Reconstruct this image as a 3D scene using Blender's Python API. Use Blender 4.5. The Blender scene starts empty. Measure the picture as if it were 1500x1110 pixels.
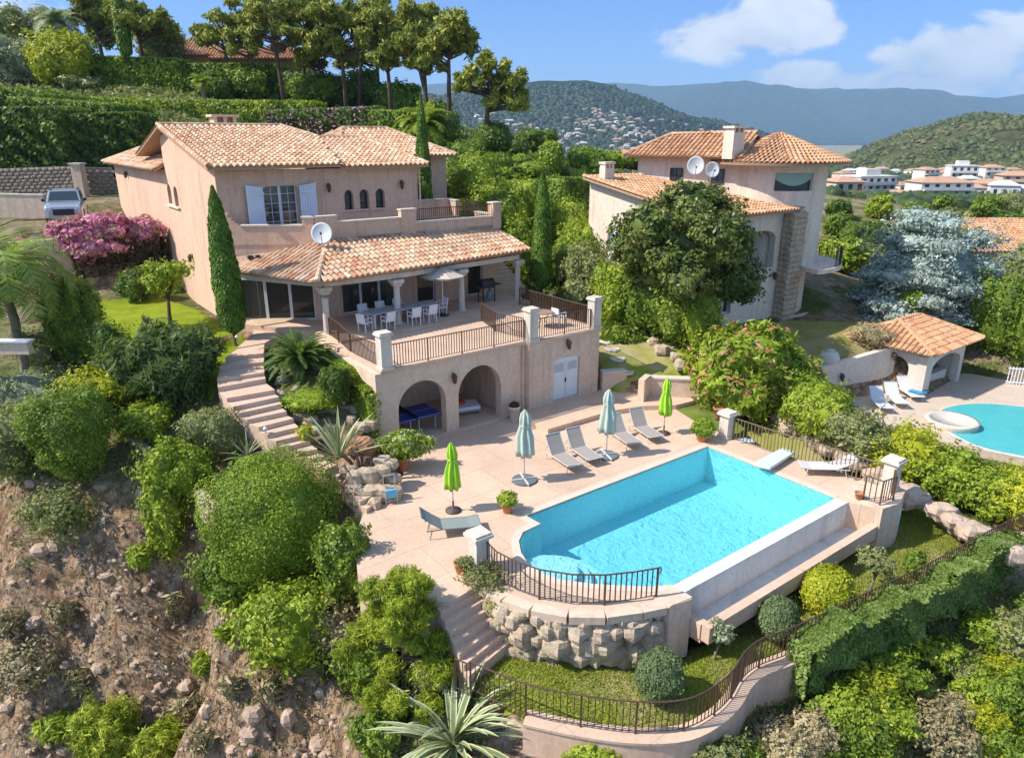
import bpy, math, random
import numpy as np
from mathutils import Vector, Matrix, noise
from mathutils.geometry import delaunay_2d_cdt
from mathutils.bvhtree import BVHTree
R=math.radians; random.seed(7); rng=np.random.default_rng(11)
HAZE=1.0e-4
SC=bpy.context.scene; COL=SC.collection
# ------------------------------------------------------------------ survey
# The drone's position and lens; site plan: x=u along the villa front, y=w away from it.
F=1040.;PIT=R(18.8);H=12.;sP,cP=math.sin(PIT),math.cos(PIT)
def ray(px,py):
    a=(px-750)/F;b=-(py-555)/F
    return (a,cP+b*sP,-sP+b*cP)
def gp(px,py,z):            # ground point at height z on a sight line
    d=ray(px,py);t=(z-H)/d[2];return Vector((d[0]*t,d[1]*t,z))
def dp(px,py,Y):            # point at horizontal distance Y on a sight line
    d=ray(px,py);t=Y/d[1];return Vector((d[0]*t,Y,H+d[2]*t))
ANG=math.atan2(.6,.8);OX,OY=.5,21.
def S(u,w,z=0.):            # site plan -> world
    return Vector((OX+.8*u-.6*w,OY+.6*u+.8*w,z))
def toS(x,y):
    dx,dy=x-OX,y-OY;return (.8*dx+.6*dy,-.6*dx+.8*dy)
def gs(px,py,z):            # sight line -> site plan
    p=gp(px,py,z);u,w=toS(p.x,p.y);return (u,w,z)
# ------------------------------------------------------------------ materials
MATS={}
def nd(nt,t,**k):
    n=nt.nodes.new(t)
    for a,b in k.items(): setattr(n,a,b)
    return n
def lk(nt,a,b): nt.links.new(a,b)
def base(name):
    m=bpy.data.materials.new(name);m.use_nodes=True;nt=m.node_tree
    return m,nt,nt.nodes['Principled BSDF']
def nz(nt,scale,detail=4,vec=None,rough=.55,dist=0.):
    n=nd(nt,'ShaderNodeTexNoise');n.inputs['Scale'].default_value=scale;n.inputs['Detail'].default_value=detail
    n.inputs['Roughness'].default_value=rough;n.inputs['Distortion'].default_value=dist
    if vec: lk(nt,vec,n.inputs['Vector'])
    return n.outputs['Fac']
def ramp(nt,fac,stops):
    r=nd(nt,'ShaderNodeValToRGB');e=r.color_ramp.elements
    while len(e)<len(stops): e.new(.5)
    for i,(p,c) in enumerate(stops):
        e[i].position=p;e[i].color=(*c,1) if len(c)==3 else c
    lk(nt,fac,r.inputs['Fac']);return r.outputs['Color']
def mixc(nt,f,a,b,mode='MIX'):
    m=nd(nt,'ShaderNodeMix',data_type='RGBA',blend_type=mode)
    for s,v in ((m.inputs[0],f),(m.inputs[6],a),(m.inputs[7],b)):
        if hasattr(v,'is_output'): lk(nt,v,s)
        else: s.default_value=v if isinstance(v,(int,float)) else (*v,1)
    return m.outputs[2]
def wpos(nt):
    return nd(nt,'ShaderNodeNewGeometry').outputs['Position']
def scl(nt,v,s):
    m=nd(nt,'ShaderNodeVectorMath',operation='MULTIPLY');lk(nt,v,m.inputs[0]);m.inputs[1].default_value=s;return m.outputs[0]
def bump(nt,p,h,st=.3,dist=.05):
    b=nd(nt,'ShaderNodeBump');b.inputs['Strength'].default_value=st;b.inputs['Distance'].default_value=dist
    lk(nt,h,b.inputs['Height']);lk(nt,b.outputs['Normal'],p.inputs['Normal'])
def pm(name,c1,c2=None,scale=3.,rough=.8,bst=.25,bdist=.02,metal=0.,spec=.3,fine=None,streak=False):
    """two-tone weathered paint/stone/plaster"""
    if name in MATS: return MATS[name]
    m,nt,p=base(name);c2=c2 or tuple(x*.8 for x in c1);w=wpos(nt)
    f=nz(nt,scale,6,w,.6)
    col=ramp(nt,f,[(.32,c2),(.66,c1)])
    f2=nz(nt,fine or scale*9,4,w)
    col=mixc(nt,.35,col,ramp(nt,f2,[(.3,tuple(x*.72 for x in c2)),(.7,tuple(min(1,x*1.12) for x in c1))]))
    if streak:
        f3=nz(nt,1.,5,scl(nt,w,(2.2,2.2,.28)),.65)
        col=mixc(nt,ramp(nt,f3,[(.50,(0,0,0)),(.72,(.55,.55,.55))]),col,tuple(x*.6 for x in c2))
    lk(nt,col,p.inputs['Base Color']);p.inputs['Roughness'].default_value=rough;p.inputs['Metallic'].default_value=metal
    p.inputs['Specular IOR Level'].default_value=spec
    if bst: bump(nt,p,f2,bst,bdist)
    MATS[name]=m;return m
def leafm(name,ca,cb,cc=None,clump=.5,tr=.32,rough=.5):
    """ca dark leaf, cb light leaf, cc occasional new / dry leaf"""
    if name in MATS: return MATS[name]
    m,nt,p=base(name);g=nd(nt,'ShaderNodeNewGeometry')
    f=nz(nt,clump,3,g.outputs['Position'])
    rnd=g.outputs['Random Per Island']
    add=nd(nt,'ShaderNodeMath',operation='MULTIPLY_ADD');lk(nt,rnd,add.inputs[0]);add.inputs[1].default_value=.6
    sub=nd(nt,'ShaderNodeMath',operation='MULTIPLY_ADD');lk(nt,f,sub.inputs[0]);sub.inputs[1].default_value=1.5;sub.inputs[2].default_value=-.55
    lk(nt,sub.outputs[0],add.inputs[2])
    col=ramp(nt,add.outputs[0],[(.05,ca),(.62,cb),(.97,cc or cb)])
    lk(nt,col,p.inputs['Base Color']);p.inputs['Roughness'].default_value=rough;p.inputs['Specular IOR Level'].default_value=.25
    t=nd(nt,'ShaderNodeBsdfTranslucent');lk(nt,mixc(nt,.45,col,(.36,.50,.03),'MIX'),t.inputs['Color'])
    mx=nd(nt,'ShaderNodeMixShader');mx.inputs[0].default_value=tr;lk(nt,p.outputs[0],mx.inputs[1]);lk(nt,t.outputs[0],mx.inputs[2])
    lk(nt,mx.outputs[0],nt.nodes['Material Output'].inputs['Surface'])
    MATS[name]=m;return m
def tilem(name,cols):
    if name in MATS: return MATS[name]
    m,nt,p=base(name);g=nd(nt,'ShaderNodeNewGeometry');k=len(cols)
    col=ramp(nt,g.outputs['Random Per Island'],[((i+.5)/k,c) for i,c in enumerate(cols)])
    f=nz(nt,.9,5,g.outputs['Position'],.6);f2=nz(nt,14,4,g.outputs['Position'])
    col=mixc(nt,ramp(nt,f,[(.45,(0,0,0)),(.75,(.4,.4,.4))]),col,(.20,.14,.09))
    col=mixc(nt,ramp(nt,f2,[(.5,(0,0,0)),(.8,(.5,.5,.5))]),col,(.60,.50,.36))
    lk(nt,col,p.inputs['Base Color']);p.inputs['Roughness'].default_value=.9;p.inputs['Specular IOR Level'].default_value=.15
    bump(nt,p,f2,.3,.01);MATS[name]=m;return m
def glassm(name,tint,tr=.35):
    if name in MATS: return MATS[name]
    m,nt,p=base(name);p.inputs['Base Color'].default_value=(*tint,1);p.inputs['Roughness'].default_value=.04
    p.inputs['Specular IOR Level'].default_value=.8
    t=nd(nt,'ShaderNodeBsdfTransparent');t.inputs[0].default_value=(.6,.66,.66,1)
    mx=nd(nt,'ShaderNodeMixShader');mx.inputs[0].default_value=tr;lk(nt,p.outputs[0],mx.inputs[1]);lk(nt,t.outputs[0],mx.inputs[2])
    lk(nt,mx.outputs[0],nt.nodes['Material Output'].inputs['Surface']);MATS[name]=m;return m
def flat(name,c,rough=.6,metal=0.,spec=.4): return pm(name,c,tuple(x*.88 for x in c),5.,rough,.05,.004,metal,spec)
STUCCO=pm('pink_stucco',(.73,.49,.345),(.64,.415,.285),.7,.92,.35,.012,streak=True)
STUCCO2=pm('pale_stucco',(.73,.55,.41),(.64,.465,.335),.6,.92,.35,.012,streak=True)
CREAM=pm('cream_stone',(.70,.62,.52),(.60,.51,.41),1.6,.85,.3,.01,streak=True)
def paving():
    m,nt,p=base('pink_paving');w=wpos(nt);mp=nd(nt,'ShaderNodeMapping');mp.inputs['Rotation'].default_value=(0,0,-math.atan2(.6,.8));lk(nt,w,mp.inputs[0])
    f=nz(nt,.7,6,w,.65);f2=nz(nt,9,5,w,.65);f3=nz(nt,.25,4,w)
    col=ramp(nt,f,[(.3,(.56,.375,.26)),(.5,(.66,.455,.32)),(.7,(.71,.515,.37))])
    col=mixc(nt,.4,col,ramp(nt,f2,[(.3,(.50,.34,.235)),(.7,(.78,.60,.45))]))
    b=nd(nt,'ShaderNodeTexBrick');b.offset=.5;b.inputs['Scale'].default_value=1;b.inputs['Mortar Size'].default_value=.014;b.inputs['Mortar Smooth'].default_value=.3;b.inputs['Brick Width'].default_value=2.3;b.inputs['Row Height'].default_value=1.7
    b.inputs['Color1'].default_value=(1,1,1,1);b.inputs['Color2'].default_value=(.90,.89,.88,1);b.inputs['Mortar'].default_value=(.62,.58,.54,1);lk(nt,mp.outputs[0],b.inputs['Vector'])
    col=mixc(nt,.75,col,b.outputs['Color'],'MULTIPLY');col=mixc(nt,ramp(nt,f3,[(.5,(0,0,0)),(.62,(.30,.30,.30))]),col,(.44,.30,.21))
    lk(nt,col,p.inputs['Base Color']);p.inputs['Roughness'].default_value=.85;p.inputs['Specular IOR Level'].default_value=.25;bump(nt,p,f2,.35,.01);MATS['pink_paving']=m;return m
PAVE=paving()
STEP=pm('step_stone',(.68,.48,.35),(.56,.385,.28),1.6,.85,.35,.015)
WHITE=flat('white_paint',(.78,.79,.80),.5)
IRON=flat('rust_iron',(.10,.055,.035),.6)
DARK=flat('dark_metal',(.035,.035,.04),.5)
GLASS=glassm('window_glass',(.03,.045,.06),.15)
GLASS2=glassm('door_glass',(.05,.055,.045),.62)
TILE=tilem('roof_tiles',[(.62,.44,.28),(.56,.30,.17),(.68,.50,.34),(.46,.20,.11),(.64,.38,.22),(.72,.55,.39),(.52,.32,.20)])
TILE2=tilem('orange_roof_tiles',[(.60,.33,.16),(.50,.24,.12),(.66,.44,.26),(.42,.17,.09),(.62,.36,.20),(.57,.30,.15)])
BARK=pm('bark',(.16,.10,.065),(.08,.05,.035),4,.95,.6,.03)
GREYBARK=pm('grey_bark',(.30,.25,.19),(.17,.14,.10),5,.95,.6,.03)
TERRA=pm('terracotta',(.50,.22,.11),(.40,.16,.08),4,.85,.2,.01)
ROCK=pm('boulder_rock',(.44,.38,.30),(.22,.18,.14),1.3,.95,.6,.05)
ROCKP=pm('pale_rock',(.56,.44,.31),(.30,.22,.145),1.3,.95,.6,.05)
# ------------------------------------------------------------------ things
ORG={}
def tag(o,label=None,cat=None,group=None,kind=None):
    if label:o['label']=label
    if cat:o['category']=cat
    if group:o['group']=group
    if kind:o['kind']=kind
    return o
def thing(name,label,cat,loc,site=True,group=None,rot=None):
    """Empty at the base. site=True: loc and children verts are in site plan coords"""
    o=bpy.data.objects.new(name,None);COL.objects.link(o);o.empty_display_size=.2
    if site: o.location=S(*loc);o.rotation_euler.z=ANG
    else: o.location=loc
    if rot is not None:o.rotation_euler.z=rot
    ORG[o.name]=tuple(loc);return tag(o,label,cat,group)
def local(name,label,cat,loc,rot=0.,group=None):
    """Empty whose children are modelled about the origin"""
    o=bpy.data.objects.new(name,None);COL.objects.link(o);o.location=loc;o.rotation_euler.z=rot;o.empty_display_size=.2
    ORG[o.name]=(0,0,0);return tag(o,label,cat,group)
def dup(o,parent=None):
    c=o.copy();COL.objects.link(c);c.parent=parent
    for ch in list(o.children): dup(ch,c)
    return c
def mkmesh(name,V,Fq,mats,smooth=False,mi=None):
    """numpy verts (n,3); faces (m,3|4) array or list of tuples"""
    me=bpy.data.meshes.new(name)
    if isinstance(Fq,np.ndarray):
        k=Fq.shape[1];me.vertices.add(len(V));me.vertices.foreach_set('co',np.asarray(V,np.float32).ravel())
        me.loops.add(Fq.size);me.loops.foreach_set('vertex_index',Fq.astype(np.int32).ravel())
        me.polygons.add(len(Fq));me.polygons.foreach_set('loop_start',np.arange(len(Fq),dtype=np.int32)*k)
        if mi is not None: me.polygons.foreach_set('material_index',mi.astype(np.int32))
        me.update(calc_edges=True)
    else:
        me.from_pydata([tuple(v) for v in V],[],Fq)
        if mi is not None: me.polygons.foreach_set('material_index',np.asarray(mi,np.int32))
    if smooth: me.polygons.foreach_set('use_smooth',np.ones(len(me.polygons),bool))
    for m in (mats if isinstance(mats,(list,tuple)) else [mats]): me.materials.append(m)
    me.validate();me.update();return me
def link(name,me,parent=None):
    o=bpy.data.objects.new(name,me);COL.objects.link(o)
    if parent: o.parent=parent;ORG[o.name]=ORG[parent.name]
    return o
class MB:
    def __init__(s): s.v=[];s.f=[];s.mi=[];s.M=None;s.cm=0
    def add(s,vs,fs):
        b=len(s.v)
        s.v+= [tuple(s.M@Vector(v)) for v in vs] if s.M else [tuple(v) for v in vs]
        s.f+=[tuple(i+b for i in f) for f in fs];s.mi+=[s.cm]*len(fs);return s
    def box(s,x0,x1,y0,y1,z0,z1):
        return s.add([(x0,y0,z0),(x1,y0,z0),(x1,y1,z0),(x0,y1,z0),(x0,y0,z1),(x1,y0,z1),(x1,y1,z1),(x0,y1,z1)],
          [(0,3,2,1),(4,5,6,7),(0,1,5,4),(1,2,6,5),(2,3,7,6),(3,0,4,7)])
    def cb(s,c,sx,sy,sz): return s.box(c[0]-sx/2,c[0]+sx/2,c[1]-sy/2,c[1]+sy/2,c[2],c[2]+sz)
    def bar(s,a,b,w,h=None):
        """rectangular bar between two points"""
        a,b=Vector(a),Vector(b);h=h or w;d=(b-a)
        if d.length<1e-6:return s
        d.normalize();up=Vector((0,0,1)) if abs(d.z)<.95 else Vector((1,0,0))
        x=d.cross(up).normalized()*w/2;y=x.cross(d).normalized()*h/2
        return s.add([a-x-y,a+x-y,a+x+y,a-x+y,b-x-y,b+x-y,b+x+y,b-x+y],[(0,3,2,1),(4,5,6,7),(0,1,5,4),(1,2,6,5),(2,3,7,6),(3,0,4,7)])
    def prism(s,poly,z0,z1):
        n=len(poly);A=sum(poly[i][0]*poly[(i+1)%n][1]-poly[(i+1)%n][0]*poly[i][1] for i in range(n))
        if A<0: poly=poly[::-1]
        zb=z0 if isinstance(z0,(list,tuple)) else [z0]*n
        vs=[(p[0],p[1],zb[i]) for i,p in enumerate(poly)]+[(p[0],p[1],z1) for p in poly]
        return s.add(vs,[tuple(range(n-1,-1,-1)),tuple(range(n,2*n))]+[(i,(i+1)%n,(i+1)%n+n,i+n) for i in range(n)])
    def tube(s,pts,r,seg=6,cap=True):
        pts=[Vector(p) for p in pts];n=len(pts);rs=r if isinstance(r,(list,tuple)) else [r]*n
        vs=[];up=None
        for i,p in enumerate(pts):
            d=(pts[min(i+1,n-1)]-pts[max(i-1,0)]).normalized()
            if up is None: up=Vector((0,0,1)) if abs(d.z)<.9 else Vector((1,0,0))
            x=d.cross(up).normalized();y=x.cross(d).normalized();up=y
            for k in range(seg):
                a=2*math.pi*k/seg;vs.append(p+(x*math.cos(a)+y*math.sin(a))*rs[i])
        fs=[(i*seg+k,i*seg+(k+1)%seg,(i+1)*seg+(k+1)%seg,(i+1)*seg+k) for i in range(n-1) for k in range(seg)]
        if cap: fs+=[tuple(range(seg-1,-1,-1)),tuple((n-1)*seg+k for k in range(seg))]
        return s.add(vs,fs)
    def lathe(s,prof,c=(0,0,0),seg=16,flute=0.,nf=8):
        vs=[];n=len(prof)
        for r,z in prof:
            for k in range(seg):
                a=2*math.pi*k/seg;rr=r*(1+flute*math.cos(nf*a));vs.append((c[0]+rr*math.cos(a),c[1]+rr*math.sin(a),c[2]+z))
        fs=[(i*seg+k,i*seg+(k+1)%seg,(i+1)*seg+(k+1)%seg,(i+1)*seg+k) for i in range(n-1) for k in range(seg)]
        fs+=[tuple(range(seg-1,-1,-1)),tuple((n-1)*seg+k for k in range(seg))]
        return s.add(vs,fs)
    def rock(s,c,r,sd,sub=2):
        """faceted displaced boulder"""
        vs=[];fs=[];n=7+sub*2;m=5+sub
        for i in range(m+1):
            th=math.pi*i/m
            for k in range(n):
                a=2*math.pi*k/n;d=Vector((math.sin(th)*math.cos(a),math.sin(th)*math.sin(a),math.cos(th)))
                q=max(abs(d.x),abs(d.y),abs(d.z));f=.72/q*.55+.5
                f*=1+.32*noise.noise(d*1.3+Vector((sd*3.1,sd*1.7,0)))+.12*noise.noise(d*3.5+Vector((sd,0,sd)))
                vs.append((c[0]+d.x*r[0]*f,c[1]+d.y*r[1]*f,c[2]+d.z*r[2]*f))
        for i in range(m):
            for k in range(n): fs.append((i*n+k,(i+1)*n+k,(i+1)*n+(k+1)%n,i*n+(k+1)%n))
        return s.add(vs,fs)
    def build(s,name,mat,parent=None,smooth=False,bevel=0.):
        o=ORG[parent.name] if parent else (0,0,0)
        V=np.array(s.v,float).reshape(-1,3)-np.array(o)
        me=mkmesh(name,V,s.f,mat,smooth,s.mi if any(s.mi) else None)
        ob=link(name,me,parent)
        if bevel:
            b=ob.modifiers.new('b','BEVEL');b.width=bevel;b.segments=2;b.limit_method='ANGLE'
        return ob
def archwall(mb,f,s0,s1,z0,z1,th,ops):
    """wall along s from s0..s1, thickness th (front d=0 .. back d=th); ops (sc,half,spring,rise,sill)"""
    def q(a,b,c,d): mb.add([a,b,c,d],[(0,1,2,3)])
    def top(s):
        for sc,h,sp,ri,sill in ops:
            if abs(s-sc)<h-1e-6: return sp+ri*math.sqrt(max(0,1-((s-sc)/h)**2)),sill
        return None
    cuts={s0,s1}
    for sc,h,sp,ri,sill in ops:
        for k in range(17): cuts.add(sc-h*math.cos(math.pi*k/16))
    cuts=sorted(cuts)
    for a,b in zip(cuts[:-1],cuts[1:]):
        if b-a<1e-6: continue
        m=top((a+b)/2)
        def band(za0,zb0,za1,zb1,tb,bb):
            q(f(a,0,za0),f(b,0,zb0),f(b,0,zb1),f(a,0,za1))
            q(f(b,th,zb0),f(a,th,za0),f(a,th,za1),f(b,th,zb1))
            if tb: q(f(a,0,za1),f(b,0,zb1),f(b,th,zb1),f(a,th,za1))
            if bb: q(f(a,th,za0),f(b,th,zb0),f(b,0,zb0),f(a,0,za0))
        if m is None: band(z0,z0,z1,z1,True,False)
        else:
            o=[o for o in ops if abs((a+b)/2-o[0])<o[1]][0];sc,h,sp,ri,sill=o
            ta=sp+ri*math.sqrt(max(0,1-((a-sc)/h)**2));tb=sp+ri*math.sqrt(max(0,1-((b-sc)/h)**2))
            band(ta,tb,z1,z1,True,True)
            if sill>z0+1e-3: band(z0,z0,sill,sill,True,False)
    for e in (s0,s1): q(f(e,0,z0),f(e,th,z0),f(e,th,z1),f(e,0,z1))
    for sc,h,sp,ri,sill in ops:
        for e in (sc-h,sc+h): q(f(e,0,sill),f(e,th,sill),f(e,th,sp),f(e,0,sp))
# ---- tiled roofs ---------------------------------------------------
def inpoly(p,poly):
    c=False;n=len(poly);j=n-1
    for i in range(n):
        a,b=poly[i],poly[j]
        if (a[1]>p[1])!=(b[1]>p[1]) and p[0]<(b[0]-a[0])*(p[1]-a[1])/(b[1]-a[1])+a[0]: c=not c
        j=i
    return c
def tiles(mb,poly,period=.29,course=.40,lift=.0):
    """barrel tiles over a planar polygon; first edge is the eave"""
    P=[Vector(p) for p in poly];e=(P[1]-P[0]).normalized()
    n=Vector((0,0,0))
    for i in range(1,len(P)-1): n+=(P[i]-P[0]).cross(P[i+1]-P[0])
    n.normalize()
    if n.z<0:n=-n
    t=n.cross(e).normalized()
    if t.z<0:t=-t
    def l2(p):
        d=p-P[0];return (d.dot(e),d.dot(t))
    Q=[l2(p) for p in P];s0=min(q[0] for q in Q);s1=max(q[0] for q in Q);t1=max(q[1] for q in Q)
    cx=period*.34;ns=int((s1-s0)/period)+1;ntt=int(t1/course)+1
    def W(s,tt,h): return P[0]+e*s+t*tt+n*(h+lift)
    for i in range(ns):
        s=s0+(i+.5)*period
        for j in range(-1,ntt):
            ta=j*course+.06 if j>=0 else -.08;tb=(j+1)*course+.09
            mid=(s,max(.05,(ta+tb)/2))
            if not inpoly(mid,Q) or j<0: continue
            ja=random.uniform(-.012,.012);hh=random.uniform(-.006,.008);ta-=.06 if j else .16
            vs=[]
            for tt,rs,h in ((ta,1.12,.045),(tb,.9,.012)):
                for k in range(5):
                    a=math.pi*k/4;vs.append(W(s+ja-math.cos(a)*cx*rs,tt,h+hh+math.sin(a)*cx*rs*.95))
            mb.add(vs,[(k,k+1,k+6,k+5) for k in range(4)]+[(0,4,3,2,1)])
            a0=s+cx*.5;b0=s+period-cx*.5
            if inpoly((s+period/2,mid[1]),Q): mb.add([W(a0,ta,.03),W(b0,ta,.03),W(b0,tb,.0),W(a0,tb,.0)],[(0,1,2,3)])
    return n
def slab(mb,poly,th=.10):
    P=[Vector(p) for p in poly];k=len(P)
    n=Vector((0,0,0))
    for i in range(1,k-1): n+=(P[i]-P[0]).cross(P[i+1]-P[0])
    n.normalize()
    if n.z<0:n=-n;
    mb.add([p-n*.005 for p in P]+[p-n*th for p in P],[tuple(range(k)),tuple(range(2*k-1,k-1,-1))]+[(i,i+k,(i+1)%k+k,(i+1)%k) for i in range(k)])
def ridge(mb,a,b,r=.13,step=.42,lift=.03):
    a,b=Vector(a),Vector(b);d=b-a;L=d.length;d.normalize();x=d.cross(Vector((0,0,1))).normalized();y=x.cross(d).normalized()
    for i in range(int(L/step)+1):
        t0=i*step;t1=min(L,t0+step+.05);vs=[]
        for tt,rr in ((t0,r*1.08),(t1,r*.92)):
            for k in range(6):
                an=math.pi*k/5;vs.append(a+d*tt+x*math.cos(an)*rr+y*(math.sin(an)*rr+lift))
        mb.add(vs,[(k,k+1,k+7,k+6) for k in range(5)]+[(0,5,4,3,2,1)])
def roof(parent,polys,ridges,mat=None,period=.29,th=.14,name='roof'):
    r=MB()
    for p in polys: tiles(r,p,period)
    for a,b in ridges: ridge(r,a,b)
    o=r.build(name,mat or TILE,parent)
    m=MB()
    for p in polys: slab(m,p,th)
    m.build('eaves_board',pm('genoise',(.50,.33,.22),(.36,.22,.14),6,.9),o);return o
# ---- foliage --------------------------------------------------------
def leaves(blobs,n,leaf,aspect=1.7,shell=.3,rnd=.8,up=.25,bumpy=.14,seed=0,core=.82,keep=.78,flatz=False):
    g=np.random.default_rng(seed+5);B=np.array(blobs,float)
    if B.shape[1]==4: B=np.hstack([B[:,:3],B[:,3:4],B[:,3:4],B[:,3:4]])
    A=(B[:,3]*B[:,4]+B[:,3]*B[:,5]+B[:,4]*B[:,5]);pk=A/A.sum()
    m=int(n*1.7);k=g.choice(len(B),m,p=pk);d=g.normal(size=(m,3));d/=np.linalg.norm(d,axis=1)[:,None]
    ph=k[:,None]*1.7;fr=np.array([[3.1,4.3,3.7],[7.3,6.1,8.2]])
    bm=np.sin(d@np.diag(fr[0])+ph).prod(1)+.7*np.sin(d@np.diag(fr[1])+ph*2.1).prod(1)
    r=(1-shell*g.random(m)**1.6)*(1+bumpy*2.2*bm)
    r=r*np.where(g.random(m)<.045,g.uniform(1.05,1.28,m),1.)
    p=B[k,:3]+d*B[k,3:6]*r[:,None]
    ok=np.ones(m,bool)
    for i in range(len(B)):
        q=((p-B[i,:3])/B[i,3:6]);ok&=((q**2).sum(1)>keep**2)|(k==i)
    idx=np.where(ok)[0][:n];p=p[idx];d=d[idx];k=k[idx];m=len(p)
    nn=d/B[k,3:6];nn/=np.linalg.norm(nn,axis=1)[:,None];nn=nn+g.normal(size=(m,3))*rnd*.6;nn[:,2]+=up
    nn/=np.linalg.norm(nn,axis=1)[:,None]
    t=np.cross(nn,g.normal(size=(m,3)));t/=np.linalg.norm(t,axis=1)[:,None]+1e-9;b=np.cross(nn,t)
    sz=leaf*(.45+1.15*g.random(m)**1.3)[:,None];t=t*sz*aspect*.5;b=b*sz*.5
    V=np.stack([p-t,p-b*.9+t*.1,p+t,p+b*.9+t*.1],1).reshape(-1,3)
    Fq=np.arange(4*m).reshape(-1,4)
    if core:
        vs=[];fs=[];off=len(V)
        for i in range(len(B)):
            nn_,mm=12,8;o=off+len(vs)
            for a in range(mm+1):
                th=math.pi*a/mm
                for c in range(nn_):
                    an=2*math.pi*c/nn_;dd=(math.sin(th)*math.cos(an),math.sin(th)*math.sin(an),math.cos(th))
                    vs.append([B[i,0]+dd[0]*B[i,3]*core,B[i,1]+dd[1]*B[i,4]*core,B[i,2]+dd[2]*B[i,5]*core])
            for a in range(mm):
                for c in range(nn_): fs.append((o+a*nn_+c,o+(a+1)*nn_+c,o+(a+1)*nn_+(c+1)%nn_,o+a*nn_+(c+1)%nn_))
        V=np.vstack([V,np.array(vs)]);Fq=np.vstack([Fq,np.array(fs)])
    return V,Fq
def trunk_mb(segs,seg=7):
    m=MB()
    for pts,rs in segs: m.tube(pts,rs,seg)
    return m
G_GREEN=leafm('leaf_mid_green',(.07,.115,.014),(.20,.29,.032),(.36,.42,.07))
G_DARK=leafm('leaf_dark_green',(.045,.085,.014),(.12,.19,.028),(.21,.28,.045))
G_LIME=leafm('leaf_bright_green',(.11,.165,.014),(.32,.41,.035),(.48,.50,.06))
G_YEL=leafm('leaf_yellow_green',(.20,.23,.012),(.44,.46,.025),(.60,.56,.04))
G_OLIVE=leafm('leaf_olive',(.12,.14,.045),(.30,.31,.11),(.42,.40,.19))
G_GREY=leafm('leaf_grey_green',(.18,.21,.12),(.38,.42,.26),(.52,.53,.38))
G_BLUE=leafm('leaf_blue_cedar',(.19,.24,.20),(.36,.43,.37),(.54,.59,.52),tr=.1)
G_PINE=leafm('pine_needles',(.14,.16,.022),(.36,.37,.06),(.52,.48,.10),tr=.15)
G_BOX=leafm('leaf_boxwood',(.075,.13,.010),(.24,.33,.022),(.38,.43,.035),tr=.18)
G_CYP=leafm('leaf_cypress',(.04,.09,.008),(.12,.21,.016),(.20,.30,.025),clump=1.2,tr=.1)
G_DRY=leafm('leaf_dry',(.19,.15,.07),(.37,.30,.15),(.48,.40,.23),tr=.1)
PINKF=leafm('pink_bracts',(.55,.12,.26),(.78,.28,.46),(.85,.55,.60),tr=.3)
REDF=leafm('red_blossom',(.50,.10,.08),(.68,.22,.18),(.75,.4,.32))
WHITEF=leafm('white_blossom',(.6,.62,.66),(.78,.78,.82),(.85,.85,.88))
PALEPINKF=leafm('pale_pink_blossom',(.50,.10,.30),(.76,.24,.50),(.85,.50,.62))
VC=[0]
def plant(name,label,cat,loc,blobs,n,leaf,mat=G_GREEN,group=None,trunk=None,tmat=BARK,extra=(),**k):
    """plant at world loc; blobs relative to loc; extra = [(part name, material, count, leaf size)]"""
    VC[0]+=1
    o=local(name,label,cat,loc,0,group)
    V,Fq=leaves(blobs,n,leaf,seed=VC[0],**k)
    link('foliage',mkmesh('foliage',V,Fq,mat),o)
    for (pn,m2,c2,l2) in extra:
        k2=dict(k);k2.update(core=0,shell=.06)
        V,Fq=leaves([[*b[:3],*[q*1.04 for q in b[3:]]] for b in blobs],c2,l2,seed=VC[0]+900,**k2)
        link(pn,mkmesh(pn,V,Fq,m2),o)
    if trunk: trunk_mb(trunk).build('trunk',tmat,o,True)
    else: MB().tube([(0,0,-.3),(0,0,max(.15,blobs[0][2]))],[.06,.04],6).build('trunk',tmat,o)
    return o
# ================================================================== camera, light, sky
cam=bpy.data.cameras.new('camera');co=bpy.data.objects.new('camera',cam);COL.objects.link(co);SC.camera=co
co.location=(0,0,H);co.rotation_euler=(R(90)-PIT,0,0);cam.sensor_width=36;cam.lens=36*F/1500;cam.clip_end=60000;cam.clip_start=.3
SUN_EL=R(46);SUND=Vector((1,.2,0)).normalized()     # light travels this way
sl=bpy.data.lights.new('sun','SUN');sl.energy=3.5;sl.angle=R(.6);sl.color=(1,.955,.88)
so=bpy.data.objects.new('sun',sl);COL.objects.link(so);so.location=(-30,0,60)
tr=Vector((SUND.x*math.cos(SUN_EL),SUND.y*math.cos(SUN_EL),-math.sin(SUN_EL)))
so.rotation_euler=tr.to_track_quat('-Z','Y').to_euler()
wd=bpy.data.worlds.new('World');SC.world=wd;wd.use_nodes=True;nt=wd.node_tree
bg=nt.nodes['Background'];sk=nd(nt,'ShaderNodeTexSky',sky_type='NISHITA');sk.sun_disc=False
sk.sun_elevation=SUN_EL;sk.sun_rotation=math.atan2(-SUND.x,-SUND.y);sk.altitude=1200;sk.air_density=1.0;sk.dust_density=1.;sk.ozone_density=1.5
tc=nd(nt,'ShaderNodeTexCoord');sep=nd(nt,'ShaderNodeSeparateXYZ');lk(nt,tc.outputs['Generated'],sep.inputs[0])
def mth(op,a,b=None,c=None,cl=False):
    n=nd(nt,'ShaderNodeMath',operation=op);n.use_clamp=cl
    for i,v in enumerate((a,b,c)):
        if v is None: continue
        if hasattr(v,'is_output'): lk(nt,v,n.inputs[i])
        else: n.inputs[i].default_value=v
    return n.outputs[0]
yy=mth('MAXIMUM',sep.outputs[1],.02);X=mth('DIVIDE',sep.outputs[0],yy);Z=mth('DIVIDE',sep.outputs[2],yy)
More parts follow.
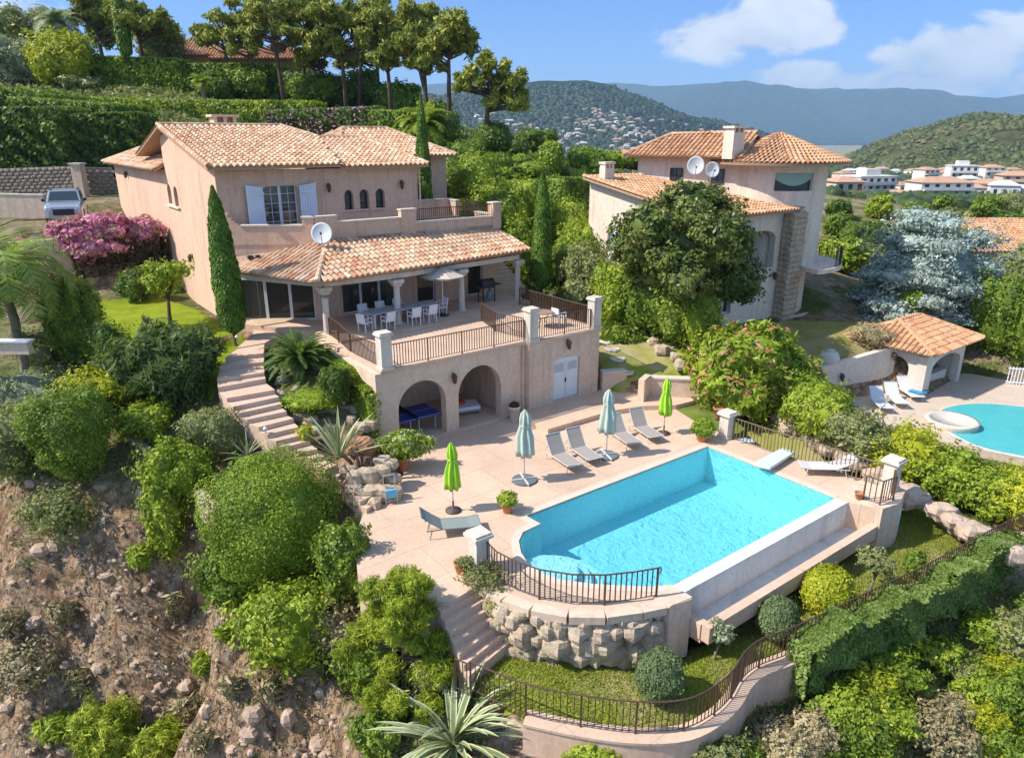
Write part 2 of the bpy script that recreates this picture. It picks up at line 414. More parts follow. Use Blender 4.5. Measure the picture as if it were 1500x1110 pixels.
cv=nd(nt,'ShaderNodeCombineXYZ');lk(nt,X,cv.inputs[0]);lk(nt,Z,cv.inputs[1])
vs2=nd(nt,'ShaderNodeVectorMath',operation='MULTIPLY');lk(nt,cv.outputs[0],vs2.inputs[0]);vs2.inputs[1].default_value=(1,1.8,1)
n1=nz(nt,9,9,vs2.outputs[0],.58,.25);n2=nz(nt,3.2,4,vs2.outputs[0],.5)
dens=None
def dirXZ(px,py):
    d=ray(px,py);return d[0]/d[1],d[2]/d[1]
for px,py,rx,rz,tilt,st in ((1120,40,165,48,-.10,1.05),(1175,112,100,26,0,.95),(1395,88,150,62,-.18,1.1),(1300,125,110,26,0,.8),(1345,35,70,26,0,.5),(30,25,110,50,0,.75),(640,-60,300,50,0,.6),(1560,110,120,60,0,.7)):
    cx,cz=dirXZ(px,py);dx=mth('SUBTRACT',X,cx);dz=mth('SUBTRACT',Z,cz);dz=mth('ADD',dz,mth('MULTIPLY',dx,tilt))
    a=mth('DIVIDE',dx,rx/1000.);b=mth('DIVIDE',dz,rz/1000.)
    q=mth('ADD',mth('MULTIPLY',a,a),mth('MULTIPLY',b,b));m_=mth('MULTIPLY',mth('SUBTRACT',1.0,q,cl=True),st)
    dens=m_ if dens is None else mth('MAXIMUM',dens,m_)
cl=mth('ADD',dens,mth('MULTIPLY',mth('SUBTRACT',n1,.52),3.0));cl=mth('ADD',cl,mth('MULTIPLY',mth('SUBTRACT',n2,.5),1.0))
cl=mth('MULTIPLY',mth('MULTIPLY',mth('SUBTRACT',cl,.24),2.6,cl=True),mth('MULTIPLY',dens,2.2,cl=True),cl=True)
skc=mixc(nt,1.0,sk.outputs[0],ramp(nt,sep.outputs[2],[(.0,(.30,.42,.64)),(.2,(.26,.39,.64)),(.32,(1.,.98,.95)),(.7,(1.,1.,.98))]),'MULTIPLY')
white=mixc(nt,ramp(nt,n1,[(.35,(0,0,0)),(.7,(1,1,1))]),(2.7,2.9,3.3),(4.3,4.35,4.4))
lk(nt,mixc(nt,mth('MULTIPLY',cl,.93),skc,white),bg.inputs['Color']);bg.inputs['Strength'].default_value=.15
SC.view_settings.view_transform='Standard';SC.view_settings.look='None';SC.view_settings.gamma=1;SC.view_settings.exposure=.93
# ================================================================== terrain
TP=[]
def g(px,py,z,dz=0): p=gp(px,py,z);TP.append((p.x,p.y,z+dz))
def d(px,py,Y): p=dp(px,py,Y);TP.append(tuple(p))
def s(u,w,z): p=S(u,w,z);TP.append(tuple(p))
# cliff top and garden on the left
for a in [(0,560,1.6),(90,585,1.4),(200,600,1.5),(130,700,.2),(0,690,.3),(60,640,1.0),(250,700,.1),(290,640,1.1),(330,620,1.4),(330,800,-1.0),(400,890,-1.9),
          (480,960,-2.9),(560,1010,-3.4),(600,1060,-4.0),(250,560,2.1),(170,540,2.5),(320,560,2.4),(420,740,-.25),(480,840,-.8),(530,900,-1.6),(600,960,-2.0)]: g(*a)
# cliff face
for a in [(0,760,-1.6),(110,770,-1.3),(200,770,-1.1),(235,860,-3.2),(130,880,-3.6),(0,880,-3.4),(300,940,-5.),(180,980,-5.4),(40,1000,-5.6),(380,1000,-5.8),(440,1060,-6.8),
          (300,1090,-7.8),(120,1090,-7.6),(-80,1090,-7.6),(-100,850,-3),(-150,700,1.),(520,1090,-6.6),(600,1110,-6),(-200,1000,-6)]: g(*a)
for a in [(-40,6,-17),(-20,4,-18),(0,3,-17),(20,4,-16),(45,4,-16),(-14,13,-10.5),(-5,12.2,-9.5),(3,11.4,-9),(10,12,-8.6),(18,14,-8.5),(26,16,-9),(-70,10,-12),(80,10,-18),(-45,20,-4)]: TP.append(a)
# lawn beside the gable
for a in [(280,460,3.2),(230,440,3.2),(160,450,3.1),(330,500,3.15),(200,490,3.0),(300,520,2.9),(370,485,3.25),(130,430,3.2),(100,470,3.0),(60,520,2.4)]: g(*a)
# stair side, sago bed, rock garden
for a in [(345,560,2.2),(400,645,1.0),(470,700,.35),(440,665,.8),(430,520,2.9),(400,480,3.2),(455,560,2.6),(450,600,1.7),(540,600,1.5),(500,650,1.1),(560,660,.9),(530,700,.55)]: g(*a)
for a in [(-1.9,7.6,.9),(-1.9,6.2,.6),(-2.2,4.6,-.5),(-3.4,3.9,-.3),(-1.4,11,2.6),(-3,11.,2.6)]: s(*a)
# under the pool deck, the terrace and the villa
for u in (-4.6,-2,1.2,4,7,10):
    for w in (-.5,1.5,3.5): s(u,w,-2.7 if u>-3 else -1.6)
for u in (-.6,2,5,8,10):
    s(u,-3.4,-2.7);s(u,-5.2,-2.6);s(u,-6.6,-1.7)
    s(u,6,-.6);s(u,9,-.4);s(u,12,-.2);s(u,15,1.)
for u in (-2,3,8,11.5):
    for w in (19,25,32,40): s(u,w,3.0 if w<30 else 4.5)
# lower garden
WALL=[(620,1000,-2.1),(690,1020,-1.7),(770,1055,-1.7),(850,1072,-1.7),(930,1082,-1.7),(1000,1078,-1.7),(1045,1055,-1.7),(1070,1030,-1.7),(1085,1005,-1.7),(1110,985,-1.7),(1160,965,-1.7),(1260,915,-1.7),(1350,870,-1.7),(1420,830,-1.7),(1500,785,-1.7),(1580,745,-1.7)]
WP=[gp(*a) for a in WALL]
for i,p in enumerate(WP):
    a=WP[max(0,i-1)];b=WP[min(len(WP)-1,i+1)];t=(b-a).normalized();nn=Vector((t.y,-t.x,0))   # outwards, towards the valley
    if i>0: TP.append(tuple(p-nn*.35+Vector((0,0,-.02))))
    TP.append(tuple(p+nn*.32+Vector((0,0,-1.15))));TP.append(tuple(p+nn*2.2+Vector((0,0,-2.1))));TP.append(tuple(p+nn*5+Vector((0,0,-4.6))))
for a in [(760,960,-1.7),(850,1000,-1.7),(900,960,-1.7),(960,1020,-1.7),(1050,960,-1.7),(1140,930,-1.7),(1205,900,-1.7),(1280,860,-1.7),(1330,820,-1.7),(1400,790,-1.65),(1330,770,-1.55),(1320,735,-1.4),(1430,790,-1.6)]: g(*a)
# strip behind the fence up to the boundary hedge
for a in [(1090,600,-.1),(1180,650,-.4),(1260,690,-.7),(1330,725,-1.2),(1100,560,.6),(1160,595,.3),(1250,655,-.1),(1320,700,-.5),(1400,750,-1.2),(1480,780,-1.7),(1560,800,-2)]: g(*a)
# lawn behind the annex and neighbour's plots
for a in [(890,530,1.4),(930,535,1.3),(1030,540,1.25),(960,520,1.5),(880,490,2.1),(1000,505,1.7),(900,455,2.7),(870,440,3.0),(850,420,3.2),(1045,590,.1),(1060,560,.6),
          (1060,470,1.9),(1150,470,1.5),(1210,490,1.25),(1260,480,1.3),(1200,520,.9),(1290,485,1.4),(1150,520,.9),(1240,440,1.7),(1400,430,1.7),(1000,440,2.4),(1500,420,1.0),(1320,430,1.7)]: g(*a)
NA=Vector(gs(1203,548,-.1)[:2]);NB=Vector((26.7,.9));nt_=(NB-NA).normalized();nn_=Vector((-nt_.y,nt_.x))
for k in range(6):
    q=NA.lerp(NB,k/5);b_=q+nn_*.75;f_=q-nn_*.45;s(b_.x,b_.y,.1+.18*k);s(f_.x,f_.y,-1.75);f_=q-nn_*1.8;s(f_.x,f_.y,-1.75)
for a in [(21.5,3,.5),(21.,.2,-.9),(26.5,4,1.2),(31,4.5,1.2),(33,3,.2),(33,-.5,-1.7),(27,-1,-1.75),(30,-4,-1.75),(23,-4,-1.9),(34,-8,-1.9),(27,-9,-2.1),(21,-2.4,-1.9),(20,0,-.6)]: s(*a)
# parking and drive on the left
for a in [(-24,44,7.0),(-21.5,44.6,7.0),(-28,41,7.0),(-33,48,7.0),(-24,52,7.2),(-30,56,7.3),(-45,50,7.2),(-38,62,7.6),(-26,60,7.4)]: TP.append(a)
for a in [(-24,40.4,3.4),(-21.4,41.5,3.4),(-29,37,3.4),(-36,40,3.6),(-50,42,4),(-30,33,3.0)]: TP.append(a)
# hillside
for a in [(0,250,66),(120,255,68),(180,250,70),(0,170,74),(120,165,74),(240,170,72),(330,180,74),(440,190,74),(540,200,72),(0,128,84),(120,120,86),(240,140,84),(330,150,84),(450,152,84),(560,160,82),
          (640,185,74),(700,215,66),(760,235,64),(820,262,62),(700,250,56),(760,275,54),(640,240,60),(820,300,52),(-100,150,84),(-200,130,90),(-100,80,110),(100,75,110),(300,100,105),(450,110,105),(560,140,100),(640,190,95),(-200,240,70),
          (860,330,52),(860,380,48),(700,290,48),(900,300,62),(900,340,56)]: d(*a)
TP+=[(-16,56,7.6),(-8,60,8.5),(2,56,7.4),(8,50,5.6),(12,56,5.2)]
# ground beyond: neighbour's back garden, slope to the valley
for a in [(950,262,90),(1100,270,90),(1250,310,80),(1400,330,75),(1500,380,60),(1300,400,60),(1560,330,90),(900,270,110),(1000,262,120),(1200,292,150),(1450,300,140),(1350,292,220),(1150,285,250),(1500,292,230),(1650,300,200),
          (700,262,160),(600,262,200),(1300,262,400),(1000,258,400),(700,258,400),(1600,262,380),(1200,246,800),(900,246,800),(1500,246,800),(500,246,800),(1000,234,1800),(1400,234,1800),(600,234,1800),(1100,220,4500),(1600,220,4500),(500,220,4500)]: d(*a)
TP+=[(-300,60,40),(-300,300,10),(-600,900,-20),(-120,200,14),(0,200,4),(-100,20,-6),(-120,-30,-20),(120,-30,-30),(0,-40,-30),(120,40,-8),(200,120,-8),(400,200,-12),(-1500,3000,-50),(3000,3000,-50),
     (-9000,-200,-50),(9000,-200,-60),(-12000,14000,-60),(12000,14000,-60),(0,14000,-60),(6000,6000,-60),(-6000,6000,-60),(-900,-200,-40),(900,-200,-60)]
T2=delaunay_2d_cdt([Vector(p[:2]) for p in TP],[],[],0,1e-4)
zz={};
for i,orig in enumerate(T2[3]): zz[i]=TP[orig[0]][2] if orig else 0
bvh=BVHTree.FromPolygons([(v.x,v.y,zz[i]) for i,v in enumerate(T2[0])],[tuple(f) for f in T2[2]])
def axis(lo,hi,st,far_lo,far_hi,gr=1.13):
    a=list(np.arange(lo,hi,st));x=hi;q=st
    while x<far_hi: a.append(x);q*=gr;x+=q
    a.append(far_hi);x=lo-st;q=st
    while x>far_lo: a.insert(0,x);q*=gr;x-=q
    a.insert(0,far_lo);return np.array(a)
gx=axis(-32,34,.26,-11500,11500);gy=axis(8,64,.26,-180,13500);NX,NY=len(gx),len(gy)
Hh=np.zeros((NX,NY))
for i,x in enumerate(gx):
    for j,y in enumerate(gy):
        h=bvh.ray_cast(Vector((x,y,5000)),Vector((0,0,-1)))[0];Hh[i,j]=h.z if h else -60
def blur(a,m):
    p=np.pad(a,1,'edge');b=(p[:-2,1:-1]+p[2:,1:-1]+p[1:-1,:-2]+p[1:-1,2:]+4*a)/8;return a*(1-m)+b*m
XX,YY=np.meshgrid(gx,gy,indexing='ij')
U_=.8*(XX-OX)+.6*(YY-OY);W_=-.6*(XX-OX)+.8*(YY-OY)
near=((XX>-31)&(XX<33)&(YY>9)&(YY<63)).astype(float)
for _ in range(5): Hh=blur(Hh,near*.9+.1)
# cliff roughness: left foreground and the slope below the garden wall
def fbm(x,y,z,o=5):
    a=0;f=1;am=1
    for _ in range(o): a+=am*noise.noise(Vector((x*f,y*f,z*f)));f*=2.05;am*=.52
    return a
cliff=np.zeros((NX,NY))
for i in range(NX):
    for j in range(NY):
        x,y=gx[i],gy[j];h=Hh[i,j]
        if -34<x<34 and 8<y<26 and h<-.2:
            wgt=1. if x<-2.5 else .45
            u,w=U_[i,j],W_[i,j]
            if x>-3 and w>-8.6 and h>-2.1: continue     # the lawn stays smooth
            k=min(1,(-.2-h)/1.2)*wgt
            if x<-3 and y>14 and u>-6.3 and w>-3: k*=.2
            v=fbm(x*.42,y*.42,h*.15)*.95;rg=(.5-abs(noise.noise(Vector((x*.95,y*.95,h*.5)))))*.9;r2=(.5-abs(noise.noise(Vector((x*2.6,y*2.6,h*1.3)))))*.34
            Hh[i,j]+=k*(v*.75+rg*.7+r2-.3)
for px,py,z in ((335,478,3.2),(353,500,3.1),(348,530,2.9),(355,555,2.5),(372,577,2.3),(388,598,2.0),(400,614,1.8),(413,630,1.6),(426,646,1.4),(440,660,1.1),(453,668,.95),(467,674,.85),(490,692,.6),(506,702,.45),(520,716,.3),(535,735,.1),(550,745,-.05)):
    c_=gp(px,py,z);msk=((XX-c_.x)**2+(YY-c_.y)**2)<.95**2;Hh[msk]=np.minimum(Hh[msk],z-.35)
def gz(x,y):
    i=min(max(np.searchsorted(gx,x)-1,0),NX-2);j=min(max(np.searchsorted(gy,y)-1,0),NY-2)
    a=(x-gx[i])/(gx[i+1]-gx[i]);b=(y-gy[j])/(gy[j+1]-gy[j])
    return float((Hh[i,j]*(1-a)+Hh[i+1,j]*a)*(1-b)+(Hh[i,j+1]*(1-a)+Hh[i+1,j+1]*a)*b)
V=np.stack([XX.ravel(),YY.ravel(),Hh.ravel()],1)
ii,jj=np.meshgrid(np.arange(NX-1),np.arange(NY-1),indexing='ij');q=(ii*NY+jj).ravel()
Fq=np.stack([q,q+NY,q+NY+1,q+1],1)
m,nt,p=base('ground');g_=nd(nt,'ShaderNodeNewGeometry');w=g_.outputs['Position']
sx=nd(nt,'ShaderNodeSeparateXYZ');lk(nt,g_.outputs['True Normal'],sx.inputs[0])
f1=nz(nt,.35,6,w,.6);f2=nz(nt,2.4,6,w,.65);f3=nz(nt,1.,6,scl(nt,w,(1.6,1.6,.35)),.6,.6)
soil=ramp(nt,f2,[(.3,(.22,.15,.09)),(.5,(.40,.30,.19)),(.7,(.54,.43,.29))])
grass=ramp(nt,f2,[(.3,(.08,.11,.025)),(.6,(.18,.20,.05)),(.75,(.32,.28,.13))])
rock=ramp(nt,f3,[(.30,(.28,.17,.09)),(.42,(.55,.33,.18)),(.52,(.68,.45,.28)),(.60,(.48,.34,.21)),(.72,(.60,.54,.46))])
rock=mixc(nt,ramp(nt,f2,[(.38,(.9,.9,.9)),(.52,(0,0,0))]),rock,(.21,.14,.095))
topc=mixc(nt,ramp(nt,f1,[(.42,(0,0,0)),(.58,(1,1,1))]),soil,grass)
f5=nz(nt,1.,7,scl(nt,w,(3.2,3.2,.55)),.7,1.2);rock=mixc(nt,ramp(nt,f5,[(.40,(.85,.85,.85)),(.50,(0,0,0))]),rock,(.17,.12,.09))
col=mixc(nt,ramp(nt,sx.outputs[2],[(.70,(1,1,1)),(.90,(0,0,0))]),topc,rock)
lk(nt,col,p.inputs['Base Color']);p.inputs['Roughness'].default_value=.95;p.inputs['Specular IOR Level'].default_value=.1
f4=nz(nt,7,8,w,.7);bh=nd(nt,'ShaderNodeMath',operation='MULTIPLY_ADD');lk(nt,f5,bh.inputs[0]);bh.inputs[1].default_value=2.2;lk(nt,f4,bh.inputs[2]);bump(nt,p,bh.outputs[0],1.,.16)
GROUND=m
GB=BVHTree.FromPolygons(V.tolist(),Fq.tolist())
go=link('ground',mkmesh('ground',V,Fq,m,True));tag(go,kind='structure')
# far hills ------------------------------------------------------------
def hill(name,prof,D0,D1,z0,mat,amp,fr,nx=160,ny=40,sd=0):
    """prof: (px,py) skyline at distance D1; foot at D0, height z0"""
    xs=[a for a,_ in prof];ys=[b for _,b in prof]
    vs=[]
    for i in range(nx):
        px=xs[0]+(xs[-1]-xs[0])*i/(nx-1);py=np.interp(px,xs,ys);top=dp(px,py,D1)
        for j in range(ny):
            t=j/(ny-1);y=D0+(D1-D0)*t if t<=1 else D1
            x=top.x*(1+(y-D1)/D1*.55) ;e=math.sin(t*math.pi/2)**1.25
            n_=fbm(x*fr+sd,y*fr,sd,5)
            vs.append((x,y,z0+(top.z-z0)*e*(1+.0)+amp*n_*math.sin(math.pi*min(1,t))+amp*.12*n_*t))
        y=D1*1.25;vs.append((top.x*1.1,y,z0-50))
    k=ny+1;fs=np.array([(i*k+j,(i+1)*k+j,(i+1)*k+j+1,i*k+j+1) for i in range(nx-1) for j in range(ny)])
    o=link(name,mkmesh(name,np.array(vs),fs,mat,True));tag(o,kind='structure');return o,vs,fs
def hillm(name,a,b,c,sc):
    m,nt,p=base(name);w=wpos(nt);f=nz(nt,sc,8,w,.65);f2=nz(nt,sc*6,6,w,.7)
    col=mixc(nt,.5,ramp(nt,f,[(.35,a),(.55,b),(.72,c)]),ramp(nt,f2,[(.35,a),(.6,b),(.75,c)]))
    lk(nt,col,p.inputs['Base Color']);p.inputs['Roughness'].default_value=1;p.inputs['Specular IOR Level'].default_value=0
    bump(nt,p,f2,1.,1.5/sc*.1);return m
h1,_,_=hill('distant_hills',[(300,190),(480,150),(560,130),(640,122),(700,124),(760,128),(900,124),(960,127),(1040,126),(1080,130),(1110,136),(1160,131),(1250,133),(1330,135),(1400,141),(1450,147),(1500,138),(1600,128),(1750,120)],7000,9500,-50,hillm('far_forest',(.03,.05,.03),(.06,.09,.05),(.12,.13,.08),.0012),170,.0006,220,50,3)
h2,v2,f2_=hill('wooded_hill',[(430,236),(500,200),(560,172),(620,150),(700,138),(760,124),(800,119),(850,120),(890,127),(950,148),(1000,168),(1060,184),(1110,203),(1180,226),(1260,238)],1500,2700,-44,hillm('hill_forest',(.018,.032,.012),(.04,.065,.02),(.09,.10,.045),.006),26,.0035,200,60,8)
h3,v3,f3_=hill('scrub_hill',[(1150,262),(1220,240),(1270,215),(1320,196),(1370,180),(1410,171),(1440,169),(1475,175),(1530,182),(1620,190),(1760,230)],430,760,-11,hillm('scrub_hillside',(.045,.06,.02),(.13,.125,.06),(.26,.19,.12),.05),7,.02,160,60,21)
# haze -----------------------------------------------------------------
hm=bpy.data.materials.new('haze');hm.use_nodes=True;nt=hm.node_tree;nt.nodes.remove(nt.nodes['Principled BSDF'])
pv=nd(nt,'ShaderNodeVolumePrincipled');pv.inputs['Density'].default_value=HAZE;pv.inputs['Color'].default_value=(.50,.74,1,1);pv.inputs['Anisotropy'].default_value=.1
lk(nt,pv.outputs[0],nt.nodes['Material Output'].inputs['Volume'])
hz=MB().box(-11800,11800,-220,13800,-72,860).build('haze',hm);tag(hz,kind='stuff')
def lowest(): return Hh.min()
# ================================================================== villa
villa=thing('villa','large pink stucco villa with tiled roofs and a columned porch on the left','house',(3,24,3.0))
w_=MB()
# gable wall (faces the drive side), two small arched windows in it
fG=lambda s_,d_,z_:(-3.6+d_,s_,z_)
archwall(w_,fG,18.8,45.5,1.6,10.25,.4,[(27.05,.42,9.05,.38,8.33),(28.55,.42,9.1,.38,8.38)])
w_.add([(-3.6,18.8,10.25),(-3.6,28.9,10.25),(-3.6,28.9,12.0),(-3.6,27,12.42),(-3.6,18.8,10.68)]+[(-3.2,18.8,10.25),(-3.2,28.9,10.25),(-3.2,28.9,12.0),(-3.2,27,12.42),(-3.2,18.8,10.68)],
   [(4,3,2,1,0),(5,6,7,8,9),(0,1,6,5),(1,2,7,6),(2,3,8,7),(3,4,9,8),(4,0,5,9)])
# upper facade
fU=lambda s_,d_,z_:(s_,18.8+d_,z_)
archwall(w_,fU,-3.2,7.0,3.0,10.5,.4,[(-.62,.84,9.62,.2,7.62),(2.93,.25,9.12,.3,8.42),(3.80,.27,9.12,.3,8.42),(4.72,.27,9.12,.3,8.42)])
w_.box(6.6,7.0,19.2,27,3,10.4);w_.box(-3.2,7.0,45.1,45.5,3,10.2);w_.box(4.6,11.6,23.2,31.5,3,10.9)
# lower storey carrying the balcony
fL=lambda s_,d_,z_:(s_,16.1+d_,z_)
archwall(w_,fL,-.1,10.4,2.8,7.4,.35,[(2.55,1.55,5.78,.0,3.62),(5.75,.55,5.7,0,3.62),(8.9,.5,5.7,0,3.62)])
dv=Vector((-.12-(-3.5),16.12-18.4,0));dl=dv.length;dv.normalize();dn=Vector((-dv.y,dv.x,0))
def fD(s_,d_,z_): return tuple(Vector((-3.5,18.4,z_))+dv*s_+dn*d_)
archwall(w_,fD,0,dl,2.8,7.4,.3,[(dl/2-.02,dl/2-.28,5.8,0,3.52)])
w_.box(10.05,10.4,16.45,22,3,7.4)
w_.build('wall',STUCCO,villa)
MB().prism([(-3.3,18.75),(-.05,16.5),(10.35,16.5),(10.35,22),(7.05,22),(7.05,18.75)],7.38,7.55).build('balcony_floor',PAVE,villa)
MB().prism([(-3.4,18.5),(-.1,16.15),(10.6,16.15),(10.6,13.3),(7.2,13.3),(7.2,12.0),(-.95,12.0),(-1.15,13.8),(-3.7,17.9)],2.9,3.55).build('porch_floor',PAVE,villa)
MB().box(-3.1,10,22,22.4,3.5,7.3).box(-3.0,10,16.6,22,3.56,3.6).build('interior_wall',pm('room',(.62,.47,.30),(.50,.36,.22),1),villa)
# balcony parapet: low walls, taller piers, cap stones
pp=MB();cp=MB()
def pwall(a,b,z0,z1,th=.26,cap=True):
    a,b=Vector(a),Vector(b);t=(b-a).normalized();n=Vector((-t.y,t.x));
    pp.prism([a,b,b+n*th,a+n*th],z0,z1)
    if cap: e=.04;cp.prism([a-t*e-n*e,b+t*e-n*e,b+t*e+n*(th+e),a-t*e+n*(th+e)],z1+.002,z1+.07)
for i in range(5):
    t0=i*.14;pwall(tuple(fD(t0,-.03,0)[:2]),tuple(fD(t0+.14,-.03,0)[:2]),7.2,8.65-.58*math.sin(i/5*math.pi/2),cap=False)
pwall(fD(.7,-.03,0)[:2],fD(dl-.55,-.03,0)[:2],7.2,8.05)
pwall(fD(dl-.55,-.05,0)[:2],fD(dl-.0,-.05,0)[:2],7.2,8.42,.3);pwall((-.1,16.08),(1.0,16.08),7.2,8.42,.3)
pwall((1.0,16.1),(4.45,16.1),7.2,8.12);pwall((4.45,16.06),(5.3,16.06),7.2,8.5,.34)
pwall((5.3,16.1),(10.1,16.1),7.2,7.82);pwall((10.1,16.02),(10.65,16.02),7.2,8.55,.5)
pwall((10.6,16.5),(10.6,18.2),7.2,7.9);pwall((10.6,21.2),(7.1,21.2),7.2,8.45);pwall((10.6,20.2),(10.6,21.3),7.2,8.4)
po=pp.build('parapet',STUCCO,villa);cp.build('coping',CREAM,po)
def bars(mb,a,b,z0,z1,st=.12,r=.013,closed=False):
    a=Vector(a);b=Vector(b);L=(b-a).length;n=max(2,int(L/st))
    for i in range(1,n):
        p=a.lerp(b,i/n);zA=p.z
        mb.bar((p.x,p.y,zA+z0),(p.x,p.y,zA+z1),r*2)
rb=MB();bars(rb,(5.35,16.25,7.9),(10.1,16.25,7.9),0,.62);rb.bar((5.3,16.25,8.5),(10.1,16.25,8.5),.04).bar((5.3,16.25,7.97),(10.1,16.25,7.97),.03)
bars(rb,(10.72,18.2,7.9),(10.72,20.2,7.9),0,.6);rb.bar((10.72,18.2,8.5),(10.72,20.2,8.5),.04)
rb.build('balcony_railing',IRON,villa)
# main roofs
RZ=12.6
a0,a1,a2,a3,a4=(-4.05,18.15,10.72),(2.35,18.15,10.72),(3.75,24.2,11.97),(2.65,27,RZ),(-4.05,27,RZ)
b0,b1,b2,b3=(2.35,18.25,10.60),(7.45,18.25,10.60),(6.3,24.2,11.95),(3.75,24.2,11.95)
roof(villa,[[a0,a1,a2,a3,a4],[(2.65,34,11.0),(-4.05,34,11.0),a4,a3],[b0,b1,b2,b3],[(7.45,18.25,10.6),(7.45,27,10.6),(6.4,27,11.9),b2],[(5,30,10.9),(3.75,24.2,11.95),(6.3,24.2,11.95),(6.4,30,10.9)][::-1] if 0 else [(8,29,11.0),(2.65,29,11.0),b3,b2]],
     [(a4,a3),(b3,b2),(a3,a2),(b2,b1),((-4.0,18.1,10.74),(-4.0,27,RZ+.02))])
# left wing hip roof, rear hip roof
wz=10.25
p0,p1,p2,p3=(-4.2,46.2,wz),(-4.2,28.9,wz),(2.4,28.9,wz),(2.4,46.2,wz);q0,q1=(-1.2,40,11.75),(-1.2,31.5,11.85)
roof(villa,[[p0,p1,(-1.2,28.9,11.9),q0],[p3,p0,q0],[p2,p3,q0,(-1.2,28.9,11.9)]],[(p0,q0),(q0,(-1.2,28.9,11.9))])
r0,r1,r2,r3=(4.2,22.6,10.95),(12.0,22.6,10.95),(12.0,32,10.95),(4.2,32,10.95);s0_,s1_=(6.6,27.2,12.5),(9.6,27.2,12.5)
roof(villa,[[r0,r1,s1_,s0_],[r1,r2,s1_],[r3,r0,s0_],[r2,r3,s0_,s1_]],[(r0,s0_),(s0_,s1_),(s1_,r1),(s1_,r2)])
# porch roof
E0,E1,E2,T0,T1,T2=(-3.75,17.75,6.15),(-1.72,12.35,6.15),(10.95,13.75,6.28),(-3.62,18.32,6.62),(.42,16.08,7.24),(10.45,16.15,7.26)
roof(villa,[[E0,E1,T1,T0],[E1,E2,T2,T1]],[(E1,(T1[0],T1[1],T1[2]+.02))],name='porch_roof')
bm_=MB()
CP=[(-.95,13.55),(2.5,13.25),(6.42,13.7),(10.4,14.2)]
pts=[(-3.5,17.6,5.86),(-1.05,13.35,5.86)]+[(c[0],c[1],5.86) for c in CP[1:]]
for a,b in zip(pts[:-1],pts[1:]): bm_.bar(a,b,.26,.24)
bm_.bar((10.4,14.2,5.86),(10.4,16.1,5.86),.26,.24)
bm_.build('beam',CREAM,villa)
for c in CP:
    m=MB();m.lathe([(.24,0),(.24,.08),(.17,.16),(.165,.25),(.145,1.7),(.16,1.78),(.16,1.86),(.14,1.9)],(c[0],c[1],3.3 if c is CP[0] else 3.5),14)
    o=m.build('column',CREAM,villa,True)
    MB().cb((c[0],c[1],5.36),.42,.42,.14).cb((c[0],c[1],5.5),.58,.58,.2).build('capital',CREAM,o,bevel=.03)
    MB().cb((c[0],c[1],3.15 if c is CP[0] else 3.4),.52,.52,.16).build('plinth',CREAM,o,bevel=.02)
# chimney
c_=MB();c_.box(-.5,.9,29.2,30.2,11,12.75).box(-.6,1.0,29.1,30.3,13.12,13.25)
for x in (-.45,0.1,.65): c_.box(x,x+.2,29.25,30.15,12.75,13.12)
c_.build('chimney',STUCCO2,villa)
# windows and shutters
FR=flat('white_frame',(.74,.75,.76),.5)
def window(parent,f,sc,h,sp,ri,sill,d=.2,leaves_=2,bars_h=3,frame=.05,mat=None,gl=None,name='window'):
    """glazed leaves inside an opening"""
    mb=MB();n=leaves_;w1=2*h/n
    def B(s0,s1,z0,z1,d0,d1):
        P=[f(s0,d0,z0),f(s1,d0,z0),f(s1,d1,z0),f(s0,d1,z0),f(s0,d0,z1),f(s1,d0,z1),f(s1,d1,z1),f(s0,d1,z1)]
        mb.add(P,[(0,3,2,1),(4,5,6,7),(0,1,5,4),(1,2,6,5),(2,3,7,6),(3,0,4,7)])
    top=sp+ri
    for i in range(n):
        a=sc-h+i*w1;b=a+w1;tz=top-.01
        B(a+.004,a+frame,sill+.005,tz,d,d+.05);B(b-frame,b-.004,sill+.005,tz,d,d+.05);B(a+frame,b-frame,sill+.005,sill+frame*1.4,d,d+.05);B(a+frame,b-frame,tz-frame,tz,d,d+.05)
        for k in range(1,bars_h+1):
            z=sill+(tz-sill)*k/(bars_h+1);B(a+frame,b-frame,z-.012,z+.012,d+.01,d+.04)
        if bars_h: B((a+b)/2-.012,(a+b)/2+.012,sill+frame,tz-frame,d+.01,d+.04)
    o=mb.build(name,mat or FR,parent)
    g2=MB();P=[f(sc-h,d+.03,sill),f(sc+h,d+.03,sill),f(sc+h,d+.03,top),f(sc-h,d+.03,top)];g2.add(P,[(0,1,2,3)])
    g2.build('pane',gl or GLASS,o);return o
window(villa,fU,-.62,.84,9.62,.2,7.62,.2,2,4,.07)
for sc in (2.93,3.80,4.72): window(villa,fU,sc,.27,9.12,.3,8.42,.25,1,0,.03,mat=flat('brown_frame',(.10,.05,.035)))
for sc in (27.05,28.55): window(villa,fG,sc,.42,9.05,.38,8.33,.22,1,0,.05,mat=flat('brown_frame',(.10,.05,.035)))
MB().box(-3.72,-3.6,26.4,29.2,8.24,8.33).build('window_sill',CREAM,villa)
sl_=MB();sl_.box(2.55,5.1,18.68,18.8,8.36,8.42).build('window_sill',CREAM,villa)
WSH=flat('white_shutter',(.72,.76,.82),.5)
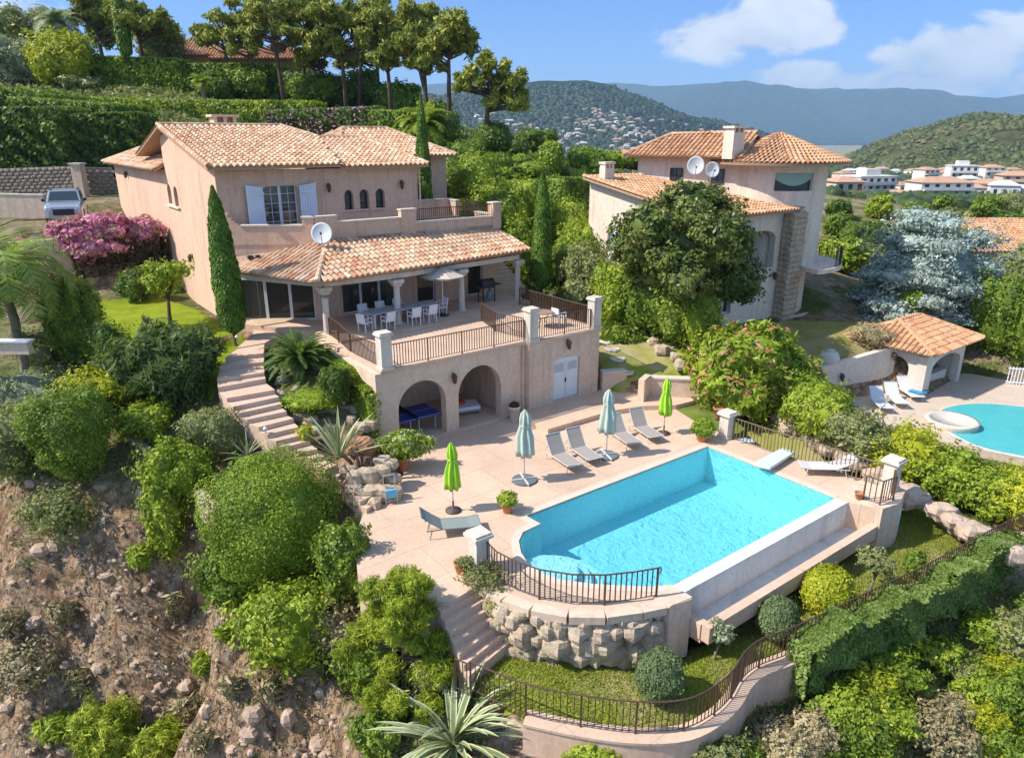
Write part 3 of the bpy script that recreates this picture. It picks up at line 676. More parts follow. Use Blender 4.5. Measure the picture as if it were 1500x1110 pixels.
for sgn,x0 in ((-1,-1.5),(1,.26)):
    m=MB();a=R(12)*sgn
    for k in range(7):      # boards
        y0=18.72-(.0 if sgn<0 else 0);xa=x0+sgn*.0
        u0=x0+sgn*(.02+k*.118);u1=x0+sgn*(.02+(k+1)*.118-.008)
        m.box(min(u0,u1),max(u0,u1),18.66-abs(u0-x0)*.12,18.70-abs(u0-x0)*.12,7.66,9.74+.02*k)
    for z in (8.0,9.4): m.box(min(x0,x0+sgn*.85),max(x0,x0+sgn*.85),18.58,18.62,z,z+.09)
    m.build('shutter',WSH,villa)
window(villa,fL,2.55,1.55,5.78,0,3.62,.15,3,0,.06,gl=GLASS2,name='sliding_door')
window(villa,fL,5.75,.55,5.7,0,3.62,.12,1,0,.05,gl=GLASS2,name='sliding_door')
window(villa,fL,8.9,.5,5.7,0,3.62,.12,1,0,.05,gl=GLASS2,name='sliding_door')
window(villa,fD,dl/2-.02,dl/2-.28,5.8,0,3.52,.1,3,0,.07,gl=GLASS2,name='sliding_door')
for x0,x1 in ((1.05,1.5),(3.55,4.05),(5.25,5.5)):
    m=MB();m.add([(x0+(x1-x0)*i/10,16.5+.05*(i%2),z) for z in (3.6,5.75) for i in range(11)],[(i,i+1,i+12,i+11) for i in range(10)]);m.build('curtain',pm('curtain_cloth',(.62,.55,.44),(.54,.47,.37),5,.9),villa)
m=MB();m.add([tuple(fD(.35+.9*i/14,.45+.06*(i%2),z)) for z in (3.6,5.75) for i in range(15)],[(i,i+1,i+16,i+15) for i in range(14)]);m.build('curtain',MATS['curtain_cloth'],villa)
def sconce(parent,f,s_,z_):
    m=MB()
    c=Vector(f(s_,-.16,z_));m.lathe([(.03,.0),(.08,.04),(.11,.30),(.13,.32),(.05,.42),(.02,.46)],c,8);m.bar(f(s_,0,z_+.42),c+Vector((0,0,.44)),.03);m.bar(f(s_,0,z_+.15),f(s_,-.03,z_+.45),.1,.04)
    m.build('wall_lantern',IRON,parent)
for s_,z_ in ((1.82,9.35),(5.97,9.35)): sconce(villa,fU,s_,z_)
for s_,z_ in ((40.5,9.3),(25.2,5.5)): sconce(villa,fG,s_,z_)
fl=MB().bar((-2.7,17.75,6.55),(-2.7,17.55,6.7),.1).cb((-2.85,17.5,6.6),.18,.16,.16).cb((-2.5,17.4,6.6),.18,.16,.16).build('floodlight',DARK,villa)
# vertical details: down pipe, house steps on the right
MB().tube([(7.08,18.7,10.4),(7.08,18.7,7.6)],.05,6).build('downpipe',STUCCO2,villa)
st=MB()
for i in range(9): st.box(10.6,12.6,16.3+i*.32,16.62+i*.32,3.2,3.72+i*.17)
so2=thing('garden_steps','pink stone steps climbing beside the porch end behind the barbecue','steps',(11.5,17,3.2));st.build('tread',STEP,so2)
# satellite dish on the porch roof
def dish(label,c,aim,r,group=None):
    t=local('satellite_dish',label,'satellite dish',c,0,group);m=MB();n=Vector(aim).normalized()
    q=n.to_track_quat('Z','Y').to_matrix().to_4x4();m.M=q
    k=18;vs=[];
    for rr,z in ((.02,.0),(r*.5,r*.06),(r*.85,r*.17),(r,r*.24),(r,r*.21),(r*.5,r*.03),(.02,-.04)):
        for i in range(k): a=2*math.pi*i/k;vs.append((rr*math.cos(a),rr*math.sin(a)*1.08,z))
    m.add(vs,[(i*k+j,i*k+(j+1)%k,(i+1)*k+(j+1)%k,(i+1)*k+j) for i in range(6) for j in range(k)])
    m.build('reflector',flat('dish_paint',(.72,.71,.68)),t,True)
    m=MB();m.M=q;m.bar((0,-r*.95,.1),(0,-r*.25,r*.95),.025).cb((0,-r*.25,r*.9),.08,.08,.12);m.build('receiver_arm',DARK,t)
    MB().tube([(0,0,-.05),(-n.x*.1,-n.y*.1,-.15),(-n.x*.1,-n.y*.1,-r-.25)],.03).build('mast',flat('grey_metal',(.4,.4,.4)),t);return t
pd=S(-.05,15.45,7.75);dish('white satellite dish standing on the porch roof under the balcony wall',pd,(.15,-1,.45),.48)
# ================================================================== garden terrace with arches
ter=thing('terrace_building','pink arched terrace building with white door and lounge terrace on top','terrace building',(4,8,0))
TZ=3.42
m=MB();fA=lambda s_,d_,z_:(s_,7.5+d_,z_)
archwall(m,fA,-1.35,5.75,-.1,TZ-.14,.42,[(.42,1.12,1.55,1.1,-.1),(3.28,1.12,1.55,1.2,-.1)])
fB=lambda s_,d_,z_:(s_,7.2+d_,z_)
archwall(m,fB,5.75,10.0,-.1,TZ-.14,.35,[(7.98,.82,2.15,.24,.3)])
m.box(5.75,6.1,7.62,8.4,-.1,TZ-.14).box(9.65,10.0,7.55,13.2,-.1,TZ-.14).box(-1.35,-.95,7.92,13.2,-.1,TZ-.14)
m.box(4.75,5.1,7.93,11.5,0,3.1).box(-.95,5.7,11.2,11.5,0,3.1)
m.build('wall',STUCCO2,ter)
MB().prism([(-1.42,7.42),(5.7,7.42),(5.7,7.12),(10.08,7.12),(10.08,13.5),(-1.42,13.5)],TZ-.14,TZ).build('terrace_floor',PAVE,ter)
MB().box(-1.0,5.7,7.4,11.3,-.05,.12).build('arcade_floor',PAVE,ter)
def pil(mb,u,w,z0,z1,s=.46):
    mb.cb((u,w,z0),s,s,z1-z0-.14);mb.cb((u,w,z1-.14),s+.14,s+.14,.07);mb.cb((u,w,z1-.07),s+.06,s+.06,.07)
for u,w,z0 in ((-1.12,7.62,TZ+.002),(5.98,7.4,TZ+.002),(9.78,7.38,TZ+.002)):
    m=MB();m.cb((u,w,z0),.56,.56,.1);pil(m,u,w,z0+.1,TZ+1.5);m.build('pillar',CREAM,ter)
# double door
m=MB()
for a in (7.19,7.99):
    m.box(a,a+.78,7.31,7.36,.32,2.2)
    m.box(a+.06,a+.72,7.295,7.31,1.62,2.1);m.box(a+.06,a+.72,7.295,7.31,.42,1.5)
m.prism([(7.2,7.31),(8.76,7.31),(8.76,7.36),(7.2,7.36)],2.2,2.32)
dr=m.build('door',WHITE,ter);MB().box(7.95,8.02,7.27,7.295,1.1,1.3).build('door_handle',DARK,dr)
for a in (7.3,8.1): MB().box(a,a+.56,7.288,7.294,1.66,2.06).build('louvre_panel',flat('grey_louvre',(.50,.52,.56)),dr)
sconce(ter,fA,1.9,2.25);sconce(ter,fB,7.95,2.75)
MB().tube([(5.55,7.42,3.2),(5.55,7.42,.1)],.04,6).build('downpipe',STUCCO2,ter)
# ------------------------------------------------------------------ railings
def railing(name,label,pts,h,site=True,every=99,st=.12,r=.013,mat=None,base_off=.08,posts=None,group=None,hook=False):
    """pts along the foot; posts at listed indices"""
    o=pts[0];t=thing(name,label,'railing',o,site,group)
    P=[Vector(p) for p in pts];posts=posts if posts is not None else [0,len(P)-1]
    hr=MB();br=MB()
    hp=[p+Vector((0,0,h)) for p in P]
    hr.tube(hp,.022,6)
    if hook: e=hp[-1];hr.tube([e,e+Vector((.1,0,-.02)),e+Vector((.14,0,-.12)),e+Vector((.08,0,-.2))],.02,5)
    br.tube([p+Vector((0,0,base_off)) for p in P],.014,5)
    mt=mat or IRON
    hr.build('handrail',mt,t);br.build('bottom_rail',mt,t)
    idx=sorted(set(posts))
    for i in idx: MB().bar(P[i]-Vector((0,0,.03)),P[i]+Vector((0,0,h)),.045).build('post',mt,t)
    for a,b in zip(idx[:-1],idx[1:]):
        m=MB()
        for i in range(a,b): bars(m,P[i],P[i+1],base_off,h,st,r)
        for i in range(a+1,b): m.bar(P[i]+Vector((0,0,base_off)),P[i]+Vector((0,0,h)),r*2)
        m.build('bar_panel',mt,t)
    return t
def seg(a,b,n): return [tuple(Vector(a).lerp(Vector(b),i/n)) for i in range(n+1)]
railing('railing','rusty iron railing along the terrace edge above the two arches',seg((-.85,7.55,TZ),(5.7,7.55,TZ),4),.95,posts=[0,1,2,3,4],st=.125)
railing('railing','rusty iron railing above the white door between two terrace pillars',seg((6.3,7.35,TZ),(9.5,7.35,TZ),2),.95,posts=[0,1,2],st=.125)
railing('railing','iron stair railing from the first porch column down to the terrace corner pillar',[(-1.0,13.2,3.5),(-1.1,12.0,3.5),(-1.18,10.6,TZ-.1),(-1.18,7.95,TZ)],.9,posts=[0,1,2,3],st=.125)
railing('railing','iron railing closing the far side of the terrace by the round table',[(9.85,7.75,TZ),(9.85,10.5,TZ),(9.85,13.3,TZ)],.95,posts=[0,1,2])
railing('railing','short iron railing at the terrace step beside the middle pillar',[(5.9,7.7,TZ),(5.6,9.6,TZ),(6.2,11.6,TZ)],.95,posts=[0,1,2],st=.13)
# ================================================================== pool deck
ARC=[(-3.15,-1.72),(-3.25,-2.3),(-3.1,-3.1),(-2.78,-3.85),(-2.2,-4.62),(-1.45,-5.2),(-.55,-5.62),(.1,-5.85),(.88,-5.98)]
BAY=[(.06,-.65),(-.72,-.72),(-1.14,-1.05),(-1.48,-1.6),(-1.66,-2.15),(-1.68,-2.75),(-1.47,-3.35),(-.9,-4.05),(-.25,-4.65),(.33,-5.15),(.92,-5.5)]
DECK=[(-1.45,7.5),(-1.62,6.2),(-1.75,5.2),(-3.3,4.5),(-4.2,3.6),(-5.2,2.2),(-5.95,.4),(-5.75,-.6),(-4.95,-2.0),(-4.5,-2.38),(-3.45,-2.2)]+ARC[1:]
deck=MB()
POOL=[(0.02,.1),(9.4,0.0),(9.45,-5.5)]+BAY[::-1]
from mathutils.geometry import tessellate_polygon
OUT=DECK[:11]+ARC[1:]+[(.9,-5.52)]+BAY[::-1][1:]+[(.0,.04),(9.42,.0),(9.47,-5.52),(9.55,-5.9),(9.87,-6.75),(11.75,-6.75),(11.6,-5.0),(10.95,-.2),(11.1,1.6),(12.3,4.9),(12.6,6.4),(10.1,7.4)]
tris=tessellate_polygon([[Vector((a,b,0)) for a,b in OUT]]);n=len(OUT);vs=[(a,b,0.) for a,b in OUT]+[(a,b,-1.9) for a,b in OUT]
def up_(t):
    A,B,C=[Vector(OUT[i]) for i in t];return t if (B-A).cross(C-A)>0 else (t[0],t[2],t[1])
ar=sum(OUT[i][0]*OUT[(i+1)%n][1]-OUT[(i+1)%n][0]*OUT[i][1] for i in range(n))
deck.add(vs,[up_(t) for t in tris]+[((i,i+n,(i+1)%n+n,(i+1)%n) if ar>0 else (i,(i+1)%n,(i+1)%n+n,i+n)) for i in range(n)])
dk=deck.build('pool_deck',PAVE);tag(dk,kind='structure')
dk.location=S(0,0,0);dk.rotation_euler.z=ANG
def site_struct(mb,name,mat,**k):
    o=mb.build(name,mat,None);o.location=S(0,0,0);o.rotation_euler.z=ANG;tag(o,kind='structure');return o
# joints of the paving: shallow darker bands
site_struct(MB().prism([(5.0,4.95),(8.6,4.9),(10.2,4.5),(11.6,3.6),(13.7,3.4),(13.9,4.6),(12.3,6.7),(10.0,7.3),(4.9,7.2)],.0,.22),'raised_patio',PAVE)
site_struct(MB().prism([(11.0,1.6),(11.6,3.55),(13.6,3.3),(12.2,.2),(11.1,.0)],-1,.02),'grass_patch',MATS.get('x') or leafm('turf',(.05,.085,.014),(.15,.19,.03),(.24,.24,.06),clump=1.2,tr=0,rough=.95))
# pool -----------------------------------------------------------------
pool=thing('swimming_pool','turquoise infinity pool with a rounded end and roman steps in the pink deck','swimming pool',(4,-3,0))
m_,nt,p=base('pool_mosaic');w=wpos(nt);br=nd(nt,'ShaderNodeTexVoronoi');br.inputs['Scale'].default_value=22;lk(nt,w,br.inputs['Vector'])
col=ramp(nt,br.outputs['Color'],[(.2,(.44,.74,.81)),(.5,(.54,.81,.86)),(.8,(.62,.86,.90))]);lk(nt,col,p.inputs['Base Color']);p.inputs['Roughness'].default_value=.6
MOS=m_
m=MB();ring=[(.03,.0),(9.39,-.03),(9.44,-5.5)]+[(.94,-5.47)]+[(a+.035,b+.0) for a,b in BAY[::-1][1:]];n=len(ring)
vs=[(a,b,-.03) for a,b in ring]+[(a,b,-1.5) for a,b in ring]
m.add(vs,[(i,i+n,(i+1)%n+n,(i+1)%n) for i in range(n)]+[tuple(range(n,2*n))]);m.build('basin',MOS,pool)
m=MB()
for i in range(3):
    rr=1.55-i*.38;m.lathe([(rr,-1.48),(rr,-.60+.22*i)],(-1.2,-2.75,0),24)
m.build('pool_step',pm('white_mosaic',(.93,.94,.93),(.86,.88,.87),6,.6),pool)
m=MB()
def coping(path,wd=.3,out=1,z=.012):
    P=[Vector(p) for p in path];k=len(P);o=[]
    for i in range(k):
        t=(P[min(i+1,k-1)]-P[max(i-1,0)]).normalized();o.append(P[i]+Vector((-t.y,t.x))*wd*out)
    for i in range(k-1): m.prism([tuple(P[i]),tuple(P[i+1]),tuple(o[i+1]),tuple(o[i])],-.05,z+.0004*(i%2))
coping([(.0,.04),(9.42,.02)],.28,1,.014);coping([(9.42,0),(9.47,-5.5)],.28,1,.012)
coping(BAY+[(.9,-5.52)],.26,-1,.012)
coping([(0.0,.04),(.05,-.66)],.26,-1,.016)
m.build('coping',pm('pale_coping',(.68,.56,.45),(.60,.48,.37),2,.8),pool)
# weir wall, overflow trough
WHM=pm('white_weir',(.74,.72,.66),(.62,.59,.52),1.4,.7,.15,.005,streak=True)
m=MB();m.prism([(.9,-5.5),(9.5,-5.5),(9.55,-5.92),(.9,-5.92)],-1.0,-.012);m.build('weir_wall',WHM,pool)
m=MB();m.box(.9,9.7,-5.5,-5.92+.0,-1.72,-1.004);m.box(.9,9.7,-6.62,-5.925,-1.1,-.98);m.build('trough_floor',WHM,pool)
m=MB();m.box(.9,9.85,-6.9,-6.625,-1.12,-.6);m.box(.9,9.85,-6.62,-6.2,-1.24,-1.102);m.build('trough_beam',PAVE,pool)
m=MB();m.box(.86,1.14,-6.62,-5.93,-1.1,-.62);m.build('trough_end',PAVE,pool)
MB().prism([(.02,-5.6),(.88,-5.55),(.88,-6.25),(.1,-6.15)],-1.9,.055).build('end_pier',STUCCO2,pool)
# water: sheet that tints and mirrors
m_,nt,p=base('pool_water');w=wpos(nt);f=nz(nt,2.2,4,w,.6,1.5);f2=nz(nt,7,3,w,.5,.8)
p.inputs['Base Color'].default_value=(.1,.5,.55,1);p.inputs['Roughness'].default_value=.05;p.inputs['Specular IOR Level'].default_value=.5
ad=nd(nt,'ShaderNodeMath',operation='MULTIPLY_ADD');lk(nt,f2,ad.inputs[0]);ad.inputs[1].default_value=.35;lk(nt,f,ad.inputs[2])
bp=nd(nt,'ShaderNodeBump');bp.inputs['Strength'].default_value=.5;bp.inputs['Distance'].default_value=.05;lk(nt,ad.outputs[0],bp.inputs['Height'])
gl=nd(nt,'ShaderNodeBsdfGlossy');gl.inputs['Roughness'].default_value=.03;lk(nt,bp.outputs[0],gl.inputs['Normal'])
tp=nd(nt,'ShaderNodeBsdfTransparent');tp.inputs[0].default_value=(.53,.85,.90,1)
fr=nd(nt,'ShaderNodeFresnel');fr.inputs[0].default_value=1.33;lk(nt,bp.outputs[0],fr.inputs['Normal'])
mx=nd(nt,'ShaderNodeMixShader');lk(nt,fr.outputs[0],mx.inputs[0]);lk(nt,tp.outputs[0],mx.inputs[1]);lk(nt,gl.outputs[0],mx.inputs[2])
lk(nt,mx.outputs[0],nt.nodes['Material Output'].inputs['Surface']);WATER=m_
m=MB();m.add([(a,b,-.022) for a,b in [(.01,.03),(9.41,-.01)]]+[(9.46,-5.52,-.022),(.9,-5.5,-.022)]+[(a,b,-.022) for a,b in BAY[::-1][1:]],[tuple(range(4+len(BAY)-1))[::-1]]);m.build('water',WATER,pool)
# corner block with small white door
blk=thing('pool_corner_block','pink corner block with a small white door below the far pool corner','wall',(10.7,-6.2,-1.7))
m=MB();m.prism([(9.87,-5.55),(9.87,-6.95),(10.75,-7.1),(11.9,-6.75),(11.95,-5.3)],-1.9,.08);m.build('wall',STUCCO2,blk)
m=MB();fK=lambda s_,d_,z_:(10.87+s_*.956,-7.07+s_*.292+d_,z_)
m.add([fK(0.05,-.03,-1.6),fK(.62,-.03,-1.6),fK(.62,.02,-1.6),fK(.05,.02,-1.6),fK(.05,-.03,-.45),fK(.62,-.03,-.45),fK(.62,.02,-.45),fK(.05,.02,-.45)],[(0,3,2,1),(4,5,6,7),(0,1,5,4),(1,2,6,5),(2,3,7,6),(3,0,4,7)]);m.build('door',WHITE,blk)
def pillar(label,u,w,z0,z1,s=.44):
    t=thing('stone_pillar',label,'pillar',(u,w,z0));m=MB();m.cb((u,w,z0),s,s,z1-z0-.16);m.cb((u,w,z0),s+.08,s+.08,.12);m.build('shaft',CREAM,t)
    MB().cb((u,w,z1-.16),s+.2,s+.2,.09).cb((u,w,z1-.07),s+.1,s+.1,.07).build('cap',CREAM,t);return t
pillar('square cream pillar at the head of the lower steps by the grey lounger',-3.0,-1.55,0,1.25)
pillar('square cream pillar between the flowering oleander and the fence',10.75,.15,0,1.2)
pillar('square cream pillar at the far right corner of the pool deck',11.5,-6.35,.08,1.3)
railing('railing','curved iron railing above the boulder wall round the rounded pool end',[(a,b,.0) for a,b in [(-2.85,-1.75),(-2.92,-2.35),(-2.78,-3.05),(-2.5,-3.75),(-1.95,-4.45),(-1.25,-5.0),(-.45,-5.4),(.12,-5.62)]],.95,posts=[0,3,5,7],st=.13,hook=True)
railing('railing','iron railing along the grass side of the deck behind the white lounger',[(a,b,0.0) for a,b in [(10.85,-.15),(10.95,-1.4),(11.05,-2.7),(11.2,-4.0),(11.35,-5.2),(11.48,-6.1)]],.95,posts=[0,2,4,5],st=.14,mat=flat('green_bronze',(.17,.13,.07)))
railing('railing','short iron railing at the corner beside the small terracotta pot',[(11.25,-6.55,.08),(10.75,-6.85,.08),(10.05,-6.75,.08),(9.98,-6.2,.08)],.9,posts=[0,1,2,3],st=.14)
dvb=thing('diving_platform','white rounded diving platform at the right pool edge','diving board',(10.3,-2.6,0))
m=MB();m.prism([(9.2,-2.35),(11.2,-2.2),(11.25,-2.75),(9.25,-3.0),(9.1,-2.7)],.16,.28);m.build('board',flat('pale_fibreglass',(.62,.74,.72),.5),dvb,bevel=.03)
MB().prism([(9.75,-2.42),(11.0,-2.32),(11.0,-2.65),(9.8,-2.85)],.0,.16).build('foot',PAVE,dvb)
# boulder wall below the curved rim ------------------------------------
bw=thing('boulder_wall','dry wall of big pale boulders below the curved pool railing','stone wall',(-1.5,-4.8,-1.7))
m=MB();rr_=random.Random(5)
path=[Vector(p) for p in [(-3.2,-2.35),(-3.2,-3.1),(-2.9,-3.9),(-2.3,-4.7),(-1.5,-5.3),(-.6,-5.75),(.05,-6.0)]]
for L,(zc,sz,off) in enumerate(((-1.62,.34,.2),(-1.28,.33,.14),(-.92,.33,.08),(-.56,.3,.03),(-.3,.2,.0))):
    for i in range(len(path)-1):
        a,b=path[i],path[i+1];n=Vector((b-a).normalized().yx);n=Vector((-abs(0) ,0)) if 0 else Vector(((b-a).y,-(b-a).x)).normalized()
        k=max(1,round((b-a).length/(sz*1.55)))
        for j in range(k):
            t=(j+.5+rr_.uniform(-.25,.25)+.3*(L%2))/k;p=a.lerp(b,t)-n*(-off+0)*-1
            r=sz*rr_.uniform(.62,1.3);p=a.lerp(b,t)-n*off
            m.rock((p.x,p.y,zc+rr_.uniform(-.08,.08)),(r*1.25,r*1.0,r*.82),rr_.random()*90)
m.build('boulders',ROCKP,bw)
m=MB()
for a,b in zip(ARC[1:-1],ARC[2:]):
    A,B=Vector(a),Vector(b);n=Vector((B-A).yx);n=Vector(((B-A).y,-(B-A).x)).normalized()
    m.prism([tuple(A+n*.3),tuple(B+n*.3),tuple(B-n*.06),tuple(A-n*.06)],-.2,.03)
m.build('coping_band',STUCCO2,bw)
# steps from the deck to the lower lawn
def stairs(name,label,L,Rr,zs,cat='steps',drop=.6,mat=None,ridx=None):
    t=thing(name,label,cat,(L[len(L)//2][0],L[len(L)//2][1],zs[-1]))
    for i in range(len(L)-1):
        m=MB();z=zs[i];o=.0
        m.prism([L[i],Rr[i],Rr[i+1],L[i+1]],z-drop,z-.002);m.build('tread',mat or STEP,t)
        m=None
    return t
n=7;L_=[tuple(Vector((-4.85,-2.2)).lerp(Vector((-4.85,-3.75)),i/n)) for i in range(n+1)];R_=[tuple(Vector((-3.3,-2.1)).lerp(Vector((-3.1,-3.3)),i/n)) for i in range(n+1)]
stairs('garden_steps','straight pink steps from the pool deck down to the lower lawn',L_,R_,[-.03-.2*(i+.6) for i in range(n)],drop=.9)
# curving steps on the left
PX=[((172,218),(313,188),3.28),((110,285),(310,262),3.1),((80,330),(310,305),2.95),((66,395),(314,360),2.8),((72,445),(322,398),2.6),((118,500),(370,455),2.42),((150,545),(392,492),2.24),((180,580),(405,528),2.06),
    ((225,612),(432,568),1.88),((285,652),(468,605),1.70),((330,690),(494,650),1.52),((375,725),(525,690),1.34),((440,752),(556,722),1.16),((500,785),(594,765),.98),((570,815),(630,800),.82),((640,880),(700,850),.64),((700,905),(735,885),.5),((780,990),(820,960),.34),((815,1040),(925,985),.18),((850,1080),(945,1010),.02)]
Ls=[];Rs=[];zs=[]
for a,b,z in PX:
    Ls.append(gs(300+a[0]/3.581,450+a[1]/3.581,z)[:2]);Rs.append(gs(300+b[0]/3.581,450+b[1]/3.581,z)[:2]);zs.append(z)
stairs('garden_steps','long curving pink steps winding from the porch down to the pool deck',Ls,Rs,zs,drop=.8)
# path from glass door to the steps
pth=[gs(x,y,3.3)[:2] for x,y in ((348,510),(388,503),(430,478),(470,474),(368,474),(372,487))]
site_struct(MB().prism(pth,3.0,3.32),'path',STEP)
# rock garden boulders
def rocks(label,lst,mat=ROCK,sc=1.):
    c=gp(*lst[0][:3]);t=local('rock_pile',label,'rocks',c);m=MB();r2=random.Random(len(label))
    for (px,py,z,r) in lst:
        p=gp(px,py,z)-c;m.rock((p.x,p.y,p.z),(r*r2.uniform(.9,1.3),r*r2.uniform(.8,1.1),r*r2.uniform(.65,.9)),r2.random()*70)
    m.build('boulders',mat,t);return t
rocks('grey boulders stacked below the sago palm beside the curving steps',[(400,545,2.5,.33),(415,560,2.3,.35),(437,548,2.5,.34),(458,552,2.4,.36),(440,575,2.1,.42),(480,560,2.3,.5),(462,580,2.0,.4),(490,580,2.0,.38),(412,580,2.1,.28),(405,530,2.7,.3),(425,535,2.7,.3),(470,540,2.6,.32)])
rocks('pale stones edging the upper rock bed below the ivy wall',[(440,610,1.55,.26),(455,616,1.5,.27),(470,606,1.5,.25),(488,600,1.6,.25),(505,597,1.6,.28),(522,598,1.6,.28),(538,605,1.5,.3),(545,622,1.3,.3),(460,632,1.3,.26),(530,625,1.3,.28),(515,615,1.35,.26)],ROCKP)
rocks('cut stone wall of weathered blocks at the foot of the curving steps',[(520,700,.7,.34),(540,695,.75,.36),(560,690,.8,.34),(575,700,.5,.32),(520,715,.45,.3),(540,720,.35,.36),(562,722,.3,.36),(577,722,.2,.3),(528,733,.15,.3),(548,738,.1,.3),(510,690,.85,.28),(560,675,1.0,.3),(572,680,.9,.3)],ROCKP)
rocks('orange rock slab in the bed beside the yucca',[(535,655,1.05,.42),(518,660,1.0,.3)],pm('orange_rock',(.50,.24,.12),(.36,.17,.09),3,.95,.5,.03))
# left wall of the annex (ivy on it later)
aw=thing('terrace_side_wall','pink side wall running up from the terrace corner pillar beside the ivy','wall',(-1.3,10,0))
m=MB();m.box(-1.62,-1.352,7.5,13.4,-.1,3.3);m.build('wall',STUCCO2,aw)
# ------------------------------------------------------------------ lower garden wall and fence
gw=local('garden_wall','curved pink retaining wall holding the lower lawn above the scrub','wall',WP[4],0)
m=MB();cc=MB();o0=WP[4]
def offs(P,dist):
    out=[]
    for i,p in enumerate(P):
        t=(P[min(i+1,len(P)-1)]-P[max(i-1,0)]).normalized();out.append(p+Vector((t.y,-t.x,0))*dist)
    return out
def smooth(P,k=4):
    out=[]
    for i in range(len(P)-1):
        a,b,c,d_=P[max(0,i-1)],P[i],P[i+1],P[min(len(P)-1,i+2)]
        for j in range(k):
            t=j/k;out.append(.5*((2*b)+(c-a)*t+(2*a-5*b+4*c-d_)*t*t+(3*b-a-3*c+d_)*t**3))
    return out+[P[-1]]
WS=smooth(WP[2:]);WI=offs(WS,-.12);WO=offs(WS,.26)
for i in range(len(WS)-1):
    q=[(p-o0).to_2d()[:] for p in (WI[i],WI[i+1],WO[i+1],WO[i])];m.prism(q,-2.6,.1);
WI2=offs(WS,-.2);WO2=offs(WS,.3)
for i in range(len(WS)-1):
    q=[(p-o0).to_2d()[:] for p in (WI2[i],WI2[i+1],WO2[i+1],WO2[i])];cc.prism(q,.1,.17+.0006*(i%2))
m.build('wall',STUCCO,gw);cc.build('coping',PAVE,gw)
fp=[tuple(p+Vector((0,0,.17))) for p in offs(smooth(WP[1:],4),0)]
railing('railing','long curved iron garden fence on the wall round the lower lawn',fp,.95,site=False,posts=list(range(0,len(fp),4)),st=.13,r=.011)
railing('railing','short iron gate railing at the foot of the straight pink steps',[tuple(gp(668,1010,-1.7)),tuple(gp(690,1020,-1.6)),],1.0,site=False,posts=[0,1])
# back retaining wall with steps
bk=thing('retaining_wall','low pink retaining wall with cap stones behind the green parasol','wall',(12,5.5,0))
def wq(px,py,z): return gs(px,py,z)[:2]
m=MB();c2=MB()
for (A,B,z1) in (((882,573),(917,570),1.15),((952,580),(1042,584),1.1)):
    a=Vector(wq(*A,.22));b=Vector(wq(*B,.22));t=(b-a).normalized();n=Vector((-t.y,t.x))
    m.prism([tuple(a),tuple(b),tuple(b+n*.35),tuple(a+n*.35)],-.3,z1);c2.prism([tuple(a-n*.05),tuple(b-n*.05),tuple(b+n*.4),tuple(a+n*.4)],z1+.001,z1+.07)
a=Vector(wq(952,580,.22));b=Vector(wq(945,548,1.6));t=(b-a).normalized();n=Vector((t.y,-t.x));m.prism([tuple(a),tuple(b),tuple(b+n*.3),tuple(a+n*.3)],-.2,1.3)
m.build('wall',STUCCO2,bk);c2.build('coping',CREAM,bk)
a=Vector(wq(918,572,.22));b=Vector(wq(950,578,.22));u_=(b-a).normalized();n=Vector((-u_.y,u_.x))
stairs('garden_steps','short flight of pink steps through the back retaining wall',[tuple(a+n*(.3*i)) for i in range(8)],[tuple(b+n*(.3*i)) for i in range(8)],[.38+.16*i for i in range(8)],drop=.6)
for i,(px,py,z) in enumerate(((918,531,1.5),(905,520,1.65),(897,510,1.75),(889,500,1.9),(884,490,2.05))):
    p=gp(px,py,z);t=local('stepping_stone',['lowest stepping stone, just above the short flight of steps','second stepping stone up from the short steps','middle stepping stone on the grass beside the terrace building','fourth stepping stone up the grass path','topmost stepping stone by the terrace pillar'][i],'stepping stone',(p.x,p.y,gz(p.x,p.y)+.03),.4*i,'stepping stones behind the terrace')
    MB().lathe([(.4,-.1),(.42,0),(.38,.03)],(0,0,0),9).build('stone',CREAM,t)
rocks('pale rock edging along the boundary hedge above the back lawn',[(880+i*11,448+i*7.2+(i%3)*3,2.5-.09*i,.24+.1*((i*7)%3)) for i in range(15)],ROCKP)
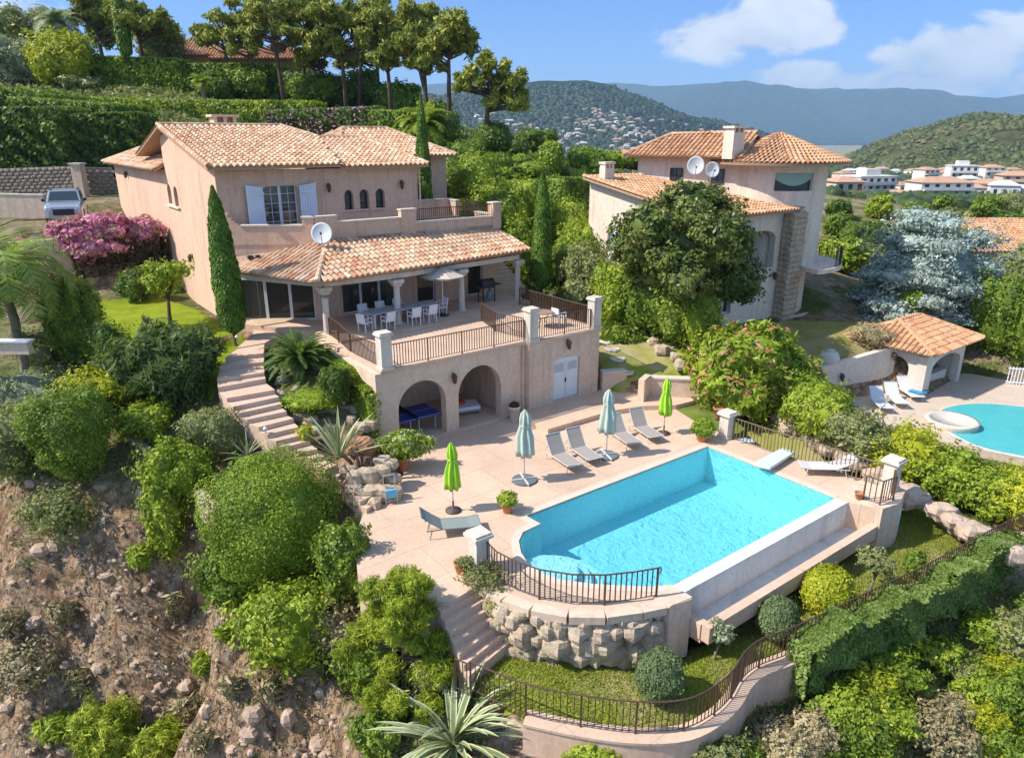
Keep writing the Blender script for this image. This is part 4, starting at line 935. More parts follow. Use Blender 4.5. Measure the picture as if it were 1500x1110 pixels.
# ================================================================== furniture
TAUPE=pm('taupe_sling',(.40,.34,.30),(.34,.29,.25),20,.7,.1,.002)
SLG=pm('grey_sling',(.27,.30,.28),(.22,.25,.23),20,.6,.1,.002)
ALU=flat('light_metal',(.55,.53,.50),.4);WSL=pm('white_sling',(.66,.60,.55),(.58,.52,.47),20,.7)
def lounger(label,foot,head,back=40,sl=TAUPE,fr=ALU,group='sun loungers round the pool',z=0,site=True,towel=None):
    """foot/head ground points in site plan"""
    A=S(*foot,z) if site else Vector((*foot,z));B=S(*head,z) if site else Vector((*head,z));dd=B-A
    t=local('sun_lounger',label,'sun lounger',A,math.atan2(dd.y,dd.x),group)
    L=2.0;hx=1.22;bl=.82;a=R(back);hw=.33
    m=MB()
    seatp=[(0.0,.34),(.35,.30),(hx,.33)];bp=[(hx,.33),(hx+bl*.5*math.cos(a),.33+bl*.5*math.sin(a)-.02),(hx+bl*math.cos(a),.33+bl*math.sin(a))]
    def sheet(P):
        vs=[(x,y,zz_+dz) for dz in (0,-.018) for x,zz_ in P for y in (-hw+.02,hw-.02)];k=len(P)
        return vs,[(2*i,2*i+1,2*i+3,2*i+2) for i in range(k-1)]+[(2*k+2*i,2*k+2*i+2,2*k+2*i+3,2*k+2*i+1) for i in range(k-1)]
    MB().add(*sheet(seatp)).build('seat',sl,t)
    MB().add(*sheet(bp)).build('backrest',sl,t)
    m=MB()
    for y in (-hw,hw):
        m.tube([(0,y,.33),(.35,y,.29),(hx,y,.32),(hx+.5,y,.30)],.02,5);m.tube([(q[0],y,q[1]-.01) for q in bp],.02,5)
        m.tube([(hx+.45*math.cos(a),y,.33+.45*math.sin(a)),(hx+.5,y,.30)],.012,4)
    m.tube([(0,-hw,.33),(0,hw,.33)],.02,5);m.tube([(bp[-1][0],-hw,bp[-1][1]),(bp[-1][0],hw,bp[-1][1])],.02,5)
    m.build('frame',fr,t)
    for x in (.22,1.55):
        for y in (-hw,hw): MB().tube([(x,y,.31),(x+(-.08 if x<1 else .08),y,0)],.018,5).build('leg',fr,t)
    return t
lounger('taupe lounger furthest left of the row, right of the left grey parasol',gs(845,693,0)[:2],gs(800,663,0)[:2],55)
lounger('taupe lounger second from left, between the two grey parasols',gs(873,683,0)[:2],gs(829,653,0)[:2],55)
lounger('taupe lounger half hidden behind the right grey parasol',gs(931,660,0)[:2],gs(889,631,0)[:2],50)
lounger('taupe lounger between the right grey parasol and the far lime parasol',gs(962,650,0)[:2],gs(920,622,0)[:2],55)
lounger('dark grey lounger standing alone beside the near lime parasol',gs(702,774,0)[:2],gs(616,784,0)[:2],38,SLG,flat('grey_tube',(.22,.23,.22),.45))
lounger('white lounger alone by the diving platform along the fence',(10.3,-3.55),(11.75,-4.9),28,WSL,flat('white_tube',(.62,.58,.54),.45))
def parasol(label,u,w,h,col,r,big,z=0.):
    """closed parasol: fluted drooping canopy"""
    t=local('closed_parasol',label,'parasol',S(u,w,z),0,'closed parasols round the pool')
    MB().tube([(0,0,0.03),(0,0,h-.02)],.022,8).build('pole',flat('pole_white',(.68,.68,.66),.4),t,True)
    z0=h*.38 if big else h*.36
    m=MB();m.lathe([(.03,h+.07),(.05,h+.03),(r*.45,h-.1),(r*.62,h-.35),(r*.55,h-.6),(r*.85,h-.95),(r*.95,z0+.22),(r*.98,z0),(.05,z0+.06)][::-1],(0,0,0),56,.24,7)
    for v in range(len(m.v)):
        x,y,zz_=m.v[v];k=1+.10*noise.noise(Vector((x*5,y*5,zz_*1.4+u)));m.v[v]=(x*k+.015*math.sin(zz_*5+u),y*k,zz_+.05*noise.noise(Vector((x*9,y*9,u))))
    c=m.build('canopy',col,t,True)
    MB().lathe([(r*.64,h-.56),(r*.66,h-.53),(r*.64,h-.5)],(0,0,0),16).build('tie_strap',col,c)
    if big:
        b=MB();
        for k in range(4):
            a0=k*math.pi/2+.3;b.prism([(0.04*math.cos(a0+.7),.04*math.sin(a0+.7))]+[(.46*math.cos(a0+q_*math.pi/2/6*.94),.46*math.sin(a0+q_*math.pi/2/6*.94)) for q_ in range(7)],0.01,.07)
        b.build('base_weight',pm('slate_slab',(.17,.18,.18),(.12,.13,.13),6,.8),t)
        MB().bar((-.5,-.15,.08),(.5,.15,.08),.05,.05).bar((-.15,.5,.08),(.15,-.5,.08),.05,.05).build('base_cross',flat('pole_white',(.6,.6,.6)),t)
    else:
        MB().lathe([(.27,0),(.27,.05),(.10,.09),(.035,.12),(.035,.38),(.02,.39)],(0,0,0),18).build('base_weight',flat('dark_base',(.10,.07,.06)),t,True)
    return t
LIME=pm('lime_fabric',(.40,.66,.04),(.32,.56,.03),7,.75,.3,.01);GRC=pm('grey_green_fabric',(.50,.55,.45),(.42,.47,.38),7,.75,.3,.01)
def P0(px,py): return gs(px,py,0)[:2]
parasol('closed grey-green parasol on a dark round base, left of the taupe loungers',*P0(768,704),2.75,GRC,.31,True)
parasol('closed grey-green parasol on a dark round base, among the taupe loungers',*P0(888,668),2.75,GRC,.31,True)
parasol('closed lime green parasol beside the dark grey lounger, nearer to the camera',*P0(664,748),2.45,LIME,.25,False)
parasol('closed lime green parasol at the far end of the deck near the back steps',*P0(972,635),2.45,LIME,.25,False)
# dining set on the porch
ZP=3.552
t=thing('dining_table','long pale grey dining table under the porch roof','table',(2.7,12.9,ZP))
m=MB();m.prism([(.95,12.75),(4.6,12.95),(4.55,13.95),(.9,13.75)],ZP+.70,ZP+.74);m.build('tabletop',flat('pale_grey_top',(.42,.46,.48),.5),t)
for a,b in ((1.1,12.9),(4.4,13.1),(4.35,13.75),(1.1,13.6)): MB().cb((a,b,ZP),.09,.09,.7).build('leg',WHITE,t)
def chair(label,u,w,ang,z=ZP,group='white chairs round the porch dining table'):
    t=local('garden_chair',label,'chair',S(u,w,z),ANG+ang,group);wm=WHITE
    m=MB();m.box(-.24,.24,-.24,.24,.42,.46);m.build('seat',wm,t)
    m=MB();m.bar((-.23,-.25,.44),(-.23,-.32,.88),.03).bar((.23,-.25,.44),(.23,-.32,.88),.03).bar((-.23,-.32,.88),(.23,-.32,.88),.03)
    for k in range(6): m.bar((-.2,-.265-.011*k,.5+.065*k),(.2,-.265-.011*k,.5+.065*k),.012,.06)
    m.build('backrest',wm,t)
    for x in (-.22,.22):
        for y in (-.22,.22): MB().cb((x,y,0),.035,.035,.44).build('leg',wm,t)
        MB().bar((x*1.08,-.28,.66),(x*1.08,.2,.66),.03).bar((x*1.08,.2,.66),(x*1.08,.2,.44),.03).build('armrest',wm,t)
for i,(u,w,a) in enumerate(((.55,12.75,-1.2),(1.55,12.45,.1),(2.95,12.5,0),(3.85,12.55,.1),(1.25,14.2,3.1),(2.2,14.25,3.1),(3.2,14.3,3.2),(4.95,13.4,1.6))):
    chair(['white chair at the left end of the porch table','white chair nearest the left side on the near side of the porch table','white chair on the near side just right of the second column','white chair furthest right on the near side of the porch table','white chair on the house side at the left of the porch table','second white chair from the left on the house side of the table','third white chair from the left on the house side of the table','white chair at the right end of the porch table'][i],u,w,a)
t=local('parasol','open beige parasol between the second and third porch columns','parasol',S(5.05,13.3,ZP))
m=MB();k=8;vs=[(0,0,2.5)]+[(1.15*math.cos(2*math.pi*i/k+.4),1.15*math.sin(2*math.pi*i/k+.4),2.02) for i in range(k)];m.add(vs,[(0,i+1,(i+1)%k+1) for i in range(k)]);
vs=[(0,0,2.46)]+[(1.15*math.cos(2*math.pi*i/k+.4),1.15*math.sin(2*math.pi*i/k+.4),1.96) for i in range(k)];m.add(vs,[(0,(i+1)%k+1,i+1) for i in range(k)])
m.build('canopy',pm('beige_canvas',(.60,.49,.38),(.54,.44,.34),4,.8),t);MB().tube([(0,0,0),(0,0,2.52)],.025).build('pole',WHITE,t,True);MB().lathe([(.3,0),(.3,.06),(.05,.1)],seg=14).build('base_weight',DARK,t)
t=local('barbecue','black gas barbecue with side shelf near the right porch column','barbecue',S(8.6,14.6,ZP),ANG)
MB().box(-.4,.4,-.28,.28,.78,.98).build('firebox',DARK,t,bevel=.02);m=MB();m.lathe([(.28,-.4),(.28,.4)],seg=14);
m.v=[(z_,y_*1.0,max(0,x_)+.98) for x_,y_,z_ in m.v];m.build('lid',DARK,t)
MB().box(-.85,-.42,-.25,.25,.88,.92).box(.42,.85,-.25,.25,.88,.92).build('side_shelf',DARK,t)
for x in (-.37,.37):
    for y in (-.24,.24): MB().cb((x,y,0),.05,.05,.78).build('leg',DARK,t)
MB().box(-.36,.36,-.2,.2,.18,.22).lathe([(.15,.22),(.16,.3),(.16,.55),(.06,.64)],(.2,0,0),12).build('gas_bottle',flat('grey_bottle',(.2,.25,.3)),t)
t=local('bistro_table','round iron table on the lounge terrace','table',S(7.9,9.0,TZ))
MB().lathe([(.55,.70),(.56,.72),(.55,.74)],seg=24).build('tabletop',pm('rust_top',(.34,.22,.16),(.24,.16,.12),6,.7),t)
for k in range(3): a=k*2.1;MB().tube([(.35*math.cos(a),.35*math.sin(a),0),(.12*math.cos(a),.12*math.sin(a),.35),(.4*math.cos(a),.4*math.sin(a),.7)],.018,5).build('leg',IRON,t)
chair('white chair beside the round table on the lounge terrace',8.75,8.7,-1.5,TZ,None)
# ping-pong table, daybed, urn, pots
t=thing('ping_pong_table','blue ping-pong table under the left arch','table',(.3,8.6,.12))
BL=flat('blue_top',(.015,.05,.30),.35)
MB().box(-.95,.28,7.85,9.35,.86,.90).build('tabletop',BL,t);MB().box(.32,1.55,7.85,9.35,.86,.90).build('tabletop',BL,t)
m=MB();wh=MATS['white_paint'];
for x0,x1,y0,y1 in ((-.95,1.55,8.59,8.61),(-.95,1.55,7.86,7.88),(-.95,1.55,9.32,9.34),(-.94,-.92,7.85,9.35),(1.52,1.54,7.85,9.35)): m.box(x0,x1,y0,y1,.901,.904)
m.build('court_line',wh,t);MB().box(.295,.305,7.75,9.45,.9,1.05).build('net',DARK,t)
for x in (-.7,.1,.5,1.3):
    for y in (8.05,9.15): MB().cb((x,y,.12),.05,.05,.74).build('leg',flat('grey_metal',(.4,.4,.4)),t)
t=thing('daybed','white daybed under the right arch','daybed',(3.6,8.9,.12))
MB().prism([(2.5,8.8),(3.9,8.4),(4.25,9.3),(2.8,9.8)],.32,.50).build('mattress',WHITE,t,bevel=.03)
MB().prism([(2.5,8.8),(3.9,8.4),(4.25,9.3),(2.8,9.8)],.24,.318).build('frame',flat('wicker',(.35,.3,.25)),t)
for a,b in ((2.65,8.85),(3.8,8.52),(4.1,9.2),(2.9,9.65)): MB().cb((a,b,.12),.06,.06,.13).build('leg',DARK,t)
cu=thing('cushion','red cushion lying on the white daybed','cushion',(3.1,9.2,.5));MB().cb((3.2,9.2,.5),.62,.42,.13).build('cover',flat('red_cloth',(.62,.07,.05),.8),cu,bevel=.06)
cu=thing('cushion','white pillow at the far end of the daybed','cushion',(2.85,9.45,.5));MB().cb((2.85,9.45,.5),.5,.3,.2).build('cover',WHITE,cu,bevel=.06)
def pot(label,loc,r,h,mat=TERRA,plantblob=None,pm_=G_GREEN,n=900,leaf=.06,name='potted_plant',cat='potted plant',extra=(),**k):
    t=local(name,label,cat,loc,0)
    MB().lathe([(r*.68,0),(r*.72,.02),(r*.95,h*.85),(r*1.08,h*.86),(r*1.08,h),(r*.92,h),(r*.88,h*.85)],(0,0,0),20).build('pot',mat,t,True)
    if plantblob:
        VC[0]+=1;V,Fq=leaves([[b[0],b[1],b[2]+h,*b[3:]] for b in plantblob],n,leaf,seed=VC[0],**k);link('foliage',mkmesh('foliage',V,Fq,pm_),t)
        for pn,m2,c2,l2 in extra:
            V,Fq=leaves([[b[0],b[1],b[2]+h,*[q*1.05 for q in b[3:]]] for b in plantblob],c2,l2,seed=VC[0]+70,core=0,shell=.05);link(pn,mkmesh(pn,V,Fq,m2),t)
    return t
pot('terracotta pot of leafy green plant between the near lime parasol and the pool',gp(743,750,0),.20,.34,TERRA,[(0,0,.17,.34,.34,.25)],G_LIME,700,.07)
pot('clipped round shrub in a terracotta pot behind the far pool corner',gp(1028,646,0),.24,.3,TERRA,[(0,0,.32,.48,.48,.38)],G_BOX,3000,.045)
pot('orange terracotta pot at the top of the straight lower steps',gp(676,838,0),.22,.36,TERRA,[(0.1,-.1,.05,.25,.22,.18)],G_OLIVE,260,.06)
pot('small terracotta pot on the corner block below the far fence pillar',gp(1258,730,.08),.16,.24)
pot('tall stone urn beside the right arch by the downpipe',S(4.75,7.0,0.0),.27,.72,CREAM,[(0,0,.05,.22,.22,.14)],leafm('red_leaf',(.10,.03,.03),(.25,.07,.06)),350,.05)
pot('terracotta pot of white flowering plumbago by the left arch',gp(590,688,0.),.3,.55,TERRA,[(0,0,.5,.75,.7,.5),(-.45,.2,.3,.5,.5,.42),(.5,.15,.35,.55,.5,.4),(.1,-.2,.85,.45,.45,.3),(.9,.4,.4,.35,.35,.25)],G_LIME,3800,.07,extra=[('blossom',WHITEF,420,.05)],bumpy=.2)
pot('tall terracotta jar with a small shrub by the back wall corner',gp(1052,612,0.1),.25,.5,TERRA)
t=local('towel','crumpled pale blue towel on the deck beside the fence pillar','towel',gp(1093,646,0.0))
m=MB();vs=[];N_=10
for i in range(N_):
    for j in range(N_): x=(i-4.5)*.07;y=(j-4.5)*.05;vs.append((x,y,.03+.05*abs(noise.noise(Vector((x*6,y*6,0))))))
m.add(vs,[(i*N_+j,(i+1)*N_+j,(i+1)*N_+j+1,i*N_+j+1) for i in range(N_-1) for j in range(N_-1)]);m.build('cloth',pm('pale_blue_cloth',(.55,.62,.72),(.45,.5,.6),9,.8),t,True)
t=local('pool_trolley','small metal rack with a blue towel at the foot of the curving steps','rack',gp(573,736,0),.4)
m=MB()
for x in (-.2,.2):
    for y in (-.13,.13): m.bar((x,y,0),(x,y,1.0 if y>0 else .55),.025)
for z in (.12,.5): m.bar((-.2,-.13,z),(.2,-.13,z),.02).bar((-.2,.13,z),(.2,.13,z),.02)
m.bar((-.2,.13,1.0),(.2,.13,1.0),.025);m.build('frame',ALU,t)
MB().box(-.19,.19,-.15,-.05,.25,.56).build('towel',flat('sky_blue_cloth',(.16,.48,.68),.8),t,bevel=.02)
# path lamp by the cypress and step lights
for px,py,z,lb in ((348,504,3.2,'small grey bollard lamp at the foot of the left cypress'),(341,592,2.1,'short post lamp on the outer edge of the curving steps, upper one'),(390,640,1.55,'short post lamp on the outer edge of the curving steps, lower one')):
    t=local('garden_lamp',lb,'lamp',gp(px,py,z));MB().tube([(0,0,0),(0,0,.3)],.025).build('post',flat('grey_metal',(.4,.4,.4)),t);MB().lathe([(.03,.3),(.08,.31),(.08,.36),(.02,.42)],seg=10).build('lamp_head',WHITE,t)
# ================================================================== car on the drive
car=local('parked_car','silver SUV parked nose forward on the drive behind the bougainvillea','car',tuple(dp(101,321,45.5)),.46)
# x across, -y towards the camera
CARP=flat('silver_paint',(.52,.54,.56),.25,.6,.6)
m=MB()
def sect(y,hw,zb,zt,r=.12): return [(-hw+r,y,zt),(-hw,y,zt-r),(-hw,y,zb),(hw,y,zb),(hw,y,zt-r),(hw-r,y,zt)]
secs=[(-2.25,.80,.35,.72),(-2.18,.95,.3,.92),(-1.9,1.0,.28,1.04),(-.95,1.02,.28,1.14),(1.9,1.02,.28,1.16),(2.25,.95,.32,1.1),(2.32,.85,.4,.95)]
vs=[p for q_ in secs for p in sect(*q_)];m.add(vs,[(i*6+k,i*6+(k+1)%6,(i+1)*6+(k+1)%6,(i+1)*6+k) for i in range(6) for k in range(6)]+[(5,4,3,2,1,0),tuple(36+k for k in range(6))]);m.build('body',CARP,car,False)
m=MB();gsx=[(-1.0,.93,1.12,1.16),(-.2,.80,1.12,1.76),(1.5,.80,1.12,1.80),(2.1,.84,1.12,1.2)]
vs=[p for q_ in gsx for p in sect(q_[0],q_[1],q_[2],q_[3],.04)];m.add(vs,[(i*6+k,i*6+(k+1)%6,(i+1)*6+(k+1)%6,(i+1)*6+k) for i in range(3) for k in range(6)]);m.build('cabin',CARP,car)
m=MB();m.add([(-.82,-.96,1.19),(.82,-.96,1.19),(.70,-.27,1.715),(-.70,-.27,1.715)],[(0,1,2,3)]);m.build('windscreen',GLASS,car)
for sgn in (-1,1):
    MB().add([(sgn*.905,-.8,1.22),(sgn*.865,1.9,1.24),(sgn*.815,1.4,1.68),(sgn*.815,-.15,1.68)],[(0,1,2,3)]).build('side_window',GLASS,car)
    MB().box(min(sgn*.62,sgn*.9),max(sgn*.62,sgn*.9),-2.27,-2.15,.74,.9).build('headlight',flat('lamp_glass',(.7,.72,.75),.1),car,bevel=.02)
    MB().box(min(sgn*1.02,sgn*1.2),max(sgn*1.02,sgn*1.2),-.75,-.6,1.15,1.32).build('wing_mirror',DARK,car,bevel=.03)
    for y in (-1.4,1.4):
        m=MB();m.lathe([(.2,-.11),(.36,-.11),(.37,0),(.36,.11),(.2,.11)],seg=20);m.v=[(z_+sgn*.93,y+x_,y_+.37) for x_,y_,z_ in m.v];wh_=m.build('wheel',DARK,car,True)
        m=MB();m.lathe([(.02,.12),(.22,.12),(.22,.10)],seg=14);m.v=[(sgn*z_+sgn*.93,y+x_,y_+.37) for x_,y_,z_ in m.v];m.build('rim',ALU,wh_)
MB().box(-.55,.55,-2.29,-2.2,.45,.8).build('grille',DARK,car);MB().box(-.86,.86,-2.3,-2.22,.28,.42).build('bumper',CARP,car)
MB().bar((-.72,-.1,1.82),(-.72,1.4,1.86),.04).bar((.72,-.1,1.82),(.72,1.4,1.86),.04).build('roof_rail',DARK,car)
# drive walls, stone wall, gate pillar
STN=pm('masonry',(.42,.34,.26),(.20,.16,.12),3.4,.95,.7,.05)
def wallpts(name,label,cat,pts,th,h,mat,cap=None,blocks=None):
    o=Vector(pts[0]);t=local(name,label,cat,o);m=MB();c=MB();r2=random.Random(len(label))
    for a,b in zip(pts[:-1],pts[1:]):
        a=Vector(a)-o;b=Vector(b)-o;n=Vector(((b-a).y,-(b-a).x,0)).normalized()*th/2
        m.add([a-n-Vector((0,0,.5)),b-n-Vector((0,0,.5)),b+n-Vector((0,0,.5)),a+n-Vector((0,0,.5)),a-n+Vector((0,0,h)),b-n+Vector((0,0,h)),b+n+Vector((0,0,h)),a+n+Vector((0,0,h))],[(0,3,2,1),(4,5,6,7),(0,1,5,4),(1,2,6,5),(2,3,7,6),(3,0,4,7)])
        if cap: c.add([a-n*1.25+Vector((0,0,h+.002)),b-n*1.25+Vector((0,0,h+.002)),b+n*1.25+Vector((0,0,h+.002)),a+n*1.25+Vector((0,0,h+.002)),a-n*1.25+Vector((0,0,h+.07)),b-n*1.25+Vector((0,0,h+.07)),b+n*1.25+Vector((0,0,h+.07)),a+n*1.25+Vector((0,0,h+.07))],[(0,3,2,1),(4,5,6,7),(0,1,5,4),(1,2,6,5),(2,3,7,6),(3,0,4,7)])
        if blocks:
            L=(b-a).length;k=int(L/blocks);rows=int(h/(blocks*.55))
            for r_ in range(rows):
                for i in range(k):
                    p=a.lerp(b,(i+.5+.5*(r_%2))/k)+n*1.02;zc=(r_+.5)*blocks*.55
                    m.rock((p.x,p.y,a.z+(b.z-a.z)*(i+.5)/k+zc),(blocks*.52,blocks*.3,blocks*.3),r2.random()*90,0)
    m.build('wall',mat,t)
    if cap: c.build('coping',cap,t)
    return t
bwall=[(-21.3,43.2,3.4),(-25.2,41.2,3.4),(-31,38.6,3.2)]
wallpts('retaining_wall','pink retaining wall under the bougainvillea beside the gable lawn','wall',bwall,.35,3.15,STUCCO)
wallpts('drive_wall','low pink wall along the drive at the left edge behind the palm','wall',[dp(-60,305,46),dp(70,308,46)],.3,.9,STUCCO2,CREAM)
sw=[dp(-120,296,60),dp(0,294,60),dp(118,290,60)]
wallpts('stone_wall','brown block stone wall left of the gate pillar below the dark hedge','stone wall',sw,.4,2.5,STN,None,.5)
wallpts('stone_wall','brown block stone wall between the gate pillar and the villa','stone wall',[dp(128,290,60),dp(172,290,61)],.4,2.4,STN,None,.5)
p=dp(123,294,59);t=local('gate_pillar','pink gate pillar between the two brown stone walls','pillar',p);MB().cb((0,0,-.4),.75,.75,3.2).build('shaft',STUCCO2,t);MB().cb((0,0,2.8),.95,.95,.12).build('cap',CREAM,t)
# ================================================================== neighbour's house
NW=pm('neighbour_stucco',(.80,.66,.52),(.72,.58,.45),.6,.92,.35,.012,streak=True)
nb=thing('villa',"neighbour's peach villa with a round tower, stone pier and curved balcony",'house',(24,-0+12,1.5))
fN=lambda s_,d_,z_:(s_,7.7+d_,z_)
m=MB();archwall(m,fN,17.6,24.9,.8,8.2,.4,[(23.0,1.35,6.4,.55,4.75),(20.2,.5,3.6,0,2.5),(23.4,.38,3.5,.1,2.35),(19.0,.45,7,0,5.8)])
fM=lambda s_,d_,z_:(17.6+d_,s_,z_)
archwall(m,fM,8.1,16.0,.8,8.2,.4,[(14.2,.5,6.8,.2,5.4),(11,.5,6.8,.2,5.4)])
m.add([(17.6,7.7,8.2),(17.6,16.0,8.2),(17.6,16.0,9.6)]+[(18.0,7.7,8.2),(18.0,16.0,8.2),(18.0,16.0,9.6)],[(0,2,1),(3,4,5),(0,3,5,2),(1,2,5,4)])
m.box(17.6,27,16.0,16.4,.8,9.55)
# upper storey
UB=[(24.0,10.4),(21.9,16.6),(27.4,19.0),(29.5,12.0)]
m.prism(UB,8,10.85);m.build('wall',NW,nb)
TC=(26.9,9.9);TR=2.95
def arcwall(mb,r,a0,a1,z0,z1,cut=None,n=28):
    for i in range(n):
        a=a0+(a1-a0)*i/n;b=a0+(a1-a0)*(i+1)/n;mid=(a+b)/2
        P=lambda an,rr,z:(TC[0]+rr*math.cos(an),TC[1]+rr*math.sin(an),z)
        segs=[(z0,z1)]
        if cut:
            for c0,c1,za,zb in cut:
                if c0<mid<c1:
                    ns=[]
                    for s0,s1 in segs:
                        if za<s1 and zb>s0:
                            if s0<za: ns.append((s0,za))
                            if zb<s1: ns.append((zb,s1))
                        else: ns.append((s0,s1))
                    segs=ns
        for s0,s1 in segs:
            mb.add([P(a,r,s0),P(b,r,s0),P(b,r-.3,s0),P(a,r-.3,s0),P(a,r,s1),P(b,r,s1),P(b,r-.3,s1),P(a,r-.3,s1)],[(0,1,5,4),(2,3,7,6),(4,5,6,7),(0,3,2,1),(0,4,7,3),(1,2,6,5)])
m=MB();D_=math.radians
arcwall(m,TR,D_(-180),D_(180),4.7,10.7,[(D_(-149),D_(-100),9.05,10.05),(D_(-136),D_(-108),4.75,7.35)],64)
arcwall(m,TR-.5,D_(-180),D_(180),.8,4.5,[(D_(-136),D_(-105),2.6,4.2)],60)
tw=m.build('tower_wall',NW,nb)
m=MB()
for a0,a1,za,zb in ((-149,-100,9.05,10.05),):
    for i in range(8):
        a=D_(a0+(a1-a0)*i/8);b=D_(a0+(a1-a0)*(i+1)/8);r=TR-.2;z1=zb-.05*0
        m.add([(TC[0]+r*math.cos(a),TC[1]+r*math.sin(a),za),(TC[0]+r*math.cos(b),TC[1]+r*math.sin(b),za),(TC[0]+r*math.cos(b),TC[1]+r*math.sin(b),zb),(TC[0]+r*math.cos(a),TC[1]+r*math.sin(a),zb)],[(0,1,2,3)])
m.build('window',GLASS,nb)
AW=flat('green_blind',(.30,.47,.36),.7);m=MB()
for i in range(8):
    a=D_(-148+46*i/8);b=D_(-148+46*(i+1)/8);r=TR-.1;k=math.sin(math.pi*(i+.0)/8);k2=math.sin(math.pi*(i+1)/8)
    m.add([(TC[0]+r*math.cos(a),TC[1]+r*math.sin(a),9.75-.42*k),(TC[0]+r*math.cos(b),TC[1]+r*math.sin(b),9.75-.42*k2),(TC[0]+r*math.cos(b),TC[1]+r*math.sin(b),10.03),(TC[0]+r*math.cos(a),TC[1]+r*math.sin(a),10.03)],[(0,1,2,3)])
m.build('blind',AW,nb)
for a0,a1,z0,z1,rr in ((-136,-108,4.78,7.35,TR-.15),(-136,-105,2.6,4.2,TR-.65)):
    m=MB()
    for i in range(6):
        a=D_(a0+(a1-a0)*i/6);b=D_(a0+(a1-a0)*(i+1)/6);m.add([(TC[0]+rr*math.cos(a),TC[1]+rr*math.sin(a),z0),(TC[0]+rr*math.cos(b),TC[1]+rr*math.sin(b),z0),(TC[0]+rr*math.cos(b),TC[1]+rr*math.sin(b),z1),(TC[0]+rr*math.cos(a),TC[1]+rr*math.sin(a),z1)],[(0,1,2,3)])
    m.build('shutter',flat('mint_shutter',(.36,.52,.47),.7),nb)
UA=Vector((24.0,10.4));UE=Vector((21.9,16.6));ut=(UE-UA).normalized();un=Vector((-ut.y,ut.x))
def fUW(s_,d_,z_): p=UA+ut*s_+un*(.02-d_)*1.0;return (p.x,p.y,z_)
for s_ in (1.3,3.9):
    m=MB()
    for a_,b_,c_,d_ in ((-.42,.42,9.35,9.42),(-.42,.42,10.12,10.19),(-.42,-.34,9.42,10.12),(.34,.42,9.42,10.12),(-.03,.03,9.42,10.12)):
        P=[fUW(s_+a_,0,c_),fUW(s_+b_,0,c_),fUW(s_+b_,-.05,c_),fUW(s_+a_,-.05,c_),fUW(s_+a_,0,d_),fUW(s_+b_,0,d_),fUW(s_+b_,-.05,d_),fUW(s_+a_,-.05,d_)];m.add(P,[(0,3,2,1),(4,5,6,7),(0,1,5,4),(1,2,6,5),(2,3,7,6),(3,0,4,7)])
    o=m.build('window',DARK,nb);MB().add([fUW(s_-.34,-.02,9.42),fUW(s_+.34,-.02,9.42),fUW(s_+.34,-.02,10.12),fUW(s_-.34,-.02,10.12)],[(0,1,2,3)]).build('pane',GLASS,o)
# stone pier
m=MB();m.box(24.9,26.0,7.0,7.9,.8,7.9);r2=random.Random(3)
for k in range(22):
    z=1.0+k*.32
    for u in (25.0,25.35,25.7,26.0): m.rock((u+r2.uniform(-.05,.05),7.0,z),(.24,.12,.19),r2.random()*50,0)
    for w in (7.2,7.55,7.85): m.rock((24.9,w,z+.1),(.12,.24,.19),r2.random()*50,0);m.rock((26.02,w,z+.1),(.12,.24,.19),r2.random()*50,0)
m.build('stone_pier',ROCKP,nb)
# curved balcony
m=MB();ring2=[(TC[0]+(TR+1.5)*math.cos(D_(a)),TC[1]+(TR+1.5)*math.sin(D_(a))) for a in range(-105,46,10)]+[(TC[0],TC[1])]
m.prism(ring2,4.45,4.7);m.build('balcony',NW,nb)
m=MB();rp=[(TC[0]+(TR+1.42)*math.cos(D_(a)),TC[1]+(TR+1.42)*math.sin(D_(a)),4.7) for a in range(-85,46,8)]
m.tube([(a,b,c+.95) for a,b,c in rp],.02,5)
for a,b in zip(rp[:-1],rp[1:]): bars(m,a,b,0,.95,.15)
m.build('balcony_railing',DARK,nb)
MB().prism([(TC[0]+(TR+.0)*math.cos(D_(a)),TC[1]+(TR+.0)*math.sin(D_(a))) for a in range(-110,46,10)]+[TC],.9,1.62).build('plinth',CREAM,nb)
# glazing of the recess, small windows
m=MB();m.box(21.7,24.4,9.0,9.05,4.8,6.9);m.build('loggia_glass',GLASS,nb)
MB().box(17.9,24.9,8.15,9.6,4.55,4.7).box(17.9,24.9,9.1,9.4,.8,8.1).build('loggia_wall',NW,nb)
window(nb,fN,20.2,.5,3.6,0,2.5,.2,2,0,.05);window(nb,fN,23.4,.38,3.5,.1,2.35,.2,1,2,.05,mat=DARK);window(nb,fN,19.0,.45,7,0,5.8,.2,2,0,.05)
for q_ in (14.2,11): window(nb,fM,q_,.5,6.8,.2,5.4,.15,2,0,.06,gl=flat('pale_shutter',(.55,.62,.66)))
